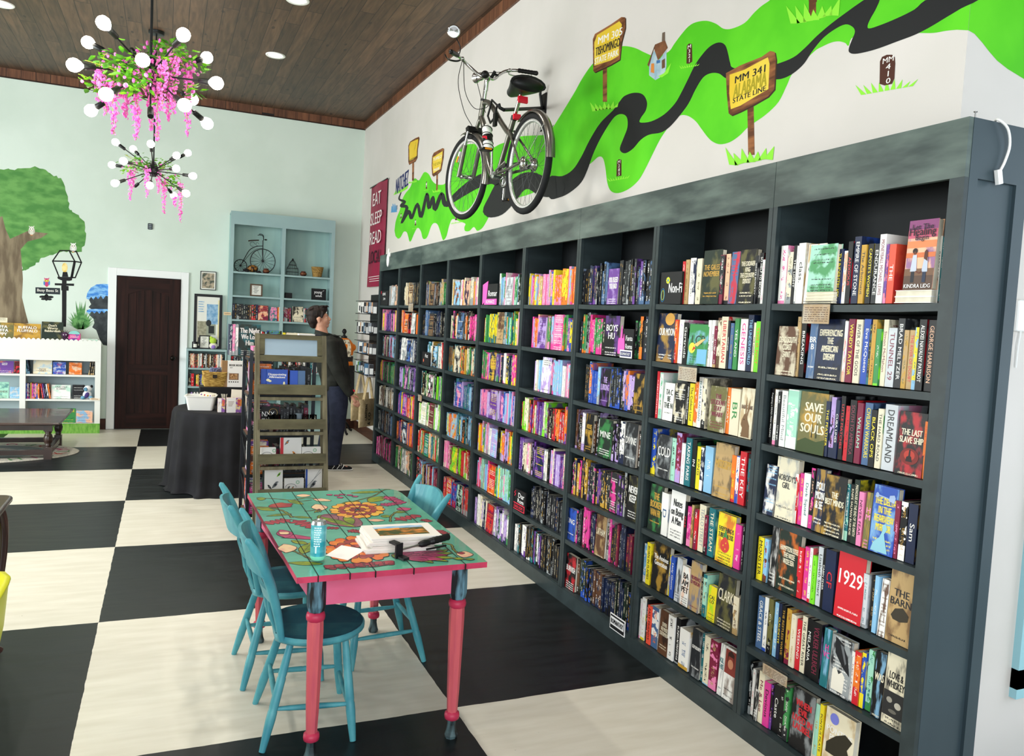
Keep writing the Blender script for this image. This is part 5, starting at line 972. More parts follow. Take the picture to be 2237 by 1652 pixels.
# ---------------------------------------------------------------- chairs
aq = mat('chair_aqua_paint', '#56A0A8', .4, c2='#3D8795', scale=7, stretch=(2, 2, 1), lo=.35, hi=.65); aqd = mat('chair_seat_blue', '#1F5A72', .3, c2='#2F7286', scale=4, lo=.35, hi=.65)
def make_chair(label):
    t = thing('windsor_chair', label, 'chair', (0, 0, 0), 0, 'aqua chairs around the painted table')
    b = MB(); n = 36
    def ring(r, z): return [Vector((.03+(max(-.165, r*cos(2*pi*i/n)*1.0)), r*1.03*sin(2*pi*i/n), z)) for i in range(n)]
    b.rings([ring(.165, .388), ring(.192, .392), ring(.203, .402), ring(.203, .416), ring(.196, .423)], aq, True)
    b.rings([ring(.196, .423), ring(.176, .4225), ring(.165, .416), ring(.10, .414), ring(.02, .414)], aqd, True)
    b.build('seat', t)
    F = {(-1, 1): (-.18, .20), (-1, -1): (-.18, -.205), (1, 1): (.18, .205), (1, -1): (.165, -.215)}
    H = {}
    for (sx, sy), (fx, fy) in F.items():
        b = MB(); a = Vector((.03+sx*.105, sy*.12, .395)); c = Vector((fx, fy, 0)); H[sx, sy] = (a, c); P = []; R = []
        for q, r in ((0, .013), (.12, .0145), (.3, .017), (.33, .0155), (.345, .0175), (.6, .018), (.63, .0165), (.645, .0185), (.72, .019), (.9, .015), (1, .012)): P.append(a.lerp(c, q)); R.append(r)
        b.tube(P, R, aq, 12); b.build('leg', t)
    for (p, q, za) in (((-1, 1), (1, 1), .62), ((-1, -1), (1, -1), .62), ((-1, 1), (-1, -1), .52), ((1, 1), (1, -1), .70)):
        b = MB(); a = H[p][0].lerp(H[p][1], za); c = H[q][0].lerp(H[q][1], za+.03)
        b.tube([a, a.lerp(c, .2), a.lerp(c, .48), a.lerp(c, .5), a.lerp(c, .52), a.lerp(c, .8), c], [.007, .010, .0118, .0105, .0118, .010, .007], aq, 10); b.build('stretcher', t)
    pp_ = {}
    for s in (-1, 1):
        C = cat_rom([(-.115, s*.145, .41), (-.135, s*.16, .52), (-.165, s*.185, .64), (-.205, s*.212, .74), (-.235, s*.232, .80), (-.262, s*.245, .845)], 4); k = len(C); pp_[s] = C
        b = MB(); b.tube(C, [.013+.007*sin(pi*min(1, i/(k-1)*1.05))*(1 if i < k-3 else .5) if i < k-1 else .003 for i in range(k)], aq, 10); b.build('back_post', t)
    def slat(z0, z1, x0, hw, bow, name, arch=0):
        b = MB(); R = []; n = 10
        for i in range(n+1):
            u = -1+2*i/n; x = x0-bow*(1-u*u); y = hw*u; d = .006; zz1 = z1+arch*(1-u*u); lean = .3*(z1-z0)
            R.append([Vector((x-d, y, z0)), Vector((x+d, y, z0)), Vector((x+d-lean, y, zz1)), Vector((x-d-lean, y, zz1))])
        b.rings(R, aq, True, False); b.build(name, t)
    slat(.685, .80, -.195, .215, .045, 'crest_rail', .02); slat(.565, .615, -.150, .178, .028, 'back_slat')
    for s in (-.6, -.2, .2, .6):
        b = MB(); b.tube([(-.118-.01*(1-s*s), s*.15, .41), (-.14-.02*(1-s*s), s*.165, .49), (-.152-.026*(1-s*s), s*.175, .585)], [.0065, .009, .0065], aq, 8); b.build('spindle', t)
    return t
ch = make_chair('aqua chair nearest the camera with a dark blue round seat, at the near left corner of the painted table')
ch['label'] = 'nearest aqua chair with dark blue round seat, beside the near left table leg'
ch.location = (.852, -1.354, 0); ch.rotation_euler = (0, 0, rad(-2))
c2 = copy_tree(ch); c2['label'] = 'aqua chair behind the nearest one, on the left side of the painted table'; c2.location = (.815, -.80, 0); c2.rotation_euler = (0, 0, rad(1))
c3 = copy_tree(ch); c3['label'] = 'aqua chair tucked under the right side of the table with its back toward the bookcase'; c3.location = (1.315, -.745, 0); c3.rotation_euler = (0, 0, rad(180))
# ---------------------------------------------------------------- things on the table
cn = thing('drink_can', 'slim teal and white drink can standing on the near left of the painted table', 'can', (.833, -1.643, .7622))
b = MB(); al = mat('brushed_aluminium', '#C9CCCE', .25, 1)
canm = mat('can_print_teal', '#2FA3B4', .3, .3, c2='#7FCFD6', scale=7, stretch=(1, 1, 3), lo=.4, hi=.6); canw = mat('can_print_pale', '#D5ECEC', .35); cang = mat('can_print_mint', '#7FDFC0', .3)
b.lathe([(.0235, .006), (.0285, .014), (.0287, .022)], cang, n=28); b.lathe([(.0287, .022), (.0287, .14)], canm, n=28); b.lathe([(.0287, .14), (.0245, .151)], al, n=28)
for k in range(9):
    z = .128-k*.0085; r_ = random.Random(k); a0 = -2.35
    for j in range(3):
        a1 = a0+r_.uniform(.15, .34); b.add([(.0289*cos(q), .0289*sin(q), zz) for zz in (z, z+.0045) for q in (a0, (a0+a1)/2, a1)], [(0, 1, 4, 3), (1, 2, 5, 4)], canw); a0 = a1+.06
b.add([(.0289*cos(q), .0289*sin(q), zz) for zz in (.035, .062) for q in (-2.15, -1.95)], [(0, 1, 3, 2)], canw)
b.build('can_body', cn); b = MB(); b.lathe([(.0235, .149), (.0245, .152), (.0225, .153), (.0215, .149), (.001, .149)], al, n=28); b.tube([(-.004+.007*cos(q), .009*sin(q), .1505) for q in [i*pi/5 for i in range(10)]], .001, al, 5, True); b.build('lid', cn)
matb = mat('mat_board_white', '#ECE7DF', .8); core = mat('mat_board_edge', '#D8D2C8', .8)
r_ = random.Random(4); z = .7622
for i in range(7):
    t_ = .0085; L2, W2 = .285, .205; b = MB()
    b.box((-L2/2, -W2/2, 0), (L2/2, W2/2, t_-.0006), matb); b.box((-L2/2, -W2/2, t_*.3), (L2/2, W2/2, t_*.45), core)
    o = b.build('matted_print', None, ['lowest', 'second lowest', 'third', 'fourth', 'fifth', 'sixth', 'topmost'][i]+(' white matted print of the stack on the painted table' if i < 6 else ' print of the stack, a green and orange landscape in a white mat'), 'print', 'matted prints stacked on the painted table')
    o.location = (1.185+r_.uniform(-.006, .006)-(.015 if i < 2 else 0), -1.50+r_.uniform(-.006, .006), z); o.rotation_euler = (0, 0, rad(r_.uniform(-3, 3)+(-4 if i in (1, 3) else 0) if i < 6 else -1)); z += t_
b = MB(); pic = mat('print_landscape_green', '#3A4A22', .4, c2='#E08A3A', scale=16, stretch=(1.2, 4, 1), lo=.48, hi=.62, detail=6)
zt = .0085; b.box((-.102, -.066, zt-.0004), (.102, .066, zt+.0004), pic); b.box((-.102, .036, zt+.0002), (.102, .066, zt+.0007), mat('print_sky', '#7FB2DE', .4, c2='#C9DDEA', scale=14, stretch=(1, 3, 1)))
b.box((-.09, .012, zt+.0002), (.0, .036, zt+.0008), mat('print_orange_field', '#E0862E', .4, c2='#F0B060', scale=30, stretch=(1, 4, 1))); b.build('picture', o)
b = MB(); P = [at(2, .7624, *Z6(*q)) for q in ((650, 660), (800, 565), (1030, 605), (860, 705))]; b.poly(P, mat('card_white', '#F4F0EC', .7), (0, 0, -.0006))
b.build('loose_card', None, 'blank white card lying on the painted table beside the can', 'card')
# phone grip stick: clamp, rod and ribbed handle
g = thing('selfie_stick', 'black phone grip stick lying against the stack of prints', 'phone grip', (1.12, -1.66, .7622))
gb = mat('grip_black', '#141417', .45); b = MB(); P0 = Vector((.02, -.012, .028)); P1 = Vector((.225, .06, .046)); dr = (P1-P0).normalized()
b.tube([P0+dr*.09, P0+dr*.10, P0+dr*.115, P0+dr*.13, P0+dr*.15]+[P0+dr*(.15+i*.009+(.002 if i % 2 else 0)) for i in range(10)]+[P1+dr*.018, P1+dr*.022], [.008, .013, .0145, .013, .0125]+[.0135+(.0015 if i % 2 else 0) for i in range(10)]+[.013, .008], gb, 14); b.build('handle', g)
b = MB(); b.tube([P0, P0+dr*.1], .004, mat('steel'), 8); b.build('rod', g)
b = MB(); n_ = Vector((-dr.y, dr.x, 0)); b.obox(P0+Vector((-.014, .028, .022)), n_*.022, dr*.012, (0, 0, .004), gb); b.obox(P0+Vector((-.006, -.006, .0)), (0, 0, .028), dr*.016, n_*.004, gb); b.obox(P0+Vector((.006, -.03, -.022)), n_*.02, dr*.013, (0, 0, .004), gb); b.build('clamp', g)
b = MB(); b.tube([P0+dr*.12+Vector((0, -.02, -.02)), P1+Vector((.0, -.018, -.028))], .004, gb, 6); b.build('folding_leg', g)
# ---------------------------------------------------------------- dark side table and yellow stool at the left edge
cher = mat('cherry_dark_wood', '#2A1310', .28, c2='#3D1D17', scale=4, stretch=(1, 6, 1), coat=.3)
t = thing('side_table', 'dark cherry side table with curved leg, cut off by the left edge', 'table', (-.66, -.62, 0))
b = MB(); hx, hy = .31, .38
Q = []
for sx, sy, a0 in ((1, -1, -90), (1, 1, 0), (-1, 1, 90), (-1, -1, 180)):
    for k in range(5): a = rad(a0+k*22.5); Q.append((sx*(hx-.05)+.05*cos(a), sy*(hy-.05)+.05*sin(a)))
rg = lambda s_, z: [Vector((x*s_, y*s_, z)) for x, y in Q]
b.rings([rg(.965, .722), rg(.995, .73), rg(1, .742), rg(.985, .75), rg(.96, .752)], cher); b.build('tabletop', t)
b = MB(); b.box((-hx+.05, -hy+.05, .62), (hx-.05, hy-.05, .722), cher); b.build('apron', t)
for sx in (-1, 1):
    for sy in (-1, 1):
        b = MB(); P = cat_rom([(sx*.25, sy*.31, .70), (sx*.268, sy*.33, .60), (sx*.262, sy*.325, .42), (sx*.235, sy*.30, .18), (sx*.235, sy*.30, .07), (sx*.255, sy*.32, .012)], 4)
        b.tube(P, [.032-.018*min(1, i/(len(P)-5)) if i < len(P)-4 else .015+.004*(i-len(P)+4) for i in range(len(P))], cher, 12); b.build('leg', t)
yl = mat('yellow_plastic', '#E3E317', .35)
t = thing('toy_stool', 'bright yellow moulded plastic stool cut off by the left edge of the photo', 'stool', (-.505, -1.38, 0))
def sq_(r, z, e=.35):
    out = []
    for k in range(32):
        a = k*pi/16; c_, s_ = cos(a), sin(a); q = (abs(c_)**(2/e)+abs(s_)**(2/e))**(-e/2); out.append(Vector((r*q*c_, r*q*s_, z)))
    return out
b = MB(); b.rings([sq_(.19, 0), sq_(.185, .03), sq_(.12, .09), sq_(.10, .17), sq_(.13, .25), sq_(.21, .315), sq_(.258, .38), sq_(.272, .46), sq_(.286, .628)], yl); b.build('pedestal', t)
b = MB(); b.rings([sq_(.286, .626), sq_(.292, .632), sq_(.290, .642), sq_(.27, .646), sq_(.25, .638), sq_(.05, .632)], yl); b.build('seat', t)
# ================================================================ bicycle hung on the wall
bk_ = thing('bicycle', 'grey city bicycle with white water bottle mounted on the right wall above the bookcase', 'bicycle', (2.42, .2, 2.72))
bk_.rotation_euler = (0, 0, rad(90+1.2))
tire = mat('tyre_black', '#17181A', .75); rimm = mat('rim_silver', '#D5D6D4', .3, .6); chrome = mat('chrome', '#C8C9C8', .15, 1); frm = mat('frame_pewter', '#6E6C64', .28, .75); fend = mat('fender_pewter', '#85817A', .25, .8)
pb = mat('bike_black', '#131314', .4); spk_ = mat('spoke_steel', '#55585A', .35, .9); brd = mat('reflector_red', '#E0243A', .25); bor = mat('reflector_orange', '#F0961E', .3)
def part(b, n, par=None, label=None): return b.build(n, par if par is not None else bk_, label)
def arc(c, R, a0, a1, n, y=0): return [Vector((c[0]+R*cos(rad(a0+(a1-a0)*i/n)), c[1]+y, c[2]+R*sin(rad(a0+(a1-a0)*i/n)))) for i in range(n+1)]
RW = .322
def wheel(par, c, n_sp, hub_r, hub_w):
    """tyre > part of wheel; the wheel is built round its own hub"""
    b = MB(); b.tube(arc(c, RW-.022, 0, 360, 47)[:-1], .0225, tire, 12, True); t_ = part(b, 'tyre', par)
    b = MB(); R_ = []
    for i in range(48):
        a = 2*pi*i/48; R_.append([Vector((c[0]+r*cos(a), c[1]+y, c[2]+r*sin(a))) for r, y in ((RW-.036, .013), (RW-.052, .012), (RW-.060, .006), (RW-.060, -.006), (RW-.052, -.012), (RW-.036, -.013))])
    b.rings(R_, rimm, False, True, True); part(b, 'rim', par)
    b = MB()
    for i in range(n_sp):
        a = 2*pi*i/n_sp; s_ = 1 if i % 2 else -1; ah = a+(.9 if (i//2) % 2 else -.9)
        b.tube([(c[0]+hub_r*.9*cos(ah), c[1]+s_*hub_w*.8, c[2]+hub_r*.9*sin(ah)), (c[0]+(RW-.058)*cos(a), c[1], c[2]+(RW-.058)*sin(a))], .0011, spk_, 4, caps=False)
    part(b, 'spokes', par)
    b = MB(); b.lathe([(hub_r*.3, -hub_w*1.3), (hub_r, -hub_w), (hub_r, -hub_w*.8), (hub_r*.72, -hub_w*.75), (hub_r*.72, hub_w*.75), (hub_r, hub_w*.8), (hub_r, hub_w), (hub_r*.3, hub_w*1.3)], chrome, c, (0, 1, 0), 20); part(b, 'hub', par)
def fender(par, c, a0, a1):
    b = MB(); R_ = []
    for p, a in zip(arc(c, RW+.018, a0, a1, 22), [a0+(a1-a0)*i/22 for i in range(23)]):
        u_ = Vector((cos(rad(a)), 0, sin(rad(a)))); e = [p+Vector((0, w, 0))-u_*d for w, d in ((.030, .016), (.022, .004), (.008, -.002), (-.008, -.002), (-.022, .004), (-.030, .016))]
        R_.append(e+[q-u_*.002 for q in e[::-1]])
    b.rings(R_, fend); part(b, 'fender', par)
rw = thing('rear_wheel', None, None); rw.parent = bk_; wheel(rw, (0, 0, 0), 36, .044, .045)
fender(bk_, (0, 0, 0), 62, 182)
b = MB(); b.tube([(0, .04, 0), (-.27, .033, .2)], .0022, chrome, 5); b.tube([(0, -.04, 0), (-.27, -.033, .2)], .0022, chrome, 5); part(b, 'fender_stay')
# steering group, turned a little to the left
st_ = thing('steering_assembly', None, None, (.86, 0, .5)); st_.parent = bk_; st_.rotation_euler = (0, 0, rad(7))
so_ = Vector((.86, 0, .5)); FH = Vector((1.06, 0, .065))-so_
wheel(st_, tuple(FH), 36, .02, .045)
fender(st_, tuple(FH), 78, 196)
b = MB(); CR = Vector((.935, 0, .395))-so_
b.obox(CR, (.02, 0, -.006), (0, .075, 0), (.006, 0, .016), pb); b.tube([CR, Vector((.86, 0, .50))-so_], .014, frm, 10)
for s in (-1, 1):
    b.tube([CR+Vector((0, s*.062, 0)), CR+Vector((.045, s*.062, -.11))], .011, chrome, 10); b.tube([CR+Vector((.045, s*.062, -.11)), FH+Vector((0, s*.062, 0))], .017, frm, 10)
    b.tube([FH+Vector((0, s*.05, 0)), FH+Vector((0, s*.075, 0))], .009, chrome, 8)
part(b, 'fork', st_)
b = MB(); b.obox(CR+Vector((.11, .075, -.19)), (.018, 0, -.035), (0, .008, 0), (.006, 0, .003), mat('white_plastic')); b.obox(CR+Vector((.115, .085, -.21)), (.014, 0, -.02), (0, .003, 0), (.006, 0, .003), bor); part(b, 'fork_reflector', st_)
b = MB(); SM = Vector((.79, 0, .75))-so_; b.tube([Vector((.845, 0, .53))-so_, Vector((.815, 0, .68))-so_], .015, chrome, 10); b.tube([Vector((.815, 0, .66))-so_, Vector((.805, 0, .72))-so_, SM], [.018, .017, .02], chrome, 10); b.ell(SM, (.026, .03, .024), chrome); part(b, 'stem', st_)
b = MB(); B2 = [(.12-.11*0, 0, 0)]
hb = lambda s: [SM, SM+Vector((.01, s*.06, .005)), SM+Vector((.045, s*.12, .055)), SM+Vector((.05, s*.18, .095)), SM+Vector((.015, s*.24, .105)), SM+Vector((-.04, s*.30, .095)), SM+Vector((-.085, s*.345, .085))]
b.tube(cat_rom(list(reversed(hb(1)))+hb(-1)[1:], 5), .0115, chrome, 10); part(b, 'handlebar', st_)
for s in (-1, 1):
    b = MB(); a, c = SM+Vector((.0, s*.255, .104)), SM+Vector((-.095, s*.355, .082)); b.tube([a.lerp(c, k/12) for k in range(13)], [.015+(.0022 if k % 2 else 0) for k in range(13)], pb, 12); b.ell(c, .0175, pb, 10, 6); part(b, 'grip', st_)
    b = MB(); a = SM+Vector((.03, s*.20, .10)); b.ell(a, (.018, .016, .014), chrome); b.tube(cat_rom([a, a+Vector((.045, s*.02, -.01)), a+Vector((.03, s*.09, -.02)), a+Vector((-.035, s*.145, -.03)), a+Vector((-.05, s*.165, -.018))], 4), .0045, pb if s > 0 else chrome, 6, flat=1.6); part(b, 'brake_lever', st_)
b = MB(); a = SM+Vector((.02, .235, .115)); b.tube(cat_rom([a, a+Vector((.02, -.02, .06)), a+Vector((.02, .01, .11)), a+Vector((-.01, .04, .13))], 4), .004, pb, 6); part(b, 'mirror_arm', st_)
b = MB(); mc = a+Vector((-.02, .06, .145)); ax_ = Vector((-.85, .35, -.15)).normalized(); b.lathe([(.004, -.02), (.036, -.012), (.044, -.002), (.046, .006), (.040, .007)], chrome, mc, ax_, 20); b.lathe([(.040, .0065), (.001, .009)], mat('mirror_glass', '#E8ECEC', .05, 1), mc, ax_, 20); part(b, 'mirror', st_)
b = MB(); lc = SM+Vector((.085, .03, .015)); b.lathe([(.012, -.055), (.02, -.045), (.026, -.03), (.026, 0), (.036, .02), (.038, .035)], chrome, lc, (1, .25, .05), 18); b.lathe([(.036, .034), (.001, .04)], mat('lamp_glass', '#F2F2EE', .1), lc, (1, .25, .05), 18); part(b, 'headlamp', st_)
b = MB(); b.ell(SM+Vector((-.02, .035, .01)), (.03, .03, .028), pb, 14, 10); b.tube([SM+Vector((-.02, -.02, .0)), SM+Vector((-.05, -.03, .04))], .012, pb, 8); b.lathe([(.018, 0), (.018, .014), (.001, .017)], pb, SM+Vector((-.03, -.05, .015)), (-.3, 0, 1), 12); part(b, 'bell', st_)
b = MB()
for P in ([SM+Vector((.03, .20, .09)), SM+Vector((.20, .14, -.02)), SM+Vector((.24, .06, -.2)), SM+Vector((.16, .03, -.32)), CR+Vector((.03, .03, .03))], [SM+Vector((.03, .19, .09)), SM+Vector((.16, .1, -.08)), SM+Vector((.12, .04, -.2)), SM+Vector((0, .01, -.22)), Vector((.76, 0, .55))-so_], [SM+Vector((.03, -.2, .09)), SM+Vector((.10, -.06, .07)), SM+Vector((.08, .05, .03)), SM+Vector((.06, .03, -.1)), Vector((.80, 0, .50))-so_]): b.tube(cat_rom(P, 8), .0027, pb, 6)
part(b, 'brake_cable', st_)
# frame
b = MB(); BBp = Vector((.50, 0, 0)); b.tube([(.875, 0, .455), (.83, 0, .595)], .021, frm, 14); b.tube([(.832, 0, .59), (.828, 0, .605)], .025, pb, 12)
b.tube(cat_rom([(.80, 0, .572), (.73, 0, .555), (.63, 0, .49), (.50, 0, .38), (.38, 0, .29), (.29, 0, .235)], 5), .019, frm, 12); b.tube(cat_rom([(.86, 0, .475), (.80, 0, .40), (.745, 0, .27), (.68, 0, .12), (.58, 0, .01), (.51, 0, 0)], 5), .022, frm, 12)
b.tube([BBp, (.262, 0, .345)], .018, frm, 12); b.lathe([(.024, -.036), (.024, .036)], chrome, BBp, (0, 1, 0), 14)
for s in (-1, 1): b.tube([BBp+Vector((-.03, s*.028, 0)), (.2, s*.045, -.005), (0, s*.062, 0)], .010, frm, 8); b.tube([(.295, s*.02, .27), (0, s*.062, 0)], .008, frm, 8)
part(b, 'frame')
b = MB(); b.tube([(.262, 0, .345), (.19, 0, .455), (.165, 0, .49)], .0135, chrome, 12); b.tube([(.268, 0, .335), (.255, 0, .36)], .022, pb, 12); part(b, 'seat_post')
b = MB(); R_ = []
for i in range(9):
    u = i/8; x = .33-.27*u; w = .034+.096*(u**1.1); zt_ = .568+.012*u; zb2 = .492-.03*sin(pi*min(1, u*1.1)*.5); R_.append([Vector((x, w*cos(a), (zt_+zb2)/2+(zt_-zb2)/2*sin(a)*(1 if sin(a) > 0 else .8))) for a in [2*pi*k/16 for k in range(16)]])
b.rings(R_, pb); b.ell((.065, 0, .522), (.032, .116, .044), pb, 16, 8); part(b, 'saddle')
b = MB()
for s in (-1, 1): b.tube([(.25, s*.02, .52), (.17, s*.025, .495), (.07, s*.03, .515)], .004, chrome, 6)
b.lathe([(.016, -.02), (.016, .02)], chrome, (.165, 0, .50), (0, 1, 0), 10); part(b, 'saddle_rails')
b = MB(); b.obox((.135, .0, .440), (.008, 0, -.002), (0, .034, 0), (.003, 0, .020), brd); part(b, 'tail_reflector'); b = MB(); b.obox((.215, .0, .345), (.009, 0, -.003), (0, .026, 0), (.004, 0, .016), brd); part(b, 'tail_reflector')
b = MB(); rc = (BBp.x, -.05, 0); b.rings([[Vector((BBp.x+r*cos(2*pi*k/40), y, r*sin(2*pi*k/40))) for k in range(40)] for r, y in ((.058, -.047), (.080, -.047), (.080, -.053), (.058, -.053))], chrome, False, True, True)
for k in range(5): a = k*2*pi/5; b.tube([(BBp.x, -.05, 0), (BBp.x+.06*cos(a), -.05, .06*sin(a))], .006, chrome, 6)
part(b, 'chainring')
b = MB(); b.tube([(BBp.x, -.06, 0), (BBp.x+.05, -.075, -.155)], .008, chrome, 8); part(b, 'crank'); b = MB(); b.tube([(BBp.x, .045, 0), (BBp.x-.05, .07, .155)], .008, chrome, 8); part(b, 'crank')
for s, c in ((-1, (BBp.x+.05, -.12, -.155)), (1, (BBp.x-.05, .115, .155))):
    b = MB(); b.box((c[0]-.04, c[1]-.04, c[2]-.010), (c[0]+.04, c[1]+.04, c[2]+.010), pb, bev=.006); b.box((c[0]-.042, c[1]-.025, c[2]-.006), (c[0]-.0395, c[1]+.025, c[2]+.006), bor); part(b, 'pedal')
b = MB(); b.tube(arc((0, -.05, 0), .035, 90, 270, 10)+arc((BBp.x, -.05, 0), .080, -90, 90, 12), .0045, mat('chain_steel', '#3A3A3A', .4, .8), 6, True); b.lathe([(.036, -.046), (.036, -.054)], mat('chain_steel'), (0, 0, 0), (0, 1, 0), 20); part(b, 'chain')
b = MB(); b.box((.30, .018, .03), (.42, .030, .05), pb); b.tube([(.40, .05, -.01), (.33, .085, .0), (.17, .09, .03)], .007, chrome, 8); part(b, 'kickstand')
bt2 = MB(); ax_ = Vector((.30, 0, 1)).normalized(); c0 = Vector((.665, .01, .20)); bt2.lathe([(.030, 0), (.036, .006), (.036, .075), (.032, .085), (.036, .095), (.036, .14), (.031, .152), (.036, .165), (.033, .18), (.020, .19), (.012, .205)], mat('bottle_white', '#F1F1EC', .35), c0, ax_, 20); bo_ = part(bt2, 'water_bottle')
b = MB(); b.lathe([(.0368, .065), (.0368, .115)], pb, c0, ax_, 20); b.text('gas', c0+ax_*.092+Vector((-.022, .031, .002)), (.8, .55, .1), ax_, .025, .04, brd, .04); b.build('bottle_label', bo_)
b = MB()
for q in (.03, .06, .12, .17): b.tube([c0+ax_*q+Vector((.039*cos(a), .039*sin(a), -.3*.039*cos(a)+.01*sin(a))) for a in [k*pi/8 for k in range(16)]], .003, pb, 5, True)
b.tube([c0+Vector((.035, 0, 0)), c0+ax_*.17+Vector((.037, 0, 0))], .005, pb, 6); part(b, 'bottle_cage')
for o_ in (rw, st_):
    for k in ('label', 'category'):
        if k in o_: del o_[k]
# wall bracket that carries it
b = MB(); b.box((XW-.012, .98, 3.16), (XW-.0005, 1.06, 3.44), pb, bev=.004); b.tube([(XW-.01, 1.02, 3.33), (2.40, .62, 3.155)], .013, pb, 10); b.tube([(XW-.02, 1.02, 3.33), (XW-.05, 1.0, 3.42), (XW-.06, .98, 3.48)], .011, pb, 8)
b.tube([(2.40, .62, 3.155), (2.37, .62, 3.165), (2.36, .62, 3.19)], .013, pb, 8); b.build('wall_bracket', None, 'black wall bracket arm that holds the bicycle frame under the saddle', 'bracket')
b = MB(); lk = [(.60, .028, .56), (.66, .03, .46), (.60, .032, .40), (.54, .03, .42), (.50, .028, .50)]; b.tube([(p[0], p[1], p[2]-.02) for p in lk], .008, pb, 8, True); b.box((.50, .02, .34), (.54, .04, .43), pb); part(b, 'bike_lock')
# ================================================================ sputnik chandeliers with wisteria
bul = mat('bulb_lit', '#FFF6E6', .3, emit=40); sock = mat('lamp_black_metal', '#1A1D1E', .4, .5); pet = mat('wisteria_pink', '#EE5CC8', .6, c2='#F58AD8', scale=40); pet2 = mat('wisteria_rose', '#F07AC4', .6); lf1 = mat('vine_leaf_green', '#7CC41E', .5, c2='#4E9A26', scale=30); lf2 = mat('vine_leaf_deep', '#4E8A2A', .5); vin = mat('vine_stem', '#9CA83A', .6)
def Z1(x, y): return x/3.177, y/3.177
def sph(px, py, c, R, far):
    d = (FW*FPX+RT*(px-1118.5)+UP*(826-py)).normalized(); o = Vector(CAMP)-c; bq = d.dot(o); q = bq*bq-(o.dot(o)-R*R)
    if q < 0: p = Vector(CAMP)+d*(-bq)
    else: p = Vector(CAMP)+d*(-bq+(q**.5 if far else -q**.5))
    return p
def chandelier(label, hub, L, bulbs, empt, strands, leaves, seed):
    hub = Vector(hub); t = thing('chandelier', label, 'chandelier', hub, 0, 'sputnik chandeliers'); r_ = random.Random(seed); cz = CZ(hub.y)-hub.z-.001
    b = MB(); b.lathe([(.075, cz), (.075, cz-.028), (.06, cz-.032), (.02, cz-.034)], sock, n=28); b.build('canopy', t)
    b = MB(); b.tube([(0, 0, cz-.03), (0, 0, .03)], .008, sock, 10); b.build('rod', t)
    b = MB(); b.ell((0, 0, 0), .055, sock, 20, 12); b.lathe([(.03, -.06), (.04, -.03), (.04, .05), (.02, .09)], sock, n=20); b.build('hub', t)
    for x, y, far in bulbs+empt:
        p = sph(*Z1(x, y), hub, L, far)-hub; d = p.normalized(); LL = p.length
        if LL < L*.9: LL = L
        b = MB(); b.tube([d*.04, d*(LL-.115)], .0052, sock, 8); b.lathe([(.007, LL-.125), (.016, LL-.118), (.017, LL-.05), (.015, LL-.045)], sock, (0, 0, 0), d, 14); a = b.build('arm', t)
        if (x, y, far) in bulbs: b = MB(); b.lathe([(.012, LL-.05), (.014, LL-.042), (.024, LL-.030), (.032, LL-.014), (.0355, LL+.0), (.032, LL+.018), (.021, LL+.031), (.004, LL+.036)], bul, (0, 0, 0), d, 18); b.build('bulb', a)
    for x, y0, y1, dy in strands:
        Y = hub.y+dy; p0, p1 = at(1, Y, *Z1(x, y0))-hub, at(1, Y, *Z1(x, y1))-hub; ln = (p0-p1).length; b = MB()
        C = cat_rom([p0+Vector((0, 0, .03)), p0, p0.lerp(p1, .5)+Vector((r_.uniform(-.01, .01), r_.uniform(-.01, .01), 0)), p1], 4); b.tube(C, .0016, vin, 4)
        n = int(ln*230)+14
        for i in range(n):
            u = i/n; q = p0.lerp(p1, u); w = .034*(1-u*.75)+.005; a = r_.uniform(0, 2*pi); rr = r_.uniform(.2, 1)*w; c = q+Vector((rr*cos(a), rr*sin(a), r_.uniform(-.01, .01))); s_ = r_.uniform(.008, .0135)*(1.15-u*.45)
            T = Matrix.Rotation(r_.uniform(0, 6), 3, 'Z') @ Matrix.Rotation(r_.uniform(-1, 1), 3, 'X'); b.ell(c, (s_, s_*.35, s_*1.1), pet if r_.random() < .7 else pet2, 6, 3, T)
        b.build('wisteria_strand', t)
    b = MB()
    for (x, y, dy, spread, n) in leaves:
        c0 = at(1, hub.y+dy, *Z1(x, y))-hub
        for i in range(int(n*1.3)):
            c = c0+Vector((r_.gauss(0, spread), r_.gauss(0, spread*1.2), r_.gauss(0, spread*.6))); a = r_.uniform(0, 2*pi); d = Vector((cos(a), sin(a), r_.uniform(-.7, .4))).normalized(); s_ = r_.uniform(.032, .058); n_ = d.cross(Vector((r_.uniform(-.4, .4), r_.uniform(-.4, .4), 1))).normalized(); up_ = n_.cross(d)
            m_ = lf1 if r_.random() < .68 else lf2
            b.add([c, c+d*s_*.35+n_*s_*.3+up_*.003, c+d*s_*.75+n_*s_*.22, c+d*s_*1.1, c+d*s_*.75-n_*s_*.22, c+d*s_*.35-n_*s_*.3+up_*.003, c+d*s_*.5-up_*.004], [(0, 6, 1), (1, 6, 2), (2, 6, 3), (3, 6, 4), (4, 6, 5), (5, 6, 0)], m_, True)
        P = [c0+Vector((r_.gauss(0, spread), r_.gauss(0, spread), r_.gauss(0, spread*.5))) for _ in range(5)]; b.tube(cat_rom(P, 5), .002, vin, 4)
    b.build('vine_leaves', t, None)
    # blossoms sitting among the leaves
    b = MB()
    for (x, y, dy, spread, n) in leaves:
        c0 = at(1, hub.y+dy, *Z1(x, y))-hub
        for i in range(max(3, n//5)):
            c = c0+Vector((r_.gauss(0, spread), r_.gauss(0, spread), r_.gauss(0, spread*.6))); s_ = r_.uniform(.008, .015); b.ell(c, (s_, s_*.5, s_), pet, 6, 4, Matrix.Rotation(r_.uniform(0, 6), 3, 'Z'))
    b.build('blossoms', t)
    return t
hub1 = at(1, .5, *Z1(1045, 515)); hub2 = at(1, 4.6, *Z1(1065, 1185))
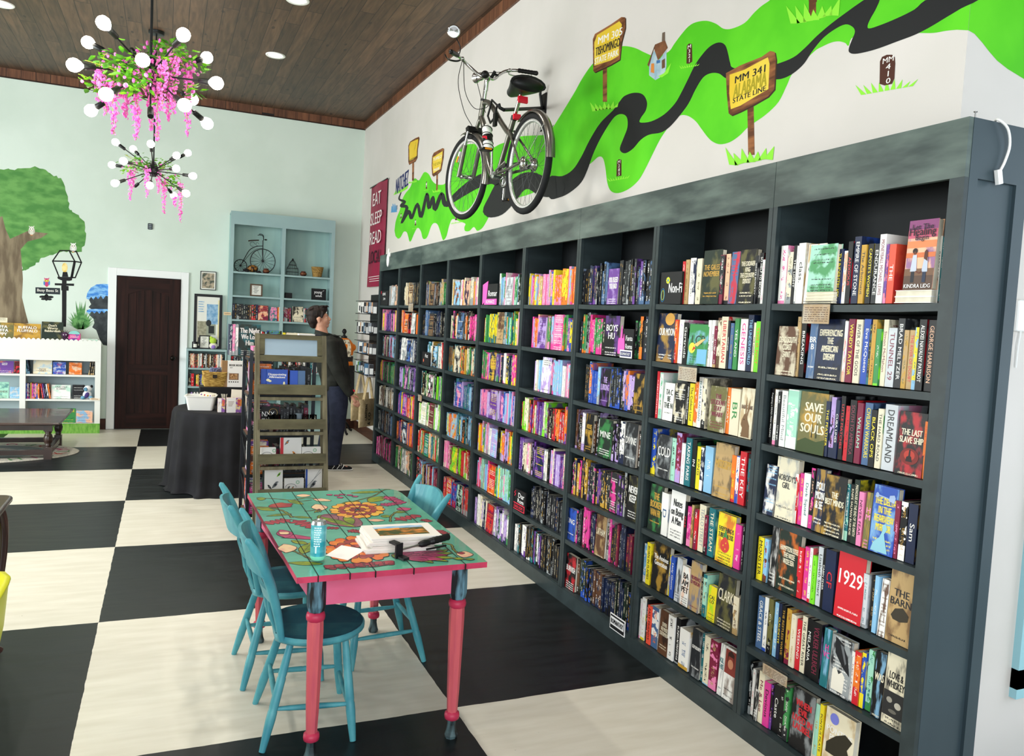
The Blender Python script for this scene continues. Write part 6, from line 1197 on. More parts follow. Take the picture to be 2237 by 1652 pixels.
chandelier('large looking near black chandelier with many lit bulbs, green vines and pink wisteria', hub1, .48,
  [(515,452,0), (612,295,1), (718,160,0), (1272,243,0), (1435,400,1), (1503,577,0), (1437,857,1), (632,767,1), (990,418,0), (737,655,0), (1280,730,0), (1335,690,1)], [(1045,840,0), (900,330,1), (1160,560,1)],
  [(790,560,930,-.15), (945,640,972,-.1), (1050,560,900,.0), (1092,420,985,-.05), (1130,430,760,-.2), (1302,400,940,0), (690,460,620,-.15), (870,600,822,.1), (1170,470,845,.1), (740,560,800,.05), (1205,380,790,-.1), (1310,480,700,.1), (640+50,540,700,.1), (1000,470,640,-.1)],
  [(760,420,-.1,.05,40), (860,500,-.2,.06,55), (940,580,-.25,.05,45), (1120,350,.05,.05,45), (1180,330,.1,.04,25), (1320,450,0,.04,35), (1000,480,-.1,.07,50), (660,600,-.1,.03,16), (1310,620,-.1,.04,18), (1080,450,.1,.07,45), (820,570,.1,.06,35)], 3)
chandelier('smaller looking far black chandelier hanging nearer the back wall, with lit bulbs and pink wisteria', hub2, .48,
  [(802,987,1), (925,1035,1), (1047,1000,0), (1225,1080,0), (1303,1062,1), (857,1118,0), (777,1145,1), (1222,1170,0), (1340,1222,0), (798,1272,0), (1040,1287,0), (1205,1357,1), (1292,1343,0)], [(925,1305,1)],
  [(905,1180,1392,0), (1020,1165,1368,-.1), (1100,1180,1345,0), (1138,1255,1485,.1), (1252,1270,1540,0), (1215,1370,1435,.05), (925,1190,1300,.1)],
  [(980,1130,0,.06,50), (900,1160,-.1,.05,26), (1130,1150,0,.05,34), (1190,1240,0,.05,30), (1215,1290,0,.04,22), (1020,1170,.1,.05,24)], 9)
# ================================================================ helpers for small picture books and boxes
def fbook(name, label, x0, x1, z, y, h, col, ink, art, title='', group=None, t=.018, cat='book', lean=-.12, tm=.3, tv=.6):
    """a book facing the camera (front towards -y)"""
    r_ = random.Random(int(x0*1000+z*77)); k = BK(); w = x1-x0; sd = r_.random(); c = (clr(col), clr(ink), clr(art), (sd, 0, .8 if title else .1))
    k.cover(I4, w, t, h, c, .0022, plain=True, pt=name == 'gift_book')
    if title: k.text(title, I4, (w/2, -t/2-.0007, h*tv), (1, 0, 0), (0, 0, 1), h*tm, w*.86, clr(ink), .02, 1)
    o = k.build(name); p = BK(); p.pages(I4, w, t, h, c); p.build('page_block', o); o.location = (x0, y, z+.001); o.rotation_euler = (lean, 0, 0)
    return tag(o, label, cat, group)
def sbook(name, label, x, z, y, t, h, col, ink, art, group=None, cat='book', lean=0, w=.15):
    """spine towards -y"""
    k = BK(); r_ = random.Random(int(x*1e4)); c = (clr(col), clr(ink), clr(art), (r_.random(), 0, r_.random())); k.cover(I4, w, t, h, c); o = k.build(name)
    p = BK(); p.pages(I4, w, t, h, c); p.build('page_block', o); o.location = (x, y, z+.0005); o.rotation_euler = (lean, 0, rad(90)); return tag(o, label, cat, group)
# ================================================================ white children's shelf, tables, rug
kw = mat('kids_shelf_white', '#E9EBE6', .5); kb_ = mat('kids_shelf_back', '#B9CBD0', .6); grs = mat('painted_grass', '#5FA03C', .7, c2='#8CC25A', scale=30, stretch=(1.5, 1, .5), lo=.3, hi=.7)
KY = 6.85
ks = thing('childrens_shelf', 'low white childrens bookshelf with scalloped top edge and painted grass along its base', 'shelf', (-1.3, KY, 0))
def kp(b, n, l=None): o = b.build(n, None, l, fix=True); o.parent = ks; o.matrix_parent_inverse = Matrix.Translation((1.3, -KY, 0)); return o
XS_ = [-2.20, -1.335, -.505]
for x in XS_:
    b = MB(); b.box((x-.032, KY, .0), (x+.032, KY+.02, 1.17), kw); b.box((x-.010, KY+.02, .0), (x+.010, YW-.02, 1.12), kw); kp(b, 'upright')
b = MB(); b.box((-2.2, YW-.03, .1), (-.505, YW-.022, 1.12), kb_); kp(b, 'back_panel')
for z in (.125, .434, .746):
    for x0, x1 in ((-2.19, -1.345), (-1.325, -.515)): b = MB(); b.box((x0, KY+.004, z-.022), (x1, YW-.03, z), kw); kp(b, 'shelf')
b = MB(); b.box((-2.2, KY+.01, 1.10), (-.48, YW-.02, 1.12), kw); kp(b, 'top_board')
b = MB(); P = [(-2.23, KY-.004, .925)]; n = 34
P2 = [(-.473, KY-.004, .925)]
for i in range(n*4+1): x = -.473-(1.757)*i/(n*4); P2.append((x, KY-.004, 1.178+.022*abs(sin(pi*i/4))))
b.poly(P2+P[:1], kw, (0, .012, 0)); kp(b, 'scalloped_header')
b = MB(); b.box((-2.23, KY-.006, 0), (-.473, KY+.01, .125), grs); kp(b, 'grass_base_board', 'base board painted with green grass')
KG = 'childrens books on the white shelf'
def K2(px): return at(1, KY+.08, px, 850).x
def kid(p0, p1, row, h, col, ink, art, ti, lb, **k): z = {0: 1.12, 1: .746, 2: .434, 3: .125}[row]; return fbook('picture_book', lb, K2(p0), K2(p1), z, KY+.08, h, col, ink, art, ti, KG, cat='book', **k)
kid(28.5, 87, 0, .25, 'go', 'wh', 'br', 'BUFFALO\nFLUFFALO', 'tan picture book reading Buffalo Fluffalo standing on top of the white shelf', tm=.3, tv=.72)
o = kid(-30, 27.5, 0, .25, 'ol', 'wh', 'go', 'BUFFA\nFLUFFA\nPUPPY', 'brown and green picture book reading Buffa Fluffa at the left edge, top of the shelf', tm=.5, tv=.62)
fbook('picture_book', 'cream book peeking up behind the leftmost picture book on top of the white shelf', K2(-20), K2(11.5), 1.12, KY+.15, .31, 'cr', 'dg', 'cr', '', KG)
kid(89, 136, 0, .285, 'dg', 'cr', 'ol', "Don't\nWorry\nBalderdash", 'dark green picture book with cream title standing on top of the white shelf', tm=.34, tv=.72)
kid(148, 174, 0, .15, 'mg', 'wh', 'pu', '', 'magenta boxed book set on top of the white shelf beside the dark bird toy', t=.08)
b = MB(); x0, x1 = K2(149), K2(173); b.rings([[Vector((x, y, 1.27+.035*sin(pi*(x-x0)/(x1-x0))**.6 if k else 1.262)) for k in (0, 1) for y in ((KY+.05, KY+.12) if k else (KY+.12, KY+.05))] for x in [x0+(x1-x0)*i/8 for i in range(9)]], mat('teal_lid', '#8ACFC8', .5), True, False); b.build('teal_purse', None, 'teal rounded case resting on the magenta boxed books', 'case')
kid(176, 212, 0, .085, 'wh', 'gr', 'mi', '', 'low white and green box on the right end of the white shelf top', t=.06)
# bird toy
t = thing('bird_toy', 'dark purple and black bird plush on top of the white shelf', 'toy', (K2(141), KY+.06, 1.121)); dkp = mat('plush_dark', '#2A2430', .9, c2='#5A3058', scale=50); whp = mat('plush_white', '#E8E8EA', .9)
b = MB(); b.ell((0, 0, .05), (.05, .04, .05), dkp); b.ell((0, -.005, .125), (.04, .035, .036), dkp)
for i in range(9): a = i*pi/8; b.tube([(0, 0, .12), (.065*cos(a), 0, .135+.055*sin(a))], [.008, .002], dkp, 5)
b.build('body', t); b = MB(); b.box((-.035, -.045, 0), (.035, -.035, .042), whp, bev=.003); b.build('tag', t)
for s in (-1, 1): b = MB(); b.ell((s*.014, -.036, .13), .007, whp, 8, 6); b.build('eye', t)
# row 1
kid(72, 113, 1, .19, 'cr', 'br', 'sk', 'SNOW\nLANDS', 'cream picture book with two blue creatures on the upper right shelf of the white bookshelf', tm=.2, tv=.25)
kid(115, 143, 1, .155, 'bl', 're', 'wh', 'SPACE\nCAT', 'blue book with white cat picture on the upper shelf of the white bookshelf', tm=.2, tv=.75)
kid(150, 178, 1, .152, 'og', 'ch', 'cr', 'AGENT', 'orange book with two penguins on the upper shelf of the white bookshelf', tm=.1, tv=.75)
kid(-10, 29, 1, .15, 'pu', 'wh', 'og', 'GOOD\nNIGHT', 'purple book with two chicks at the left edge of the white bookshelf', tm=.2, tv=.75)
kid(30.5, 43.5, 1, .15, 'bk', 're', 're', '', 'black and red book on the upper left shelf beside the white upright')
for i, (px, c_, a_) in enumerate(((60, 'te', .22), (64, 'nv', .22))): o = sbook('picture_book', f'{["teal", "navy"][i]} leaning book at the left end of the upper right shelf', K2(px), .746, KY+.05, .014, .21, c_, 'sk', 'sk', KG); o.rotation_euler = (0, 0, rad(90)); o.rotation_euler.rotate_axis('X', -.14)
for i, px in enumerate((194, 199, 203)): o = sbook('picture_book', f'{["first", "second", "third"][i]} of three dark leaning books at the right end of the upper shelf', K2(px), .746, KY+.05, .014, .19, 'bk', 'cr', 'ta', KG); o.rotation_euler.rotate_axis('X', .12)
# row 2
kc = 'bl wh nv go mg pu pk ta og br'.split()
for i in range(9): o = sbook('picture_book', f'{PAL[kc[i]][0]} upright book, {ORD[i]} from the left on the middle shelf of the white bookshelf', K2(58.5+i*3.3), .434, KY+.05, .0145, rnd.uniform(.185, .2), kc[i], 'wh', kc[(i+3) % 10], KG)
for i, c_ in enumerate('re pu nv wh og'.split()): o = sbook('picture_book', f'{PAL[c_][0]} leaning book, {ORD[i]} of five leaning left on the middle shelf', K2(95+i*3.9), .434, KY+.05, .013, .19, c_, 'wh', 'nv', KG); o.rotation_euler.rotate_axis('X', -.15)
kid(112, 154, 2, .175, 'wh', 'dg', 'mi', 'ODD I feel\nSCARED', 'white picture book reading Odd I feel Scared on the middle shelf', tm=.26, tv=.78)
kid(158, 184, 2, .18, 'bk', 'wh', 'ch', '', 'black book with pale ghost shape behind the plush on the middle shelf')
kid(-12, 19, 2, .20, 'mi', 'br', 'te', 'FRIENDS', 'aqua picture book at the left edge on the middle shelf', tm=.12, tv=.4)
kid(22, 44, 2, .14, 'sk', 'ol', 'si', '', 'pale blue book left of the white upright on the middle shelf')
t = thing('plush_toy', 'white plush lemur with blue face sitting on the middle shelf', 'toy', (K2(191), KY+.05, .4345)); pbl = mat('plush_blue', '#6FA8C8', .9); pv = mat('plush_violet', '#4A3A7A', .9)
b = MB(); b.ell((0, .01, .055), (.052, .045, .058), whp); b.ell((.005, 0, .135), (.048, .042, .042), whp); b.build('body', t)
b = MB(); b.ell((-.012, -.028, .13), (.026, .022, .026), pbl); b.build('face', t); b = MB(); b.ell((.0, -.035, .055), (.025, .016, .04), pv, T=Matrix.Rotation(.4, 3, 'Y')); b.build('belly_patch', t)
for s in (-1, 1): b = MB(); b.ell((s*.045+.005, .0, .165), (.016, .012, .02), mat('plush_black', '#1C1A1E', .9)); b.build('ear', t)
for s in (-1, 1): b = MB(); b.ell((s*.045, -.03, .022), (.026, .035, .022), pbl); b.build('foot', t)
for s in (-1, 1): b = MB(); b.ell((-.012+s*.013, -.049, .138), .0055, mat('plush_black'), 8, 6); b.build('eye', t)
# row 3
for i, c_ in enumerate('wh re nv gr og sk bk wh og'.split()): sbook('picture_book', f'small {PAL[c_][0]} board book, {ORD[i]} from the left on the lowest shelf', K2(57+i*2.6), .125, KY+.05, .011, rnd.uniform(.15, .18), c_, 'wh', 'pk', KG)
kid(126, 166, 3, .185, 'gr', 'ye', 'dg', 'BUTT-FACE', 'green picture book with yellow title Butt-Face and a badger on the lowest shelf', tm=.17, tv=.82)
kid(167.5, 203, 3, .155, 'pe', 'pu', 'sk', '', 'pastel boxed book with a unicorn on the lowest shelf', t=.04); kid(35, 43.5, 3, .15, 're', 'wh', 'ma', '', 'red book on the lowest left shelf')
b = MB(); p = at(1, KY-.01, 207, 872); b.obox((p.x, KY-.012, p.z), (.058, 0, -.004), (0, .001, 0), (.001, 0, .013), paper); b.obox((p.x, KY-.0125, p.z+.001), (.04, 0, -.003), (0, .001, 0), (0, 0, .003), mat('note_ink')); b.build('price_tag', None, 'small white paper label on the right upright of the white shelf', 'label')
# bench style coffee table
dw = mat('bench_dark_wood', '#2A1C17', .35, c2='#3E2A22', scale=3, stretch=(1.2, 7, 1), coat=.2)
t = thing('coffee_table', 'low dark wooden coffee table with turned legs in front of the white shelf', 'table', (-1.4, 5.42, 0))
b = MB(); b.box((-.74, -.63, .385), (.70, .64, .412), dw, bev=.008); b.build('tabletop', t); b = MB()
for q in (((-.60, -.45, .31), (.57, -.425, .385)), ((-.60, .42, .31), (.57, .445, .385)), ((-.625, -.43, .31), (-.60, .43, .385)), ((.57, -.43, .31), (.595, .43, .385))): b.box(*q, dw)
b.build('apron', t)
for sx in (-.61, .57):
    for sy in (-.43, .43):
        b = MB(); b.box((sx-.04, sy-.04, .30), (sx+.04, sy+.04, .386), dw); b.lathe([(.028, .302), (.036, .29), (.026, .275), (.036, .26), (.045, .225), (.040, .185), (.026, .155), (.034, .148), (.026, .14), (.03, .128)], dw, (sx, sy, 0), n=18); b.box((sx-.037, sy-.037, .0), (sx+.037, sy+.037, .13), dw); b.build('leg', t)
for q in (((-.61, -.455, .05), (.57, -.405, .10)), ((-.61, .405, .05), (.57, .455, .10)), ((-.635, -.43, .05), (-.585, .43, .10)), ((.545, -.43, .05), (.595, .43, .10))): b = MB(); b.box(*q, dw); b.build('stretcher', t)
# oval alphabet rug
b = MB(); rugm = mat('rug_cream', '#CFC9BB', .95, c2='#B5B2A8', scale=60, bump=.4); rc_ = Vector((-1.62, 5.42, 0)); rx, ry = 1.04, .66
b.rings([[Vector((rc_.x+rx*r*cos(2*pi*i/64), rc_.y+ry*r*sin(2*pi*i/64), z)) for i in range(64)] for r, z in ((1, .0005), (1.004, .006), (.99, .010), (.97, .0115))], rugm, False); b.add([Vector((rc_.x+rx*.97*cos(2*pi*i/64), rc_.y+ry*.97*sin(2*pi*i/64), .0115)) for i in range(64)], [list(range(64))], rugm)
for r0, m_ in ((.70, mat('rug_grey', '#8E9896', .95)),): b.rings([[Vector((rc_.x+rx*r*cos(2*pi*i/64), rc_.y+ry*r*sin(2*pi*i/64), .0122)) for i in range(64)] for r in (r0, r0-.25)], m_, False, False)
lc_ = [mat('rug_letter_'+k, v, .95) for k, v in (('magenta', '#B03A6A'), ('grey', '#5A6460'), ('red', '#B8463E'), ('green', '#5E8A5A'))]
for i, ch_ in enumerate('ABCDEFGHIJKLMNOPQRSTUVWXYZ'):
    a = -pi/2-1.1+i*2*pi/26*1.0; c = Vector((rc_.x+rx*.85*cos(a), rc_.y+ry*.85*sin(a), .0123+i*.00001)); td = Vector((-sin(a)*rx, cos(a)*ry, 0)).normalized(); b.text(ch_, c, td, Vector((-td.y, td.x, 0)), .13, .14, lc_[i % 4], .02)
b.build('rug', None, 'oval cream rug with coloured alphabet letters under the dark coffee table', 'rug', fix=True)
# ================================================================ round table with black cloth and its goods
RC = Vector((.93, 3.42, 0)); RR_ = .56; clo = mat('tablecloth_black', '#0E0E11', .85, c2='#17171C', scale=5)
rt = thing('round_table', 'round display table hidden under a floor length black cloth', 'table', RC); b = MB(); b.lathe([(.54, .715), (.55, .72), (.55, .738), (.54, .74)], mat('plywood', '#8A6F4E', .6), n=40); b.build('tabletop', rt)
for a in (45, 135, 225, 315): b = MB(); b.tube([(.42*cos(rad(a)), .42*sin(rad(a)), .715), (.44*cos(rad(a)), .44*sin(rad(a)), 0)], .014, mat('black_iron'), 8); b.build('leg', rt)
b = MB(); R_ = []; r_ = random.Random(2); ph = [r_.uniform(0, 6) for _ in range(6)]; n = 120
def fold(a, u): return u*(.022*sin(11*a+ph[0])+.018*sin(17*a+ph[1]+u)+.014*sin(7*a+ph[2]+2*u)+.01*sin(29*a+ph[3]))
for r0, z, u in ((.15, .7425, 0), (.50, .7425, 0), (.553, .7415, 0), (.560, .735, .05), (.566, .70, .25), (.575, .55, .55), (.588, .35, .8), (.602, .15, 1), (.612, .03, 1.1), (.64, .006, 1.3)): R_.append([Vector((RC.x+(r0+fold(2*pi*i/n, u))*cos(2*pi*i/n), RC.y+(r0+fold(2*pi*i/n, u))*sin(2*pi*i/n), z)) for i in range(n)])
b.rings(R_, clo, False); b.add(R_[0], [list(range(n))], clo); b.build('tablecloth', None, 'black cloth falling in folds to the floor over the round display table', 'tablecloth')
ZT0 = .7435
t = thing('storage_bin', 'white plastic bin of greeting cards on the near edge of the black cloth table', 'bin', (.60, 3.26, ZT0)); pw = mat('bin_plastic', '#E9E9E4', .4)
def rrect(hx, hy, z, r=.02):
    out = []
    for sx, sy, a0 in ((1, -1, -90), (1, 1, 0), (-1, 1, 90), (-1, -1, 180)):
        for k in range(4): a = rad(a0+k*30); out.append(Vector((sx*(hx-r)+r*cos(a), sy*(hy-r)+r*sin(a), z)))
    return out
b = MB(); b.rings([rrect(.105, .075, 0), rrect(.128, .095, .125), rrect(.138, .105, .127), rrect(.138, .105, .133), rrect(.125, .092, .133), rrect(.10, .07, .006)], pw, True, False); b.build('tub', t); t.rotation_euler = (0, 0, rad(-8))
cdm = mat('greeting_card_cream', '#EDE6D4', .7); dots = [mat('card_dot_'+k, v, .7) for k, v in (('green', '#4E8A4A'), ('red', '#B8403C'), ('violet', '#7A5A9A'), ('ochre', '#C79A3A'))]
for i in range(5):
    b = MB(); b.box((0, -.001, 0), (.11, .001, .15), cdm); rr_ = random.Random(i)
    for k in range(16): x, z = .012+(k % 4)*.026+rr_.uniform(-.004, .004), .03+(k//4)*.032; b.box((x, -.0016, z), (x+.012, -.0009, z+.014), dots[rr_.randrange(4)])
    o = b.build('greeting_card', None, f'patterned greeting card, {ORD[i]} from the front in the white plastic bin', 'card', 'greeting cards in the white bin'); o.location = (.555+i*.012, 3.22+i*.022, ZT0+.02); o.rotation_euler = (-.35, .0, rad(-8+i*2)); o.rotation_euler.rotate_axis('Y', .18)
flo = mat('floral_print', '#E9D2A0', .6, c2='#8A5AA8', scale=38, lo=.45, hi=.55); flo2 = mat('floral_print_red', '#D8883A', .6, c2='#C84A5A', scale=30, lo=.45, hi=.55)
def cardbox(x, y, w, d, h, label, rot=0, half=True):
    b = MB(); b.box((-w/2, -d/2, 0), (w/2, d/2, h), flo); b.box((-w/2-.0005, -d/2-.0008, 0), (0 if half else w*.1, -d/2, h), mat('card_white')); 
    for k in range(4): b.box((-w*.42, -d/2-.0014, h*(.72-k*.09)), (-w*.1-.005*k, -d/2-.0008, h*(.75-k*.09)), mat('note_ink'))
    b.box((w*.1, -d/2-.0008, h*.45), (w*.45, -d/2, h*.9), flo2); o = b.build('card_box', None, label, 'box', 'boxed cards on the black cloth table'); o.location = (x, y, ZT0); o.rotation_euler = (0, 0, rad(rot)); return o
cardbox(.885, 3.05, .155, .05, .135, 'floral boxed card set with white front standing at the right of the black cloth table', 4)
cardbox(.765, 3.08, .06, .06, .125, 'narrow floral box between the white bin and the larger card box', 0, True)
b = MB(); b.box((-.075, -.0015, 0), (.075, .0015, .2), cdm); 
o = b.build('greeting_card', None, 'cream card standing behind the floral boxed set', 'card'); o.location = (.92, 3.13, ZT0); o.rotation_euler = (-.1, .05, 0)
b = MB()
for i in range(14): a = rnd.uniform(-.6, .6); b.tube([(0, 0, 0), (.05*sin(a), .02*sin(i), .15)], .004, cdm, 5, flat=.3)
b.lathe([(.02, 0), (.028, .09), (.026, .092)], acr, n=14); o = b.build('bookmark_tassels', None, 'bunch of white paper straws behind the narrow floral box', 'stationery'); o.location = (.80, 3.22, ZT0)
b = MB(); b.box((.60, 3.62, ZT0), (1.15, 3.86, ZT0+.175), mat('riser_black', '#121215', .6), bev=.003); b.build('riser_box', None, 'black box riser at the back of the cloth table carrying the basket', 'box')
ZR = ZT0+.176
t = thing('wicker_basket', 'yellow wicker basket full of wrapped goods on the black riser', 'basket', (.735, 3.74, ZR)); wk = mat('wicker', '#C9A457', .7, c2='#8F6B2C', scale=30, stretch=(1, 1, 5), lo=.42, hi=.58, bump=.6)
b = MB(); R_ = []
for k in range(15):
    z = .145*k/14; e = .003*(k % 2); R_.append([v+Vector((0, 0, 0)) for v in rrect(.095+.018*k/14+e, .07+.015*k/14+e, z)])
b.rings(R_+[rrect(.105, .078, .145), rrect(.09, .065, .01)], wk, True); b.build('basket_body', t); b = MB(); b.box((-.02, -.094, .085), (.02, -.0855, .118), mat('basket_handle_dark', '#2A2018', .6)); b.build('handle_plate', t)
for i in range(6):
    b = MB(); b.box((-.035, -.004, 0), (.035, .004, .17), mat('wrapped_pack', '#8E94B4', .25, c2='#5A6488', scale=30), bev=.002); o = b.build('wrapped_pack', None, f'clear wrapped pack, {ORD[i]} in the wicker basket', 'pack', 'wrapped packs in the basket'); o.location = (.68+i*.022, 3.70+.012*i, ZR+.012); o.rotation_euler = (-.2+.06*i, .3-.12*i, rad(i*9))
t = thing('boxed_notebook', 'white and brown boxed book nook kit standing on the black riser', 'box', (.905, 3.70, ZR)); b = MB(); b.box((-.055, -.03, 0), (.095, .05, .255), mat('card_white')); b.build('box_body', t); b = MB(); b.box((-.105, -.03, 0), (-.055, .05, .255), mat('kraft_brown', '#9A7650', .7)); b.build('kraft_side', t)
b = MB(); b.text('BOOK NOOK', (.02, -.0312, .215), (1, 0, 0), (0, 0, 1), .02, .12, ink, .04); b.text('KIT', (-.02, -.0312, .19), (1, 0, 0), (0, 0, 1), .012, .1, ink, .03); b.box((-.04, -.0312, .07), (.05, -.03, .135), mat('note_ink')); b.box((-.03, -.032, .078), (.038, -.031, .128), mat('kraft_light', '#D2A878', .6, c2='#8A5A34', scale=60))
for k in range(5): b.lathe([(.006, 0), (.006, .001)], ink, (-.036+k*.02, -.0305, .05), (0, -1, 0), 8)
b.build('printed_front', t)
# ================================================================ metal book rack with weathered ladder display
blm = mat('rack_black_metal', '#1B2025', .4, .6)
rk = thing('metal_bookrack', 'black metal frame bookshelf behind the weathered ladder display', 'shelf', (.86, 1.62, 0))
X0, X1, Y0, Y1 = .872, 1.33, 1.535, 1.86
def rp(b, n): o = b.build(n); o.parent = rk; o.matrix_parent_inverse = Matrix.Translation((-.86, -1.62, 0)); return o
for x, y in ((X0, Y0), (X0-.02, Y1), (X1, Y0), (X1, Y1)):
    b = MB(); b.box((x-.012, y-.012, .0), (x+.012, y+.012, 1.37), blm); b.box((x-.016, y-.016, 0), (x+.016, y+.016, .012), blm); rp(b, 'post')
RZ = [.16, .46, .76, 1.06, 1.33]
for z in RZ: b = MB(); b.box((X0-.02, Y0, z-.02), (X1, Y1, z), blm); b.box((X0-.018, Y0+.012, z-.0005), (X1, Y1-.012, z+.002), mat('rack_wood', '#5E4634', .6, c2='#7A5E46', scale=5, stretch=(6, 1, 1))); rp(b, 'shelf')
for k in range(4): b = MB(); b.tube([(X0-.004, Y0, RZ[k]+.02), (X0-.022, Y1, RZ[k+1]-.04)], .004, blm, 6); rp(b, 'brace')
rr_ = random.Random(21); RG = 'books on the black metal rack'; cnt = 0
for k in range(4):
    y = Y0+.02; i = 0
    while y < Y1-.03:
        tt = rr_.uniform(.016, .034); hh = rr_.uniform(.19, .245); c_ = rr_.choice('bk ch pu re wh bk te ma nv og mg'.split()); i += 1
        kk = BK(); cc = (clr(c_), clr('wh'), clr(rr_.choice(['pk', 'la', 'ch', 'cr'])), (rr_.random(), 0, .3)); kk.cover(I4, .14, tt, hh, cc); o = kk.build('rack_book'); p = BK(); p.pages(I4, .14, tt, hh, cc); p.build('page_block', o); o.location = (X0+.005, y+tt/2, RZ[k]+.003)
        tag(o, f'{PAL[c_][0]} book, {ORD[i-1]} from near post, {["lowest", "second lowest", "second highest", "top"][k]} side shelf of black rack', 'book', RG); y += tt+.001
    x = X0+.19; i = 0
    while x < X1-.04:
        tt = rr_.uniform(.018, .034); c_ = rr_.choice('bk ch nv bk dg bk ch ma bk'.split()); i += 1
        sbook('rack_book', f'{PAL[c_][0]} book, {ORD[i-1]} from left behind the ladder, {["lowest", "second lowest", "second highest", "top"][k]} shelf', x+tt/2, RZ[k]+.003, Y0+.03, tt, rr_.uniform(.19, .24), c_, 'gy', 'ch', RG); x += tt+.001
# books on top of the rack
fbook('rack_book', 'dark teal book with white brush lettering The Night We Lost Him, on the rack', .80, .965, 1.332, 1.86, .24, 'dg', 'wh', 'te', 'The Night\nWe Lost\nHim', RG, tm=.55, tv=.6, lean=-.05)
bpy.data.objects[[o.name for o in COL.objects if o.name.startswith('rack_book')][-1]].location.z = 1.333
for i, c_ in enumerate('nv pk wh'.split()): sbook('rack_book', f'{PAL[c_][0]} upright book, {ORD[i]} from left on top of the black rack', .742+i*.022, 1.333, 1.80, .02, .235, c_, 'wh', 'gy', RG)
for i, (c_, th_) in enumerate((('bk', .026), ('ch', .022), ('pk', .03))):
    kk = BK(); cc = (clr(c_), clr('wh'), clr('gy'), (.3, 1, 0)); kk.cover(I4, .14, th_, .21, cc, plain=True); o = kk.build('rack_book'); p = BK(); p.pages(I4, .14, th_, .21, cc); p.build('page_block', o); o.location = (.885, 1.50+.0, 1.334+[0, .0265, .049][i]+th_/2); o.rotation_euler = (rad(90), 0, rad(0)); o.location.y = 1.78
    tag(o, f'{["black", "charcoal", "pink"][i]} book lying flat, {["bottom", "middle", "top"][i]} of the pile on the black rack', 'book', RG)
b = MB(); b.obox((.90, 1.68, 1.44), (.004, 0, 0), (0, .13, .02), (0, -.02, .11), mat('card_white')); b.box((.895, 1.6, 1.333), (.905, 1.7, 1.345), blm); 
fbook('rack_book', 'black and blue book standing behind the ladder display', 1.0, 1.11, 1.333, 1.76, .20, 'bk', 'li', 'bl', '', RG, lean=-.03)
fbook('rack_book', 'yellow spined book behind the top of the ladder', 1.115, 1.135, 1.333, 1.74, .19, 'ye', 'ch', 'ye', '', RG, lean=0)
fbook('rack_book', 'cream boxed book with a green line above the ladder top', 1.145, 1.34, 1.333, 1.74, .19, 'cr', 'gr', 'cr', '', RG, t=.05, lean=0)
b = MB(); b.box((0, 0, 0), (.12, .08, .19), mat('card_white')); b.box((.12, 0, 0), (.17, .08, .19), mat('box_ink', '#2A2C34', .6)); o = b.build('gift_box', None, 'small white and black box above the right of the ladder top', 'box'); o.location = (1.22, 1.62, 1.333)
# the ladder
lw = mat('weathered_wood', '#6E6A50', .75, c2='#4C4836', scale=4, stretch=(1.2, 4, 4), bump=.3, lo=.3, hi=.7); lw2 = mat('weathered_wood_rail', '#837D64', .75, c2='#5C5744', scale=4, stretch=(6, 4, .8), bump=.3, lo=.3, hi=.7)
ld = thing('ladder_display', 'weathered wooden ladder shelf of five tiers with a pale glass panel on top', 'display ladder', (1.15, 1.3, 0))
def lp_(b, n, l=None, par=None): o = b.build(n, None, l); o.parent = par or ld; o.matrix_parent_inverse = Matrix.Translation((-1.15, -1.3, 0)); return o
LA = lambda x, z, dy=0: Vector((x, 1.24+.18*z+dy, z))
ZL = 1.515
def xl(z): return .925-.02*z/1.5
def xr(z): return 1.412-.024*z/1.5
for f_ in (xl, xr):
    b = MB(); a, c = LA(f_(0), 0), LA(f_(ZL), ZL); ax_ = (c-a)/2; b.obox((a+c)/2, (.0155, 0, 0), Vector((0, .016, -.003)), ax_, lw2); lp_(b, 'rail')
    b = MB(); a, c = Vector((f_(0), 1.50, 0)), Vector((f_(ZL), 1.505, ZL-.03)); b.obox((a+c)/2, (.014, 0, 0), (0, .012, 0), (c-a)/2, lw2); lp_(b, 'rear_leg')
def rail(z0, z1, name, dy=-.0, m_=None, th=.009):
    b = MB(); x0, x1 = xl(z0)+.0, xr(z0); a, c = LA(x0, z0, dy), LA(x1, z1, dy); b.obox((a+c)/2, ((x1-x0)/2, 0, 0), (0, th, 0), (0, (c.y-a.y)/2, (z1-z0)/2), m_ or lw); return lp_(b, name)
tiers = [(1.22, 1.30, 1.265), ]
def zl(px): return at(1, 1.45, 640, px).z
for (ya, yb, sh) in ((841, 862, 862), (915, 936, 933), (988, 1008, 1006), (1060, 1078, 1078)):
    z1, z0 = at(1, 1.42, 640, ya).z, at(1, 1.42, 640, yb).z; rail(z0, z1, 'front_lip', -.015)
    b = MB(); yy = LA(0, z0).y; b.box((xl(z0)+.015, yy-.01, z0-.002), (xr(z0)-.015, 1.503, z0+.012), lw); lp_(b, 'tier_shelf')
    rail(z0-.045, z0-.022, 'cross_rail', .004, lw2, .012)
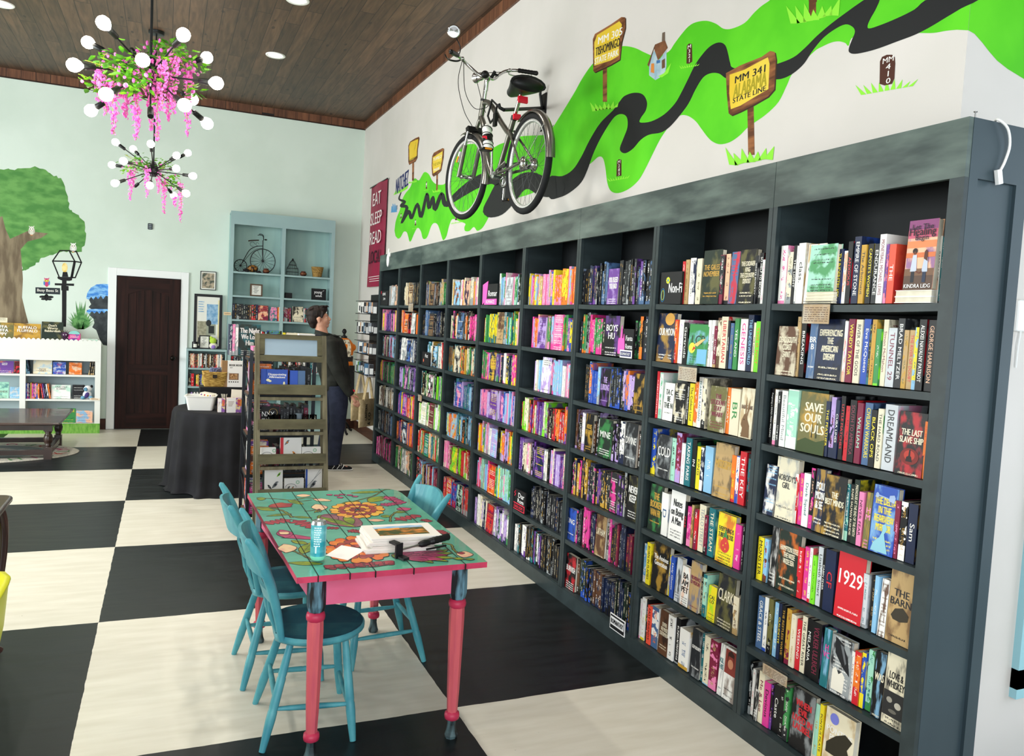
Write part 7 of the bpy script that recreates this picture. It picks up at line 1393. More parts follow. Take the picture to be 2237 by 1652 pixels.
# glazed top frame
zt0, zt1 = at(1, 1.5, 640, 790).z, ZL
rail(zt1-.034, zt1, 'top_rail', 0, lw, .013); rail(zt0, zt0+.045, 'frame_rail', 0, lw, .013)
for s, f_ in ((1, xl), (-1, xr)): b = MB(); x = f_(1.4)+s*.034; a, c = LA(x, zt0+.05), LA(x, zt1-.03); b.obox((a+c)/2, (.018, 0, 0), (0, .012, 0), (c-a)/2, lw); lp_(b, 'frame_stile')
b = MB(); a, c = LA(xl(1.4)+.05, zt0+.042), LA(xr(1.4)-.05, zt1-.032); b.obox((a+c)/2, ((c.x-a.x)/2, 0, 0), (0, .002, 0), (0, (c.y-a.y)/2, (c.z-a.z)/2), mat('whiteboard_panel', '#9DB4C4', .22, spec=.8)); lp_(b, 'glass_panel', 'pale glossy panel')
# goods on the ladder
tz = [at(1, 1.42, 640, q).z for q in (862, 936, 1008, 1078)]
LG_ = 'goods on the ladder display'
def lx(px, py=830): return at(1, 1.46, px, py).x
def lbook(nm, p0, p1, k, h, col, ink_, art, ti, lb, **kw): return fbook(nm, lb, lx(p0, 830+72*k), lx(p1, 830+72*k), tz[k]+.012, 1.475+.0*k, h, col, ink_, art, ti, LG_, **kw)
lbook('gift_book', 583, 629, 0, .165, 'bl', 'wh', 'sk', 'Disappointing\nAffirmations', 'blue book reading Disappointing Affirmations with small clouds, on the top tier of the ladder', tm=.22, tv=.72)
o = fbook('gift_book', 'blue book with letters D and A, half hidden behind its twin on the top tier', lx(571), lx(600), tz[0]+.012, 1.502, .165, 'bl', 'wh', 'sk', '', LG_)
kk = lbook('gift_book', 634, 651, 0, .16, 'bl', 'la', 'wh', '', 'blue and lilac striped boxed card deck on the top tier', t=.03); lbook('gift_book', 651.5, 667, 0, .16, 'db', 'wh', 'nv', '', 'striped blue deck with dark band at the right of the top tier', t=.03)
lbook('gift_book', 570, 603, 2, .085, 'wh', 'gy', 'mi', '', 'small white bird card box at the left of the third tier', t=.05); lbook('gift_book', 660, 701, 2, .085, 'wh', 'gy', 'sk', '', 'small white bird card box at the right of the third tier', t=.05)
lbook('gift_book', 613, 659, 2, .155, 'wh', 'mi', 'og', '', 'white bird guide with red spine in the middle of the third tier', t=.03)
lbook('gift_book', 578, 618, 3, .165, 'wh', 'gr', 'ch', '', 'white bird book with goose and green parrot at the left of the lowest tier', t=.03); lbook('gift_book', 622, 664, 3, .09, 'wh', 'gy', 'sk', '', 'small white bird card box in the middle of the lowest tier', t=.05); lbook('gift_book', 668, 704, 3, .17, 'wh', 'gy', 'db', '', 'white book with blue spine and a perched bird at the right of the lowest tier', t=.03)
# little birds and roundels drawn on them
def deco(px, py, fn, k): p = at(1, 1.455, px, py); b = MB(); fn(b, p); return b
bird = {}
def birdy(b, p, s, m1, m2, fl=1):
    Y = p.y; b.poly([(p.x+fl*s*x, Y, p.z+s*z) for x, z in ((-1, -1), (-.6, 0), (-.2, .5), (.1, .8), (.45, .9), (.9, .7), (.5, .6), (.45, 0), (0, -.5), (-.6, -.8))], m1); b.poly([(p.x+fl*s*x, Y-.0006, p.z+s*z) for x, z in ((-.4, -.3), (-.2, .3), (.2, .3), (.2, -.2))], m2)
gyb = mat('bird_grey', '#6E7478', .6); blb = mat('bird_black', '#22262A', .6); orb = mat('bird_orange', '#E08A2E', .6); grb = mat('bird_green', '#7AB82E', .6); grn = mat('roundel_green', '#A8CDB0', .6)
def on_book(prefix, fn):
    o = next(q for q in COL.objects if q.get('label', '').startswith(prefix)); b = MB(); fn(b, o); d = b.build('cover_picture', o); return d
def cp_(b, x, z, s, m1, m2, t, fl=1): birdy(b, Vector((x, -t/2-.001, z)), s, m1, m2, fl)
on_book('white bird guide', lambda b, o: (cp_(b, .05, .12, .02, gyb, orb, .03), cp_(b, .10, .035, .02, orb, blb, .03, -1), b.box((0, -.0165, 0), (.022, -.0155, .155), mat('spine_red', '#D8323E', .5))))
on_book('white bird book', lambda b, o: (cp_(b, .08, .045, .028, gyb, blb, .03), cp_(b, .035, .03, .018, blb, gyb, .03, -1), cp_(b, .105, .12, .018, grb, blb, .03), b.box((-.012, -.015, 0), (0, .015, .165), mat('spine_dark', '#22302C', .5))))
on_book('white book with blue spine', lambda b, o: (cp_(b, .06, .04, .03, gyb, blb, .03), b.tube([(.005, -.017, .02), (.11, -.017, .13)], .0012, gyb, 4), b.tube([(.03, -.017, .03), (.11, -.017, .155)], .001, gyb, 4), b.box((0, -.0165, 0), (.014, -.0155, .17), mat('spine_blue', '#2C54B0', .5))))
for pr in ('small white bird card box at the left', 'small white bird card box at the right', 'small white bird card box in the middle'):
    def f_(b, o):
        b.poly([(.095+.014*cos(q), -.0262, .06+.014*sin(q)) for q in [k*pi/9 for k in range(18)]], grn); b.poly([(.095+.007*cos(q), -.0266, .06+.007*sin(q)) for q in [k*pi/6 for k in range(12)]], mat('card_white')); b.tube([(.045+.04*cos(q), -.026, .022+.028*sin(q)) for q in [k*pi/12 for k in range(13)]], .0015, gyb, 4); cp_(b, .03, .02, .014, blb, gyb, .051); cp_(b, .06, .02, .012, gyb, orb, .051)
    on_book(pr, f_)
on_book('blue book reading Disappointing', lambda b, o: (b.ell((.01, -.011, .085), (.014, .001, .01), mat('cover_cloud', '#F2EBC0', .6), 8, 5), b.ell((.024, -.011, .078), (.012, .001, .008), mat('cover_cloud'), 8, 5), b.ell((.125, -.011, .06), (.008, .001, .016), mat('cover_cloud'), 8, 5), b.box((.0, -.0113, 0), (.14, -.0104, .03), mat('cover_sea', '#6FC4B4', .6))))
gls = mat('drinking_glass', '#F4FAFA', .0, trans=1); gls.node_tree.nodes['Principled BSDF'].inputs['IOR'].default_value = 1.12
for i, px in enumerate((592, 606, 640, 668, 684)):
    b = MB(); b.lathe([(.024, .0), (.026, .002), (.027, .085), (.0255, .085), (.0245, .006), (.001, .006)], gls, n=20); o = b.build('drinking_glass', None, f'clear glass, {ORD[i]} from the left on the second tier of the ladder', 'glass', 'clear glasses on the ladder display'); o.location = (lx(px, 902), 1.455+.02*(i % 2), tz[1]+.0125)
b = MB(); b.box((0, 0, 0), (.13, .02, .14), mat('sign_black')); b.text('NXX', (.05, -.001, .085), (1, 0, 0), (0, 0, 1), .035, .09, sw, .0); b.text('TG', (.03, -.001, .035), (1, 0, 0), (0, 0, 1), .03, .05, sw, .0); b.tube([(.085+.03*cos(q), -.002, .095+.03*sin(q)) for q in [k*pi/8 for k in range(16)]], .0014, mat('gold_line', '#C9A85A', .4, .6), 4, True)
o = b.build('boxed_game', None, 'black boxed set with white letters NXX behind the glasses', 'box'); o.location = (lx(572, 902), 1.50, tz[1]+.0125)
b = MB(); b.lathe([(.026, 0), (.028, .004), (.026, .09), (.028, .092)], mat('mug_grey', '#8A98A2', .3), n=20); o = b.build('mug', None, 'grey mug between the glasses on the second tier of the ladder', 'mug'); o.location = (lx(655, 902), 1.50, tz[1]+.0125)
# ================================================================ pale blue shelves against the back wall
pb_ = mat('shelf_duck_blue', '#9DB9B9', .5, c2='#96B2B4', scale=2); pbb = mat('shelf_duck_blue_back', '#A8C8C2', .55, c2='#9CBDBA', scale=1.5, stretch=(5, 1, .6))
ts = thing('tall_blue_shelf', 'tall pale blue two bay shelf against the back wall with a metal bicycle ornament', 'shelf', (1.77, YW, 0)); FY = 6.925
def tsp(b, n, par=None): o = b.build(n); o.parent = par or ts; T_ = (par or ts).location; o.matrix_parent_inverse = Matrix.Translation(-Vector(T_)); return o
TX = [1.08, 1.757, 2.435]
for i, x in enumerate(TX): b = MB(); w = .024; b.box((x-w, FY, 0), (x+w, FY+.02, 2.84), pb_); b.box((x-.01, FY+.02, 0), (x+.01, YW-.012, 3.0), pb_); tsp(b, 'upright')
b = MB(); b.box((1.056, FY-.002, 2.835), (2.459, FY+.02, 3.01), pb_); tsp(b, 'header_board')
b = MB(); b.box((1.06, YW-.012, .05), (2.45, YW-.003, 3.0), pbb); tsp(b, 'back_panel')
b = MB(); b.box((1.06, FY+.02, 2.985), (2.45, YW-.012, 3.005), pb_); tsp(b, 'top_board')
TZ = [.09, .42, .74, 1.05, 1.30, 1.55, 1.877, 2.20]
TZ = [.12, .48, .84, 1.20, 1.55, 1.877, 2.20]
for z in TZ:
    for a, c in ((1.09, 1.747), (1.767, 2.425)): b = MB(); b.box((a, FY+.002, z-.024), (c, YW-.012, z), pb_); tsp(b, 'shelf')
b = MB(); b.box((1.056, FY, 0), (2.459, FY+.02, .096), pb_); tsp(b, 'plinth')
# low blue shelf
ls = thing('low_blue_shelf', 'lower pale blue shelf between the door and the tall blue shelf', 'shelf', (.77, YW, 0))
b = MB(); b.box((.545, 6.90, 1.10), (1.05, YW-.003, 1.125), pb_); tsp(b, 'top_board', ls)
for x in (.556, 1.04): b = MB(); b.box((x-.01, 6.915, 0), (x+.01, YW-.02, 1.10), pb_); tsp(b, 'side_panel', ls)
b = MB(); b.box((.56, YW-.03, .05), (1.04, YW-.021, 1.1), pbb); tsp(b, 'back_panel', ls)
for z in (.12, .36, .62, .87): b = MB(); b.box((.567, 6.92, z-.022), (1.03, YW-.03, z), pb_); tsp(b, 'shelf', ls)
r_ = random.Random(8)
def fill(x0, x1, z, y, pal, hh, grp, where, th=(.014, .02), nm='shelf_book'):
    x = x0; i = 0; pal = pal.split()
    while x+th[0] < x1:
        tt = min(r_.uniform(*th), x1-x); c_ = r_.choice(pal)
        if tt < .009: break
        i += 1; sbook(nm, f'{PAL[c_][0]} book, {ORD[i-1]} from the left {where}', x+tt/2, z, y, tt-.0006, r_.uniform(*hh), c_, r_.choice(['wh', 'cr', 'go']), r_.choice(['gy', 'br', 'ch', 're']), grp); x += tt
fill(.575, 1.02, .87, 6.94, 'cr pe bk ch wh gy br', (.185, .195), 'books on the low blue shelf', 'on the upper row of the low blue shelf')
fill(.575, .66, .62, 6.94, 're bk re', (.17, .175), 'books on the low blue shelf', 'on the middle row of the low blue shelf', (.03, .035)); fill(.67, 1.02, .62, 6.94, 'ye go bl ch', (.15, .18), 'books on the low blue shelf', 'after the red ones on the middle row')
fill(.575, 1.02, .36, 6.94, 'nv bk wh la', (.16, .18), 'books on the low blue shelf', 'on the lower row of the low blue shelf')
TG_ = 'books on the tall blue shelf'
fill(1.11, 1.44, 1.55, 6.95, 'bk bk ch bk nv dg br', (.2, .215), TG_, 'on the book row of the tall blue shelf', (.024, .03))
fbook('shelf_book', 'dark pink faced book with figure facing out on the left of the tall blue shelf', 1.445, 1.58, 1.551, 6.95, .205, 'ma', 'og', 'pe', '', TG_); fbook('shelf_book', 'green book facing out beside the middle upright of the tall blue shelf', 1.60, 1.70, 1.551, 6.95, .19, 'te', 'cr', 'pk', '', TG_)
fill(1.705, 1.745, 1.55, 6.95, 'cr og', (.19, .2), TG_, 'squeezed against the middle upright')
fill(1.775, 1.905, 1.55, 6.95, 'wh ma nv ch pe', (.19, .2), TG_, 'on the right bay book row', (.02, .028)); fbook('shelf_book', 'black and cream leopard patterned book facing out on the tall blue shelf', 1.91, 2.055, 1.551, 6.95, .215, 'cr', 'bk', 'bk', '', TG_); fill(2.06, 2.40, 1.55, 6.95, 'wh te la ch sk', (.19, .2), TG_, 'right of the leopard patterned book')
fill(1.11, 1.73, 1.20, 6.95, 'wh bk sk cr re', (.19, .2), TG_, 'on the row below the main books, left bay'); fill(1.775, 2.2, 1.20, 6.95, 'bk re nv wh ma ch', (.17, .2), TG_, 'on the row below the main books, right bay')
fill(1.11, 1.7, .84, 6.95, 'bk ch nv te', (.19, .2), TG_, 'on the third row from the floor, left bay', (.03, .036)); fill(1.775, 2.3, .84, 6.95, 'bk ch wh te', (.19, .2), TG_, 'on the third row from the floor, right bay', (.03, .036))
# penny-farthing ornament
pf = thing('bicycle_ornament', 'black wire ornament of a high wheeled bicycle on the tall blue shelf', 'ornament', (1.40, 7.07, 2.201)); wi = mat('wire_black', '#18161A', .5, .4)
def pw_(c, R, n, nm):
    b = MB(); b.tube([(c[0]+R*cos(2*pi*i/40), 0, c[1]+R*sin(2*pi*i/40)) for i in range(40)], .0055, wi, 8, True)
    for i in range(n): a = 2*pi*i/n+.1; b.tube([(c[0]+.012*cos(a), 0, c[1]+.012*sin(a)), (c[0]+(R-.003)*cos(a), 0, c[1]+(R-.003)*sin(a))], .0022, wi, 5)
    b.ell((c[0], 0, c[1]), .014, wi); b.build(nm, pf)
pw_((.10, .172), .166, 16, 'front_wheel'); pw_((-.193, .088), .082, 12, 'rear_wheel')
b = MB(); b.tube([(.10, .012, .172), (.095, .012, .46)], .006, wi, 8); b.tube([(.10, -.012, .172), (.095, -.012, .44)], .004, wi, 8); b.tube(cat_rom([(-.193, 0, .088), (-.14, 0, .20), (-.08, 0, .31), (0, 0, .365), (.09, 0, .38)], 6), .005, wi, 8); b.tube(cat_rom([(-.193, .015, .10), (-.13, .015, .18), (-.06, .015, .27), (.02, .015, .335), (.09, .015, .35)], 6), .003, wi, 8)
for x, z, r in ((-.045, .395, .03), (.02, .40, .02)): b.tube([(x+r*cos(q), 0, z+r*sin(q)) for q in [k*pi/8 for k in range(14)]], .0025, wi, 6)
b.build('frame', pf); b = MB(); b.rings([[Vector((x, w*cos(a), z+.008*sin(a))) for a in [k*pi/5 for k in range(10)]] for x, w, z in ((-.10, .03, .435), (-.05, .025, .445), (.03, .012, .455), (.04, .004, .455))], mat('leather_brown', '#3A2A22', .5)); b.build('saddle', pf)
b = MB(); b.tube(cat_rom([(.03, -.09, .53), (.06, -.08, .535), (.095, -.03, .52), (.10, 0, .46), (.095, .03, .52), (.06, .08, .535), (.03, .09, .53)], 4), .0045, wi, 8); b.ell((.13, 0, .47), (.02, .012, .01), wi); b.build('handlebar', pf)
t = thing('turtle_figurine', 'dark figurine with gold shell in front of the bicycle ornament', 'figurine', (1.36, 6.98, 2.201)); gsh = mat('shell_gold', '#9A6A2E', .4, c2='#2A1E16', scale=30, lo=.45, hi=.55)
b = MB(); b.ell((0, 0, .055), (.075, .05, .05), gsh, 16, 8); b.build('shell', t); b = MB(); b.ell((-.10, 0, .03), (.03, .02, .018), wi)
for x, y in ((-.07, -.04), (-.07, .04), (.08, -.04), (.08, .04)): b.ell((x, y, .015), (.03, .02, .014), wi)
b.tube([(-.06, 0, .04), (-.10, 0, .03)], .014, wi); b.build('limbs', t)
def pot(x, lb):
    t = thing('clay_pot', lb, 'pot', (x, 6.99, 2.201), 0, 'small clay pots'); b = MB(); pm = mat('clay_dark', '#5A2E20', .5, c2='#2E1A14', scale=20)
    b.lathe([(.025, 0), (.042, .015), (.047, .032), (.040, .050), (.028, .058), (.034, .068), (.030, .068), (.022, .056)], pm, n=22); b.build('pot_body', t); b = MB()
    for k in range(5): a = -2.3+k*.35; b.obox((.0465*cos(a), .0465*sin(a), .033), (-sin(a)*.004, cos(a)*.004, 0), (cos(a)*.001, sin(a)*.001, 0), (0, 0, .010), mat('mural_plank_brown'))
    b.build('painted_band', t); return t
pot(1.54, 'small dark clay pot right of the gold shelled figurine'); pot(2.045, 'small dark clay pot between the wire birdcage and the straw basket')
t = thing('wire_birdcage', 'small black wire birdcage on the right bay of the tall blue shelf', 'birdcage', (1.90, 7.03, 2.201))
b = MB(); pr = [(.082, .0), (.085, .05), (.078, .10), (.055, .135), (.05, .16), (.03, .195), (.012, .215)]
for k in range(14): a = 2*pi*k/14; b.tube(cat_rom([(r*cos(a), r*sin(a), z) for r, z in pr], 3), .0018, wi, 5)
b.build('bars', t)
for r, z in ((.084, .003), (.085, .05), (.078, .10), (.052, .147)): b = MB(); b.tube([(r*cos(q), r*sin(q), z) for q in [k*pi/12 for k in range(24)]], .0025, wi, 6, True); b.build('hoop', t)
b = MB(); b.ell((0, 0, .222), (.012, .012, .018), wi); b.build('finial', t)
t = thing('straw_basket', 'small round straw basket at the right end of the tall blue shelf', 'basket', (2.245, 7.03, 2.201)); b = MB(); R_ = [(.060+.026*k/12+.002*(k % 2), .145*k/12) for k in range(13)]+[(.078, .145), (.056, .01)]; b.lathe(R_, mat('straw', '#A8864A', .8, c2='#7E6232', scale=50, bump=.5), n=28); b.build('basket_body', t)
def frame(name, x0, x1, z0, z1, y, fm_, inner, label, parent=None, fw=.014, lean=0, lines=None, cat='picture frame', body=None):
    t = thing(name, label, cat, ((x0+x1)/2, y, z0)); w, h = (x1-x0)/2, z1-z0; b = MB()
    for q in (((-w, 0, 0), (-w+fw, .018, h)), ((w-fw, 0, 0), (w, .018, h)), ((-w+fw, 0, 0), (w-fw, .018, fw)), ((-w+fw, 0, h-fw), (w-fw, .018, h))): b.box(*q, fm_)
    b.build('frame_moulding', t); b = MB(); b.box((-w+fw, .006, fw), (w-fw, .014, h-fw), inner)
    if lines: lines(b, w, h)
    b.build('artwork', t); t.rotation_euler = (lean, 0, 0); return t
frm_br = mat('frame_brown', '#5A4636', .5); frm_bk = mat('frame_black', '#15161A', .4); wpap = mat('art_paper', '#E6E6DE', .7)
def txl(b, w, h):
    for k in range(6): b.box((-w*.45+.01*(k % 2), .0045, h*(.78-k*.1)), (w*.4-.012*(k % 3), .0058, h*(.81-k*.1)), ink)
frame('framed_quote', 1.34, 1.505, 1.878, 2.05, 7.03, frm_br, wpap, 'small brown framed print with dark lettering on the tall blue shelf', lines=txl, lean=-.08, fw=.02)
b = MB(); b.box((1.805, 6.98, 1.8775), (1.90, 7.05, 1.955), mat('sign_black'), bev=.004); b.build('black_box', None, 'small plain black box on the right bay of the tall blue shelf', 'box')
t = frame('young_adult_sign', 2.17, 2.375, 1.8775, 2.04, 7.0, frm_bk, mat('sign_black'), 'black sign reading young adult in white hand lettering on the tall blue shelf', lean=-.06, cat='sign', lines=lambda b, w, h: (b.text('young', (-.01, .0045, h*.62), (1, 0, 0), (0, 0, 1), .042, .11, sw, .02), b.text('adult', (-.0, .0045, h*.38), (1, 0, 0), (0, 0, 1), .032, .09, sw, .02), b.tube([(.055, .003, h*.8), (.075, .003, h*.87)], .003, sw, 5)))
frame('framed_photo', .70, .905, 1.93, 2.185, YW-.02, frm_bk, mat('photo_print', '#B8A890', .5, c2='#4A5248', scale=22, lo=.4, hi=.6), 'small framed photograph hung on the wall right of the door', fw=.009, lines=lambda b, w, h: [b.box((-w+.009, .004, .009), (-w+.024, .0058, h-.009), wpap), b.box((w-.024, .004, .009), (w-.009, .0058, h-.009), wpap), b.box((-w+.024, .004, h-.024), (w-.024, .0058, h-.009), wpap), b.box((-w+.024, .004, .009), (w-.024, .0058, .024), wpap)])
def big(b, w, h):
    mm = [mat('art_grey', '#9AA08E', .6), mat('art_dark', '#2E3232', .6), mat('art_blue', '#6E9CC4', .6, c2='#9FC0DA', scale=20), mat('art_brick', '#A9A58E', .6, c2='#8A8872', scale=30), mat('art_yellow', '#E4D9A0', .6)]
    b.box((-w*.75, .004, h*.05), (w*.2, .0058, h*.5), mm[3]); b.box((-w*.1, .0035, h*.45), (w*.75, .0052, h*.82), mm[2]); b.box((-w*.1, .003, h*.25), (w*.55, .0045, h*.45), mm[0]); b.box((-w*.68, .003, h*.08), (-w*.1, .0045, h*.2), mm[1]); b.box((w*.0, .002, h*.07), (w*.7, .0035, h*.17), mm[1]); b.box((w*.05, .002, h*.28), (w*.45, .0035, h*.42), mm[1]); b.box((w*.7, .002, h*.2), (w*.78, .0035, h*.9), mm[4])
    b.ell((w*.05, .003, h*.47), (.035, .001, .045), mm[1], 10, 6)
    for k in range(5): b.box((-w*.7, .002, h*(.85-k*.045)), (-w*.3-.01*(k % 2), .0035, h*(.865-k*.045)), mm[2])
frame('framed_poster', .63, .992, 1.127, 1.872, 7.13, frm_bk, wpap, 'large black framed collage of street pictures standing on the low blue shelf', fw=.035, lines=big, lean=-.07)
frame('framed_sketch', .70, .835, 1.127, 1.31, 7.02, frm_bk, wpap, 'small black framed line drawing in front of the large poster', fw=.014, lines=txl, lean=-.08)
t = thing('candle_jar', 'black candle jar with a white label at the left of the low blue shelf', 'candle', (.647, 6.98, 1.126)); b = MB(); b.lathe([(.036, 0), (.038, .006), (.038, .09), (.036, .095), (.001, .095)], mat('jar_black', '#16161A', .25), n=20); b.build('jar', t); b = MB(); b.add([(.0388*sin(q), -.0388*cos(q), zz) for zz in (.02, .065) for q in (-.6, -.2, .2, .6)], [(0, 1, 5, 4), (1, 2, 6, 5), (2, 3, 7, 6)], wpap); b.build('jar_label', t)
t = thing('plush_fairy', 'lime and violet round plush figure on the low blue shelf', 'toy', (.88, 7.0, 1.126)); lm_ = mat('plush_lime', '#B6D84A', .9); vi = mat('plush_lilac', '#9A7AC8', .9)
b = MB(); b.ell((0, 0, .045), (.055, .045, .045), mat('plush_cream', '#E6E0D0', .9)); b.build('body', t); b = MB(); b.ell((-.005, 0, .115), (.045, .04, .045), lm_); b.ell((-.03, 0, .155), (.02, .02, .02), lm_); b.build('cap', t); b = MB(); b.ell((0, -.03, .035), (.03, .02, .03), vi); b.build('skirt', t)
b = MB(); p = at(1, 7.1, 494, 692); b.box((p.x-.045, 6.90, 1.60), (p.x+.05, 6.903, 1.64), paper); b.box((p.x-.035, 6.898, 1.618), (p.x+.04, 6.901, 1.622), ink); b.build('price_card', None, 'small paper notice fixed on the left side of the tall blue shelf', 'label')
b = MB(); p = at(1, YW, 328, 495); b.box((p.x-.028, YW-.02, p.z-.04), (p.x+.028, YW, p.z+.04), mat('thermostat_dark', '#23303A', .4), bev=.004)
for k in range(3): b.box((p.x-.018, YW-.0215, p.z-.028+k*.022), (p.x+.018, YW-.0195, p.z-.018+k*.022), mat('outlet_grey', '#8A969C', .4))
b.build('wall_outlet', None, 'small dark outlet high on the pale back wall left of the tall blue shelf', 'outlet')
# ================================================================ person looking up at the shelves
def remesh(o, vox, sm=6, f=.6):
    m = o.modifiers.new('r', 'REMESH'); m.mode = 'VOXEL'; m.voxel_size = vox; m.use_smooth_shade = True
    s_ = o.modifiers.new('s', 'SMOOTH'); s_.iterations = sm; s_.factor = f; return o
skin = mat('skin', '#D9A58C', .5, c2='#CF957B', scale=20); hairm = mat('hair_dark_brown', '#1A1312', .6, c2='#2C201C', scale=60, stretch=(1, 1, .3), bump=.5)
jk = mat('jacket_olive_black', '#1F211D', .8, c2='#292B26', scale=10, bump=.15); tr_ = mat('trousers_navy', '#262C3E', .85, c2='#2E3448', scale=14)
PO = Vector((2.0, 4.08, 0)); per = thing('person', 'person with short dark hair in dark jacket and navy trousers looking up at shelves', 'person', PO, rad(-6))
hd = Matrix.Translation((-.205, 0, 1.625)) @ Matrix.Rotation(rad(-12), 4, 'Y')   # head frame, face towards +x, chin lifted
V = Vector
b = MB()
# torso, neck, legs, arms: tapered closed tubes that fuse into one surface
b.tube([(0.0, 0, .90), (-.015, 0, 1.0), (-.05, 0, 1.15), (-.085, 0, 1.28), (-.11, 0, 1.38), (-.125, 0, 1.43)], [.125, .13, .135, .145, .12, .06], skin, 20)
b.tube([(-.13, 0, 1.36), (-.165, 0, 1.45), (-.19, 0, 1.54), (-.195, 0, 1.60)], [.070, .064, .060, .062], skin, 16)
AR = {-1: [V((-.11, -.15, 1.385)), V((-.10, -.20, 1.36)), V((-.065, -.235, 1.22)), V((-.02, -.25, 1.10)), V((.05, -.245, .97)), V((.115, -.235, .865)), V((.135, -.232, .835))], 1: [V((-.11, .15, 1.385)), V((-.10, .20, 1.36)), V((-.09, .235, 1.22)), V((-.06, .25, 1.10)), V((-.02, .25, .97)), V((-.0, .245, .86)), V((.005, .243, .83))]}
for s in (-1, 1): b.tube(AR[s], [.05, .055, .048, .040, .036, .027, .024], skin, 14)
LGP = {-1: [V((.01, -.085, .92)), V((.02, -.09, .72)), V((.02, -.09, .50)), V((.0, -.092, .30)), V((-.01, -.095, .10)), V((-.005, -.095, .05))], 1: [V((-.01, .085, .92)), V((-.04, .09, .72)), V((-.05, .09, .50)), V((-.09, .092, .30)), V((-.12, .095, .10)), V((-.115, .095, .05))]}
for s in (-1, 1):
    b.tube(LGP[s], [.085, .078, .055, .052, .035, .035], skin, 14); f0 = LGP[s][-1]; b.tube([f0+V((-.04, 0, -.01)), f0+V((.05, 0, -.015)), f0+V((.14, s*.01, -.03)), f0+V((.17, s*.01, -.033))], [.03, .035, .03, .015], skin, 12)
# hands: palm, four unequal bent fingers, thumb from the side of the palm
for s in (-1, 1):
    w = AR[s][-1]; d = (AR[s][-1]-AR[s][-2]).normalized(); sd = V((.25, -s*.1, .12)); sd = V((.9, 0, .35)).normalized(); sd = (sd-d*sd.dot(d)).normalized(); nn = d.cross(sd)
    b.tube([w-d*.01, w+d*.03, w+d*.065, w+d*.088], [.021, .029, .032, .027], skin, 12, flat=.55)
    for k, (o_, ln) in enumerate(((.026, .068), (.009, .078), (-.008, .072), (-.024, .055))):
        q = w+d*.082+sd*o_; cu = V((0, -s*.0, 0))-sd*.0; bend = nn*(.0 if s > 0 else 0)
        b.tube([q, q+d*ln*.42+sd*o_*.12, q+d*ln*.76-sd*.012*0+nn*s*.010, q+d*ln+nn*s*.024], [.0095, .009, .0082, .006], skin, 8)
    q = w+d*.022+sd*.024; b.tube([q, q+d*.026+sd*.022, q+d*.055+sd*.026+nn*s*.01], [.0125, .0105, .0075], skin, 8)
# head
H = lambda x, y, z: hd @ V((x, y, z))
def hell(c, r, rot=None): b.ell(H(*c), r, skin, 18, 12, T=(hd.to_3x3() if rot is None else hd.to_3x3() @ rot))
hell((-.012, 0, .035), (.096, .076, .088)); hell((.035, 0, -.02), (.060, .062, .078)); hell((.052, 0, -.078), (.036, .034, .028)); hell((.0, 0, -.045), (.065, .058, .05))
hell((.078, 0, .032), (.018, .05, .014)); b.tube([H(.088, 0, .022), H(.100, 0, 0), H(.112, 0, -.018), H(.100, 0, -.030)], [.008, .010, .0125, .009], skin, 10); hell((.094, 0, -.026), (.014, .016, .008))
hell((.090, 0, -.048), (.012, .024, .0065)); hell((.087, 0, -.058), (.012, .021, .0065))
for s in (-1, 1):
    hell((.062, s*.038, -.018), (.024, .02, .02)); hell((-.012, s*.078, -.004), (.018, .008, .032), Matrix.Rotation(.2, 3, 'Y')); hell((-.010, s*.080, -.026), (.010, .007, .014))
body = remesh(b.build('body', per), .0052, 5)
b = MB()
for s in (-1, 1): b.ell(H(.0765, s*.031, .010), (.0065, .0105, .0070), mat('eye_white', '#E9E6E0', .2), 10, 8)
b.build('eyes', per); b = MB()
for s in (-1, 1): b.ell(H(.0815, s*.031, .010), (.0028, .0046, .0048), mat('iris_dark', '#2A1D18', .2), 8, 6)
b.build('irises', per)
b = MB()
for s in (-1, 1): b.tube([H(.088, s*.014, .030), H(.088, s*.03, .036), H(.078, s*.046, .032)], [.0025, .0035, .002], hairm, 6)
b.build('eyebrows', per)
b = MB(); b.tube([H(.1005, -.018, -.0525), H(.103, 0, -.0522), H(.1005, .018, -.0525)], [.0015, .003, .0015], mat('lips', '#B5706A', .5), 6); b.build('lips', per)
b = MB(); R3 = hd.to_3x3()
b.ell(H(-.025, 0, .068), (.106, .090, .088), hairm, 20, 12, R3); b.ell(H(-.065, 0, .015), (.068, .078, .085), hairm, 18, 12, R3); b.ell(H(.045, 0, .100), (.060, .070, .045), hairm, 14, 10, R3); b.ell(H(-.075, 0, -.045), (.04, .055, .045), hairm, 14, 10, R3)
r_ = random.Random(6)
for k in range(46):
    a = r_.uniform(-pi, pi); y = r_.uniform(-.07, .07); x = r_.uniform(-.1, .085); c = H(x, y, .10+.03*cos(x*9)); b.tube([c, c+V((.02+r_.uniform(-.01, .02), r_.uniform(-.02, .02), .012)), c+V((.045, r_.uniform(-.03, .03), -.004))], [.012, .009, .003], hairm, 6)
for s in (-1, 1): b.tube([H(.045, s*.062, .075), H(.030, s*.075, .035), H(.018, s*.078, .005)], [.022, .015, .006], hairm, 8)
remesh(b.build('hair', per), .006, 3)
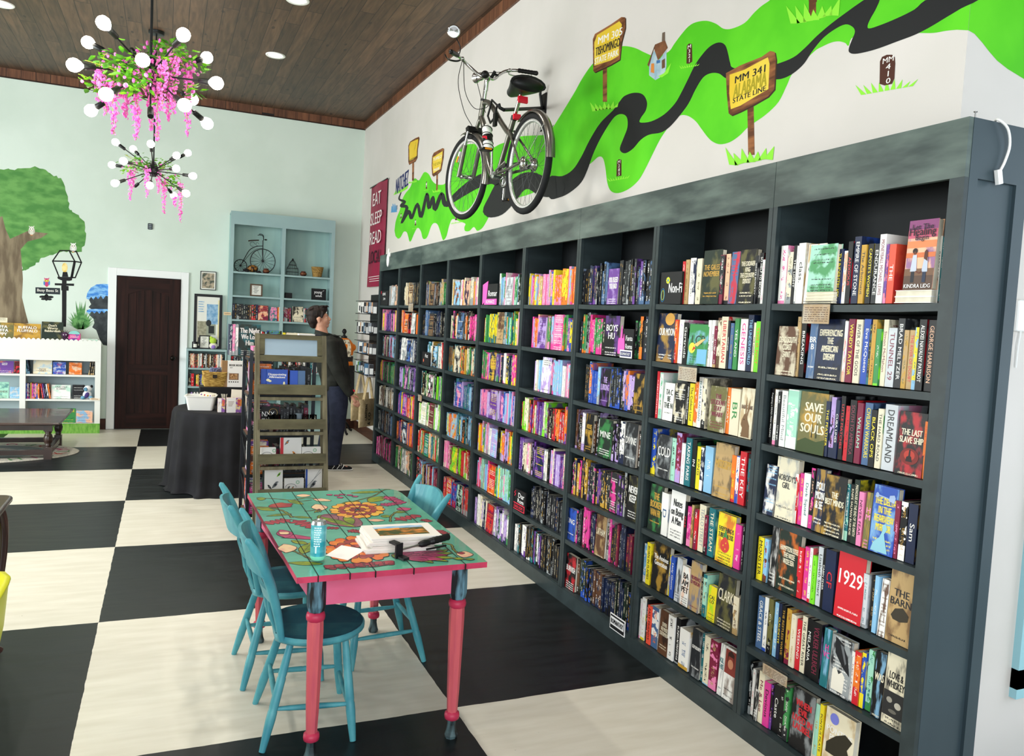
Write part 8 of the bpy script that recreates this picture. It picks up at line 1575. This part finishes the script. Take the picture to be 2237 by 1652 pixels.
# clothes over the body
b = MB()
b.tube([(.01, 0, .90), (.0, 0, .93), (-.02, 0, 1.02), (-.05, 0, 1.15), (-.085, 0, 1.28), (-.11, 0, 1.38), (-.13, 0, 1.44)], [.158, .162, .160, .172, .185, .165, .10], jk, 24)
for s in (-1, 1):
    A = AR[s]; b.tube([A[0]+V((.02, -s*.03, -.01)), A[1], A[2], A[3], A[4], A[5], A[6]], [.090, .086, .078, .068, .060, .048, .040], jk, 16); b.tube([A[3]+V((-.012, 0, 0)), A[3].lerp(A[4], .5)], [.056, .052], jk, 12)
    b.ell((-.075, s*.085, 1.26), (.10, .10, .14), jk)
b.ell((-.02, 0, .98), (.14, .19, .13), jk)
remesh(b.build('jacket', per), .008, 5, .5)
b = MB(); n = 20; R_ = []
for r, z, dz in ((.10, 1.40, 0), (.092, 1.45, .01), (.088, 1.49, .02), (.078, 1.492, .02), (.076, 1.44, 0)): R_.append([V((-.155+r*1.05*cos(2*pi*i/n), r*sin(2*pi*i/n), z+dz*sin(2*pi*i/n*1)*.2-.02*cos(2*pi*i/n))) for i in range(n)])
b.rings(R_, jk, False); b.tube([(-.09, -.06, 1.46), (-.02, -.075, 1.455), (.03, -.085, 1.46)], [.034, .024, .003], jk, 8, flat=.35); b.tube([(-.09, .06, 1.46), (-.03, .075, 1.45), (.02, .085, 1.45)], [.034, .024, .003], jk, 8, flat=.35); b.build('collar', per)
b = MB(); b.ell((0, 0, .91), (.135, .165, .10), tr_)
for s in (-1, 1): L = LGP[s]; b.tube([L[0], L[1], L[2], L[3], L[4], L[5]+V((0, 0, .01))], [.112, .103, .083, .076, .068, .066], tr_, 18)
remesh(b.build('trousers', per), .008, 6)
shb = mat('shoe_black', '#15161A', .6); shw = mat('shoe_white', '#EDEDEA', .5)
for s in (-1, 1):
    f0 = LGP[s][-1]; fz = V((f0.x, f0.y, 0)); b = MB(); R_ = []
    for x, w, h in ((-.075, .018, .045), (-.065, .034, .062), (-.03, .040, .085), (.02, .040, .088), (.07, .042, .068), (.13, .047, .052), (.175, .038, .042), (.195, .015, .03)): R_.append([fz+V((x, w*cos(a), .018+max(0, sin(a))*(h-.018)+min(0, sin(a))*.004)) for a in [2*pi*k/16 for k in range(16)]])
    b.rings(R_, shb); sh = b.build('shoe', per)
    b = MB(); R_ = []
    for x, w in ((-.08, .02), (-.068, .038), (-.02, .044), (.07, .046), (.13, .051), (.18, .042), (.203, .018)): R_.append([fz+V((x, w*cos(a), .011+.011*sin(a)*(1 if abs(cos(a)) < .99 else 1))) for a in [2*pi*k/14 for k in range(14)]])
    b.rings(R_, shw); b.build('sole', sh)
    b = MB()
    for k in range(5): x = .03+k*.022; z = .094-k*.010; b.tube([fz+V((x, -.033, z-.018)), fz+V((x+.008, 0, z)), fz+V((x, .033, z-.018))], .0036, shw, 6)
    for k in range(3): x = -.02+k*.05; b.tube([fz+V((x, -.046, .024)), fz+V((x+.03, -.042, .066))], .0035, shw, 6)
    b.build('laces', sh)
# ================================================================ dress form in costume, key ring racks, tote bags
fmk = mat('stand_black', '#121114', .5); org = mat('costume_orange', '#E07A1E', .7, c2='#D06A18', scale=8); crp = mat('printed_cream_cloth', '#D9CDB2', .8, c2='#7A6E5C', scale=26, lo=.52, hi=.6)
FP = Vector((2.60, 6.72, 0)); df = thing('dress_form', 'black dress form on a turned stand wearing an orange and cream costume, behind the person', 'dress form', FP)
b = MB(); b.lathe([(.012, .12), (.014, .5), (.02, .53), (.013, .56), (.022, .60), (.014, .64), (.012, .80)], fmk, n=14); b.build('pole', df)
for k in range(3): a = rad(40+k*120); b = MB(); b.tube(cat_rom([(0, 0, .16), (.10*cos(a), .10*sin(a), .15), (.20*cos(a), .20*sin(a), .04), (.24*cos(a), .24*sin(a), .022)], 4), [.02, .02, .02, .02, .018, .018, .018, .016, .016, .016, .016, .016, .018][:13], fmk, 10); b.build('foot', df)
b = MB(); b.rings([[Vector((rx*cos(a), ry*sin(a), z)) for a in [2*pi*k/20 for k in range(20)]] for rx, ry, z in ((.10, .08, .78), (.125, .09, .85), (.115, .085, .95), (.09, .07, 1.05), (.12, .09, 1.16), (.135, .085, 1.25), (.09, .06, 1.32), (.045, .045, 1.35), (.04, .04, 1.39))], fmk); b.build('torso', df)
b = MB(); b.lathe([(.03, 1.385), (.018, 1.40), (.014, 1.415), (.03, 1.44), (.032, 1.46), (.02, 1.485), (.004, 1.492)], fmk, n=16); b.build('finial', df)
b = MB(); b.rings([[Vector((rx*cos(a), ry*sin(a), z)) for a in [2*pi*k/20 for k in range(20)]] for rx, ry, z in ((.13, .10, 1.12), (.145, .10, 1.20), (.142, .092, 1.27), (.09, .065, 1.335), (.05, .05, 1.36))], org, False); b.ell((-.13, 0, 1.23), (.045, .06, .05), org); b.ell((.13, 0, 1.23), (.045, .06, .05), org); b.build('orange_bodice', df)
b = MB(); P = [(-.085, -.106, 1.10), (.085, -.106, 1.10), (.08, -.098, 1.25), (.055, -.076, 1.34), (-.055, -.076, 1.34), (-.08, -.098, 1.25)]; b.poly(P, crp, (0, .004, 0)); b.build('cream_bib', df)
b = MB(); b.rings([[Vector((r*1.2*cos(a), r*.95*sin(a), z)) for a in [2*pi*k/20 for k in range(20)]] for r, z in ((.112, 1.03), (.116, 1.10), (.108, 1.105))], fmk, False); b.build('black_sash', df)
b = MB(); b.rings([[Vector((r*cos(a)+.02, (r-.01)*sin(a), z)) for a in [2*pi*k/20 for k in range(20)]] for r, z in ((.03, .60), (.08, .64), (.115, .75), (.128, .88), (.12, 1.0), (.11, 1.04))], org); b.build('orange_skirt', df)
b = MB(); P = [(.06, -.13, .98), (.14, -.11, .98), (.15, -.11, .55), (.11, -.13, .42), (.07, -.14, .5)]; b.poly(P, fmk, (0, .01, 0)); b.ell((.13, -.12, .62), (.03, .01, .02), brd, 8, 6); b.build('black_sleeve', df)
# grid panel with key rings
gp = thing('wall_rack', 'black wall rack of key rings and small packaged goods between dress form and bookcase', 'rack', (XW, 5.6, 0))
def gpp(b, n): o = b.build(n); o.parent = gp; o.matrix_parent_inverse = Matrix.Translation((-XW, -5.6, 0)); return o
b = MB(); b.box((XW-.02, 4.95, .95), (XW-.003, 6.35, 1.98), mat('panel_black', '#1A1C1E', .5))
for k in range(12): b.box((XW-.023, 4.95, 1.02+k*.08), (XW-.0195, 6.35, 1.026+k*.08), mat('slot_dark', '#060607', .6))
gpp(b, 'slat_panel')
for i, (z, y) in enumerate(((1.88, 5.9), (1.62, 5.9), (1.36, 5.9), (1.10, 5.9))):
    b = MB(); 
    for yy in (y-.55, y-.18, y+.18): b.tube([(XW-.02, yy, z), (2.62, yy, z)], .003, fmk, 5)
    b.tube([(2.62, y-.6, z), (2.62, y+.22, z)], .004, fmk, 5); b.box((2.62, y-.6, z-.17), (2.80, y+.22, z-.162), fmk); b.tube([(2.62, y-.6, z-.165), (2.62, y+.22, z-.165)], .005, fmk, 5); gpp(b, 'hook_row')
pcols = [('#CFE0E4', 'pale blue'), ('#E8E8E4', 'white'), ('#3E6A8E', 'blue'), ('#2A2C30', 'black'), ('#5A8A3A', 'green'), ('#B8875A', 'brown'), ('#8E96A0', 'grey')]
r_ = random.Random(12); GK = 'packaged goods on the wall rack'
for row in range(4):
    z = [1.88, 1.62, 1.36, 1.10][row]
    for i in range(14):
        y = 6.06-i*.062; c_, nm = pcols[r_.randrange(3) if i < 5 and row != 1 else r_.choice([2, 3, 3, 5, 6, 3, 1])]
        if row == 3 and i in (2, 3): c_, nm = pcols[4]
        b = MB(); m1 = mat('pack_'+nm.replace(' ', '_'), c_, .4); h = r_.uniform(.12, .15)
        b.box((-.004, -.03, -h-.012), (.004, .03, -.012), m1, bev=.001); b.box((-.0048, -.022, -h), (.0048, .022, -h*.45), mat('pack_inner_dark', '#2C3034', .5) if nm in ('white', 'pale blue') else mat('pack_inner_pale', '#D8DADA', .5)); b.tube([(0, 0, -.012), (0, 0, .003)], .0015, fmk, 4)
        o = b.build('hanging_pack', None, f'{nm} hanging pack, {ORD[i]} from the far end, {["top", "second", "third", "lowest"][row]} row of the wall rack', 'pack', GK); o.location = (2.64+r_.uniform(0, .05), y, z-.006); o.rotation_euler = (0, 0, rad(r_.uniform(50, 80)))
# tote bags on hooks
canv = mat('canvas_natural', '#C9B48C', .85, c2='#B8A27A', scale=22); 
for i, (y, x, zt, w, lb, m_) in enumerate(((6.0, 2.70, .93, .38, 'natural canvas tote bag hanging nearest the corner on the right wall', canv), (5.55, 2.70, .90, .36, 'natural canvas tote bag with black lettering hanging nearest the bookcase', canv), (5.42, 2.80, .93, .30, 'black tote bag hanging behind the natural canvas ones', fmk))):
    t = thing('tote_bag', lb, 'bag', (x, y, zt-.28), rad(42 if i < 2 else 80), 'tote bags on the right wall'); b = MB(); hh = .36; R_ = []; 
    for k in range(7): z = -hh*k/6; d = .006+.022*sin(pi*k/6); R_.append([Vector((sx*w/2*(1-.03*sin(pi*k/6)), sy*d, z)) for sx, sy in ((-1, -.6), (-.5, -1), (.5, -1.1), (1, -.6), (1, .6), (.5, 1), (-.5, 1), (-1, .6))])
    b.rings(R_, m_); b.build('bag_body', t)
    for s in (-1, 1): b = MB(); b.tube(cat_rom([(-w*.28, s*.008, -.02), (-w*.16, s*.008, .14), (-.02, s*.006, .265), (.0, s*.006, .275), (.02, s*.006, .265), (w*.16, s*.008, .14), (w*.28, s*.008, -.02)], 4), .013, m_, 6, flat=.2); b.build('handle', t)
    if i == 1: b = MB(); b.text('& CO', (.0, -.030, -.26), (0, 0, 1), (-1, 0, 0), .06, .16, ink, .04); b.text('LANTERN', (-.07, -.030, -.17), (0, 0, 1), (-1, 0, 0), .045, .2, ink, .04); b.build('lettering', t)
    b = MB(); b.tube([(XW-.002, y, zt), (x-.02, y, zt), (x-.03, y, zt+.015)], .004, fmk, 6); b.build('wall_hook', None, ['black hook carrying the tote nearest the corner', 'black hook carrying the lettered tote', 'black hook carrying the black tote'][i], 'hook')
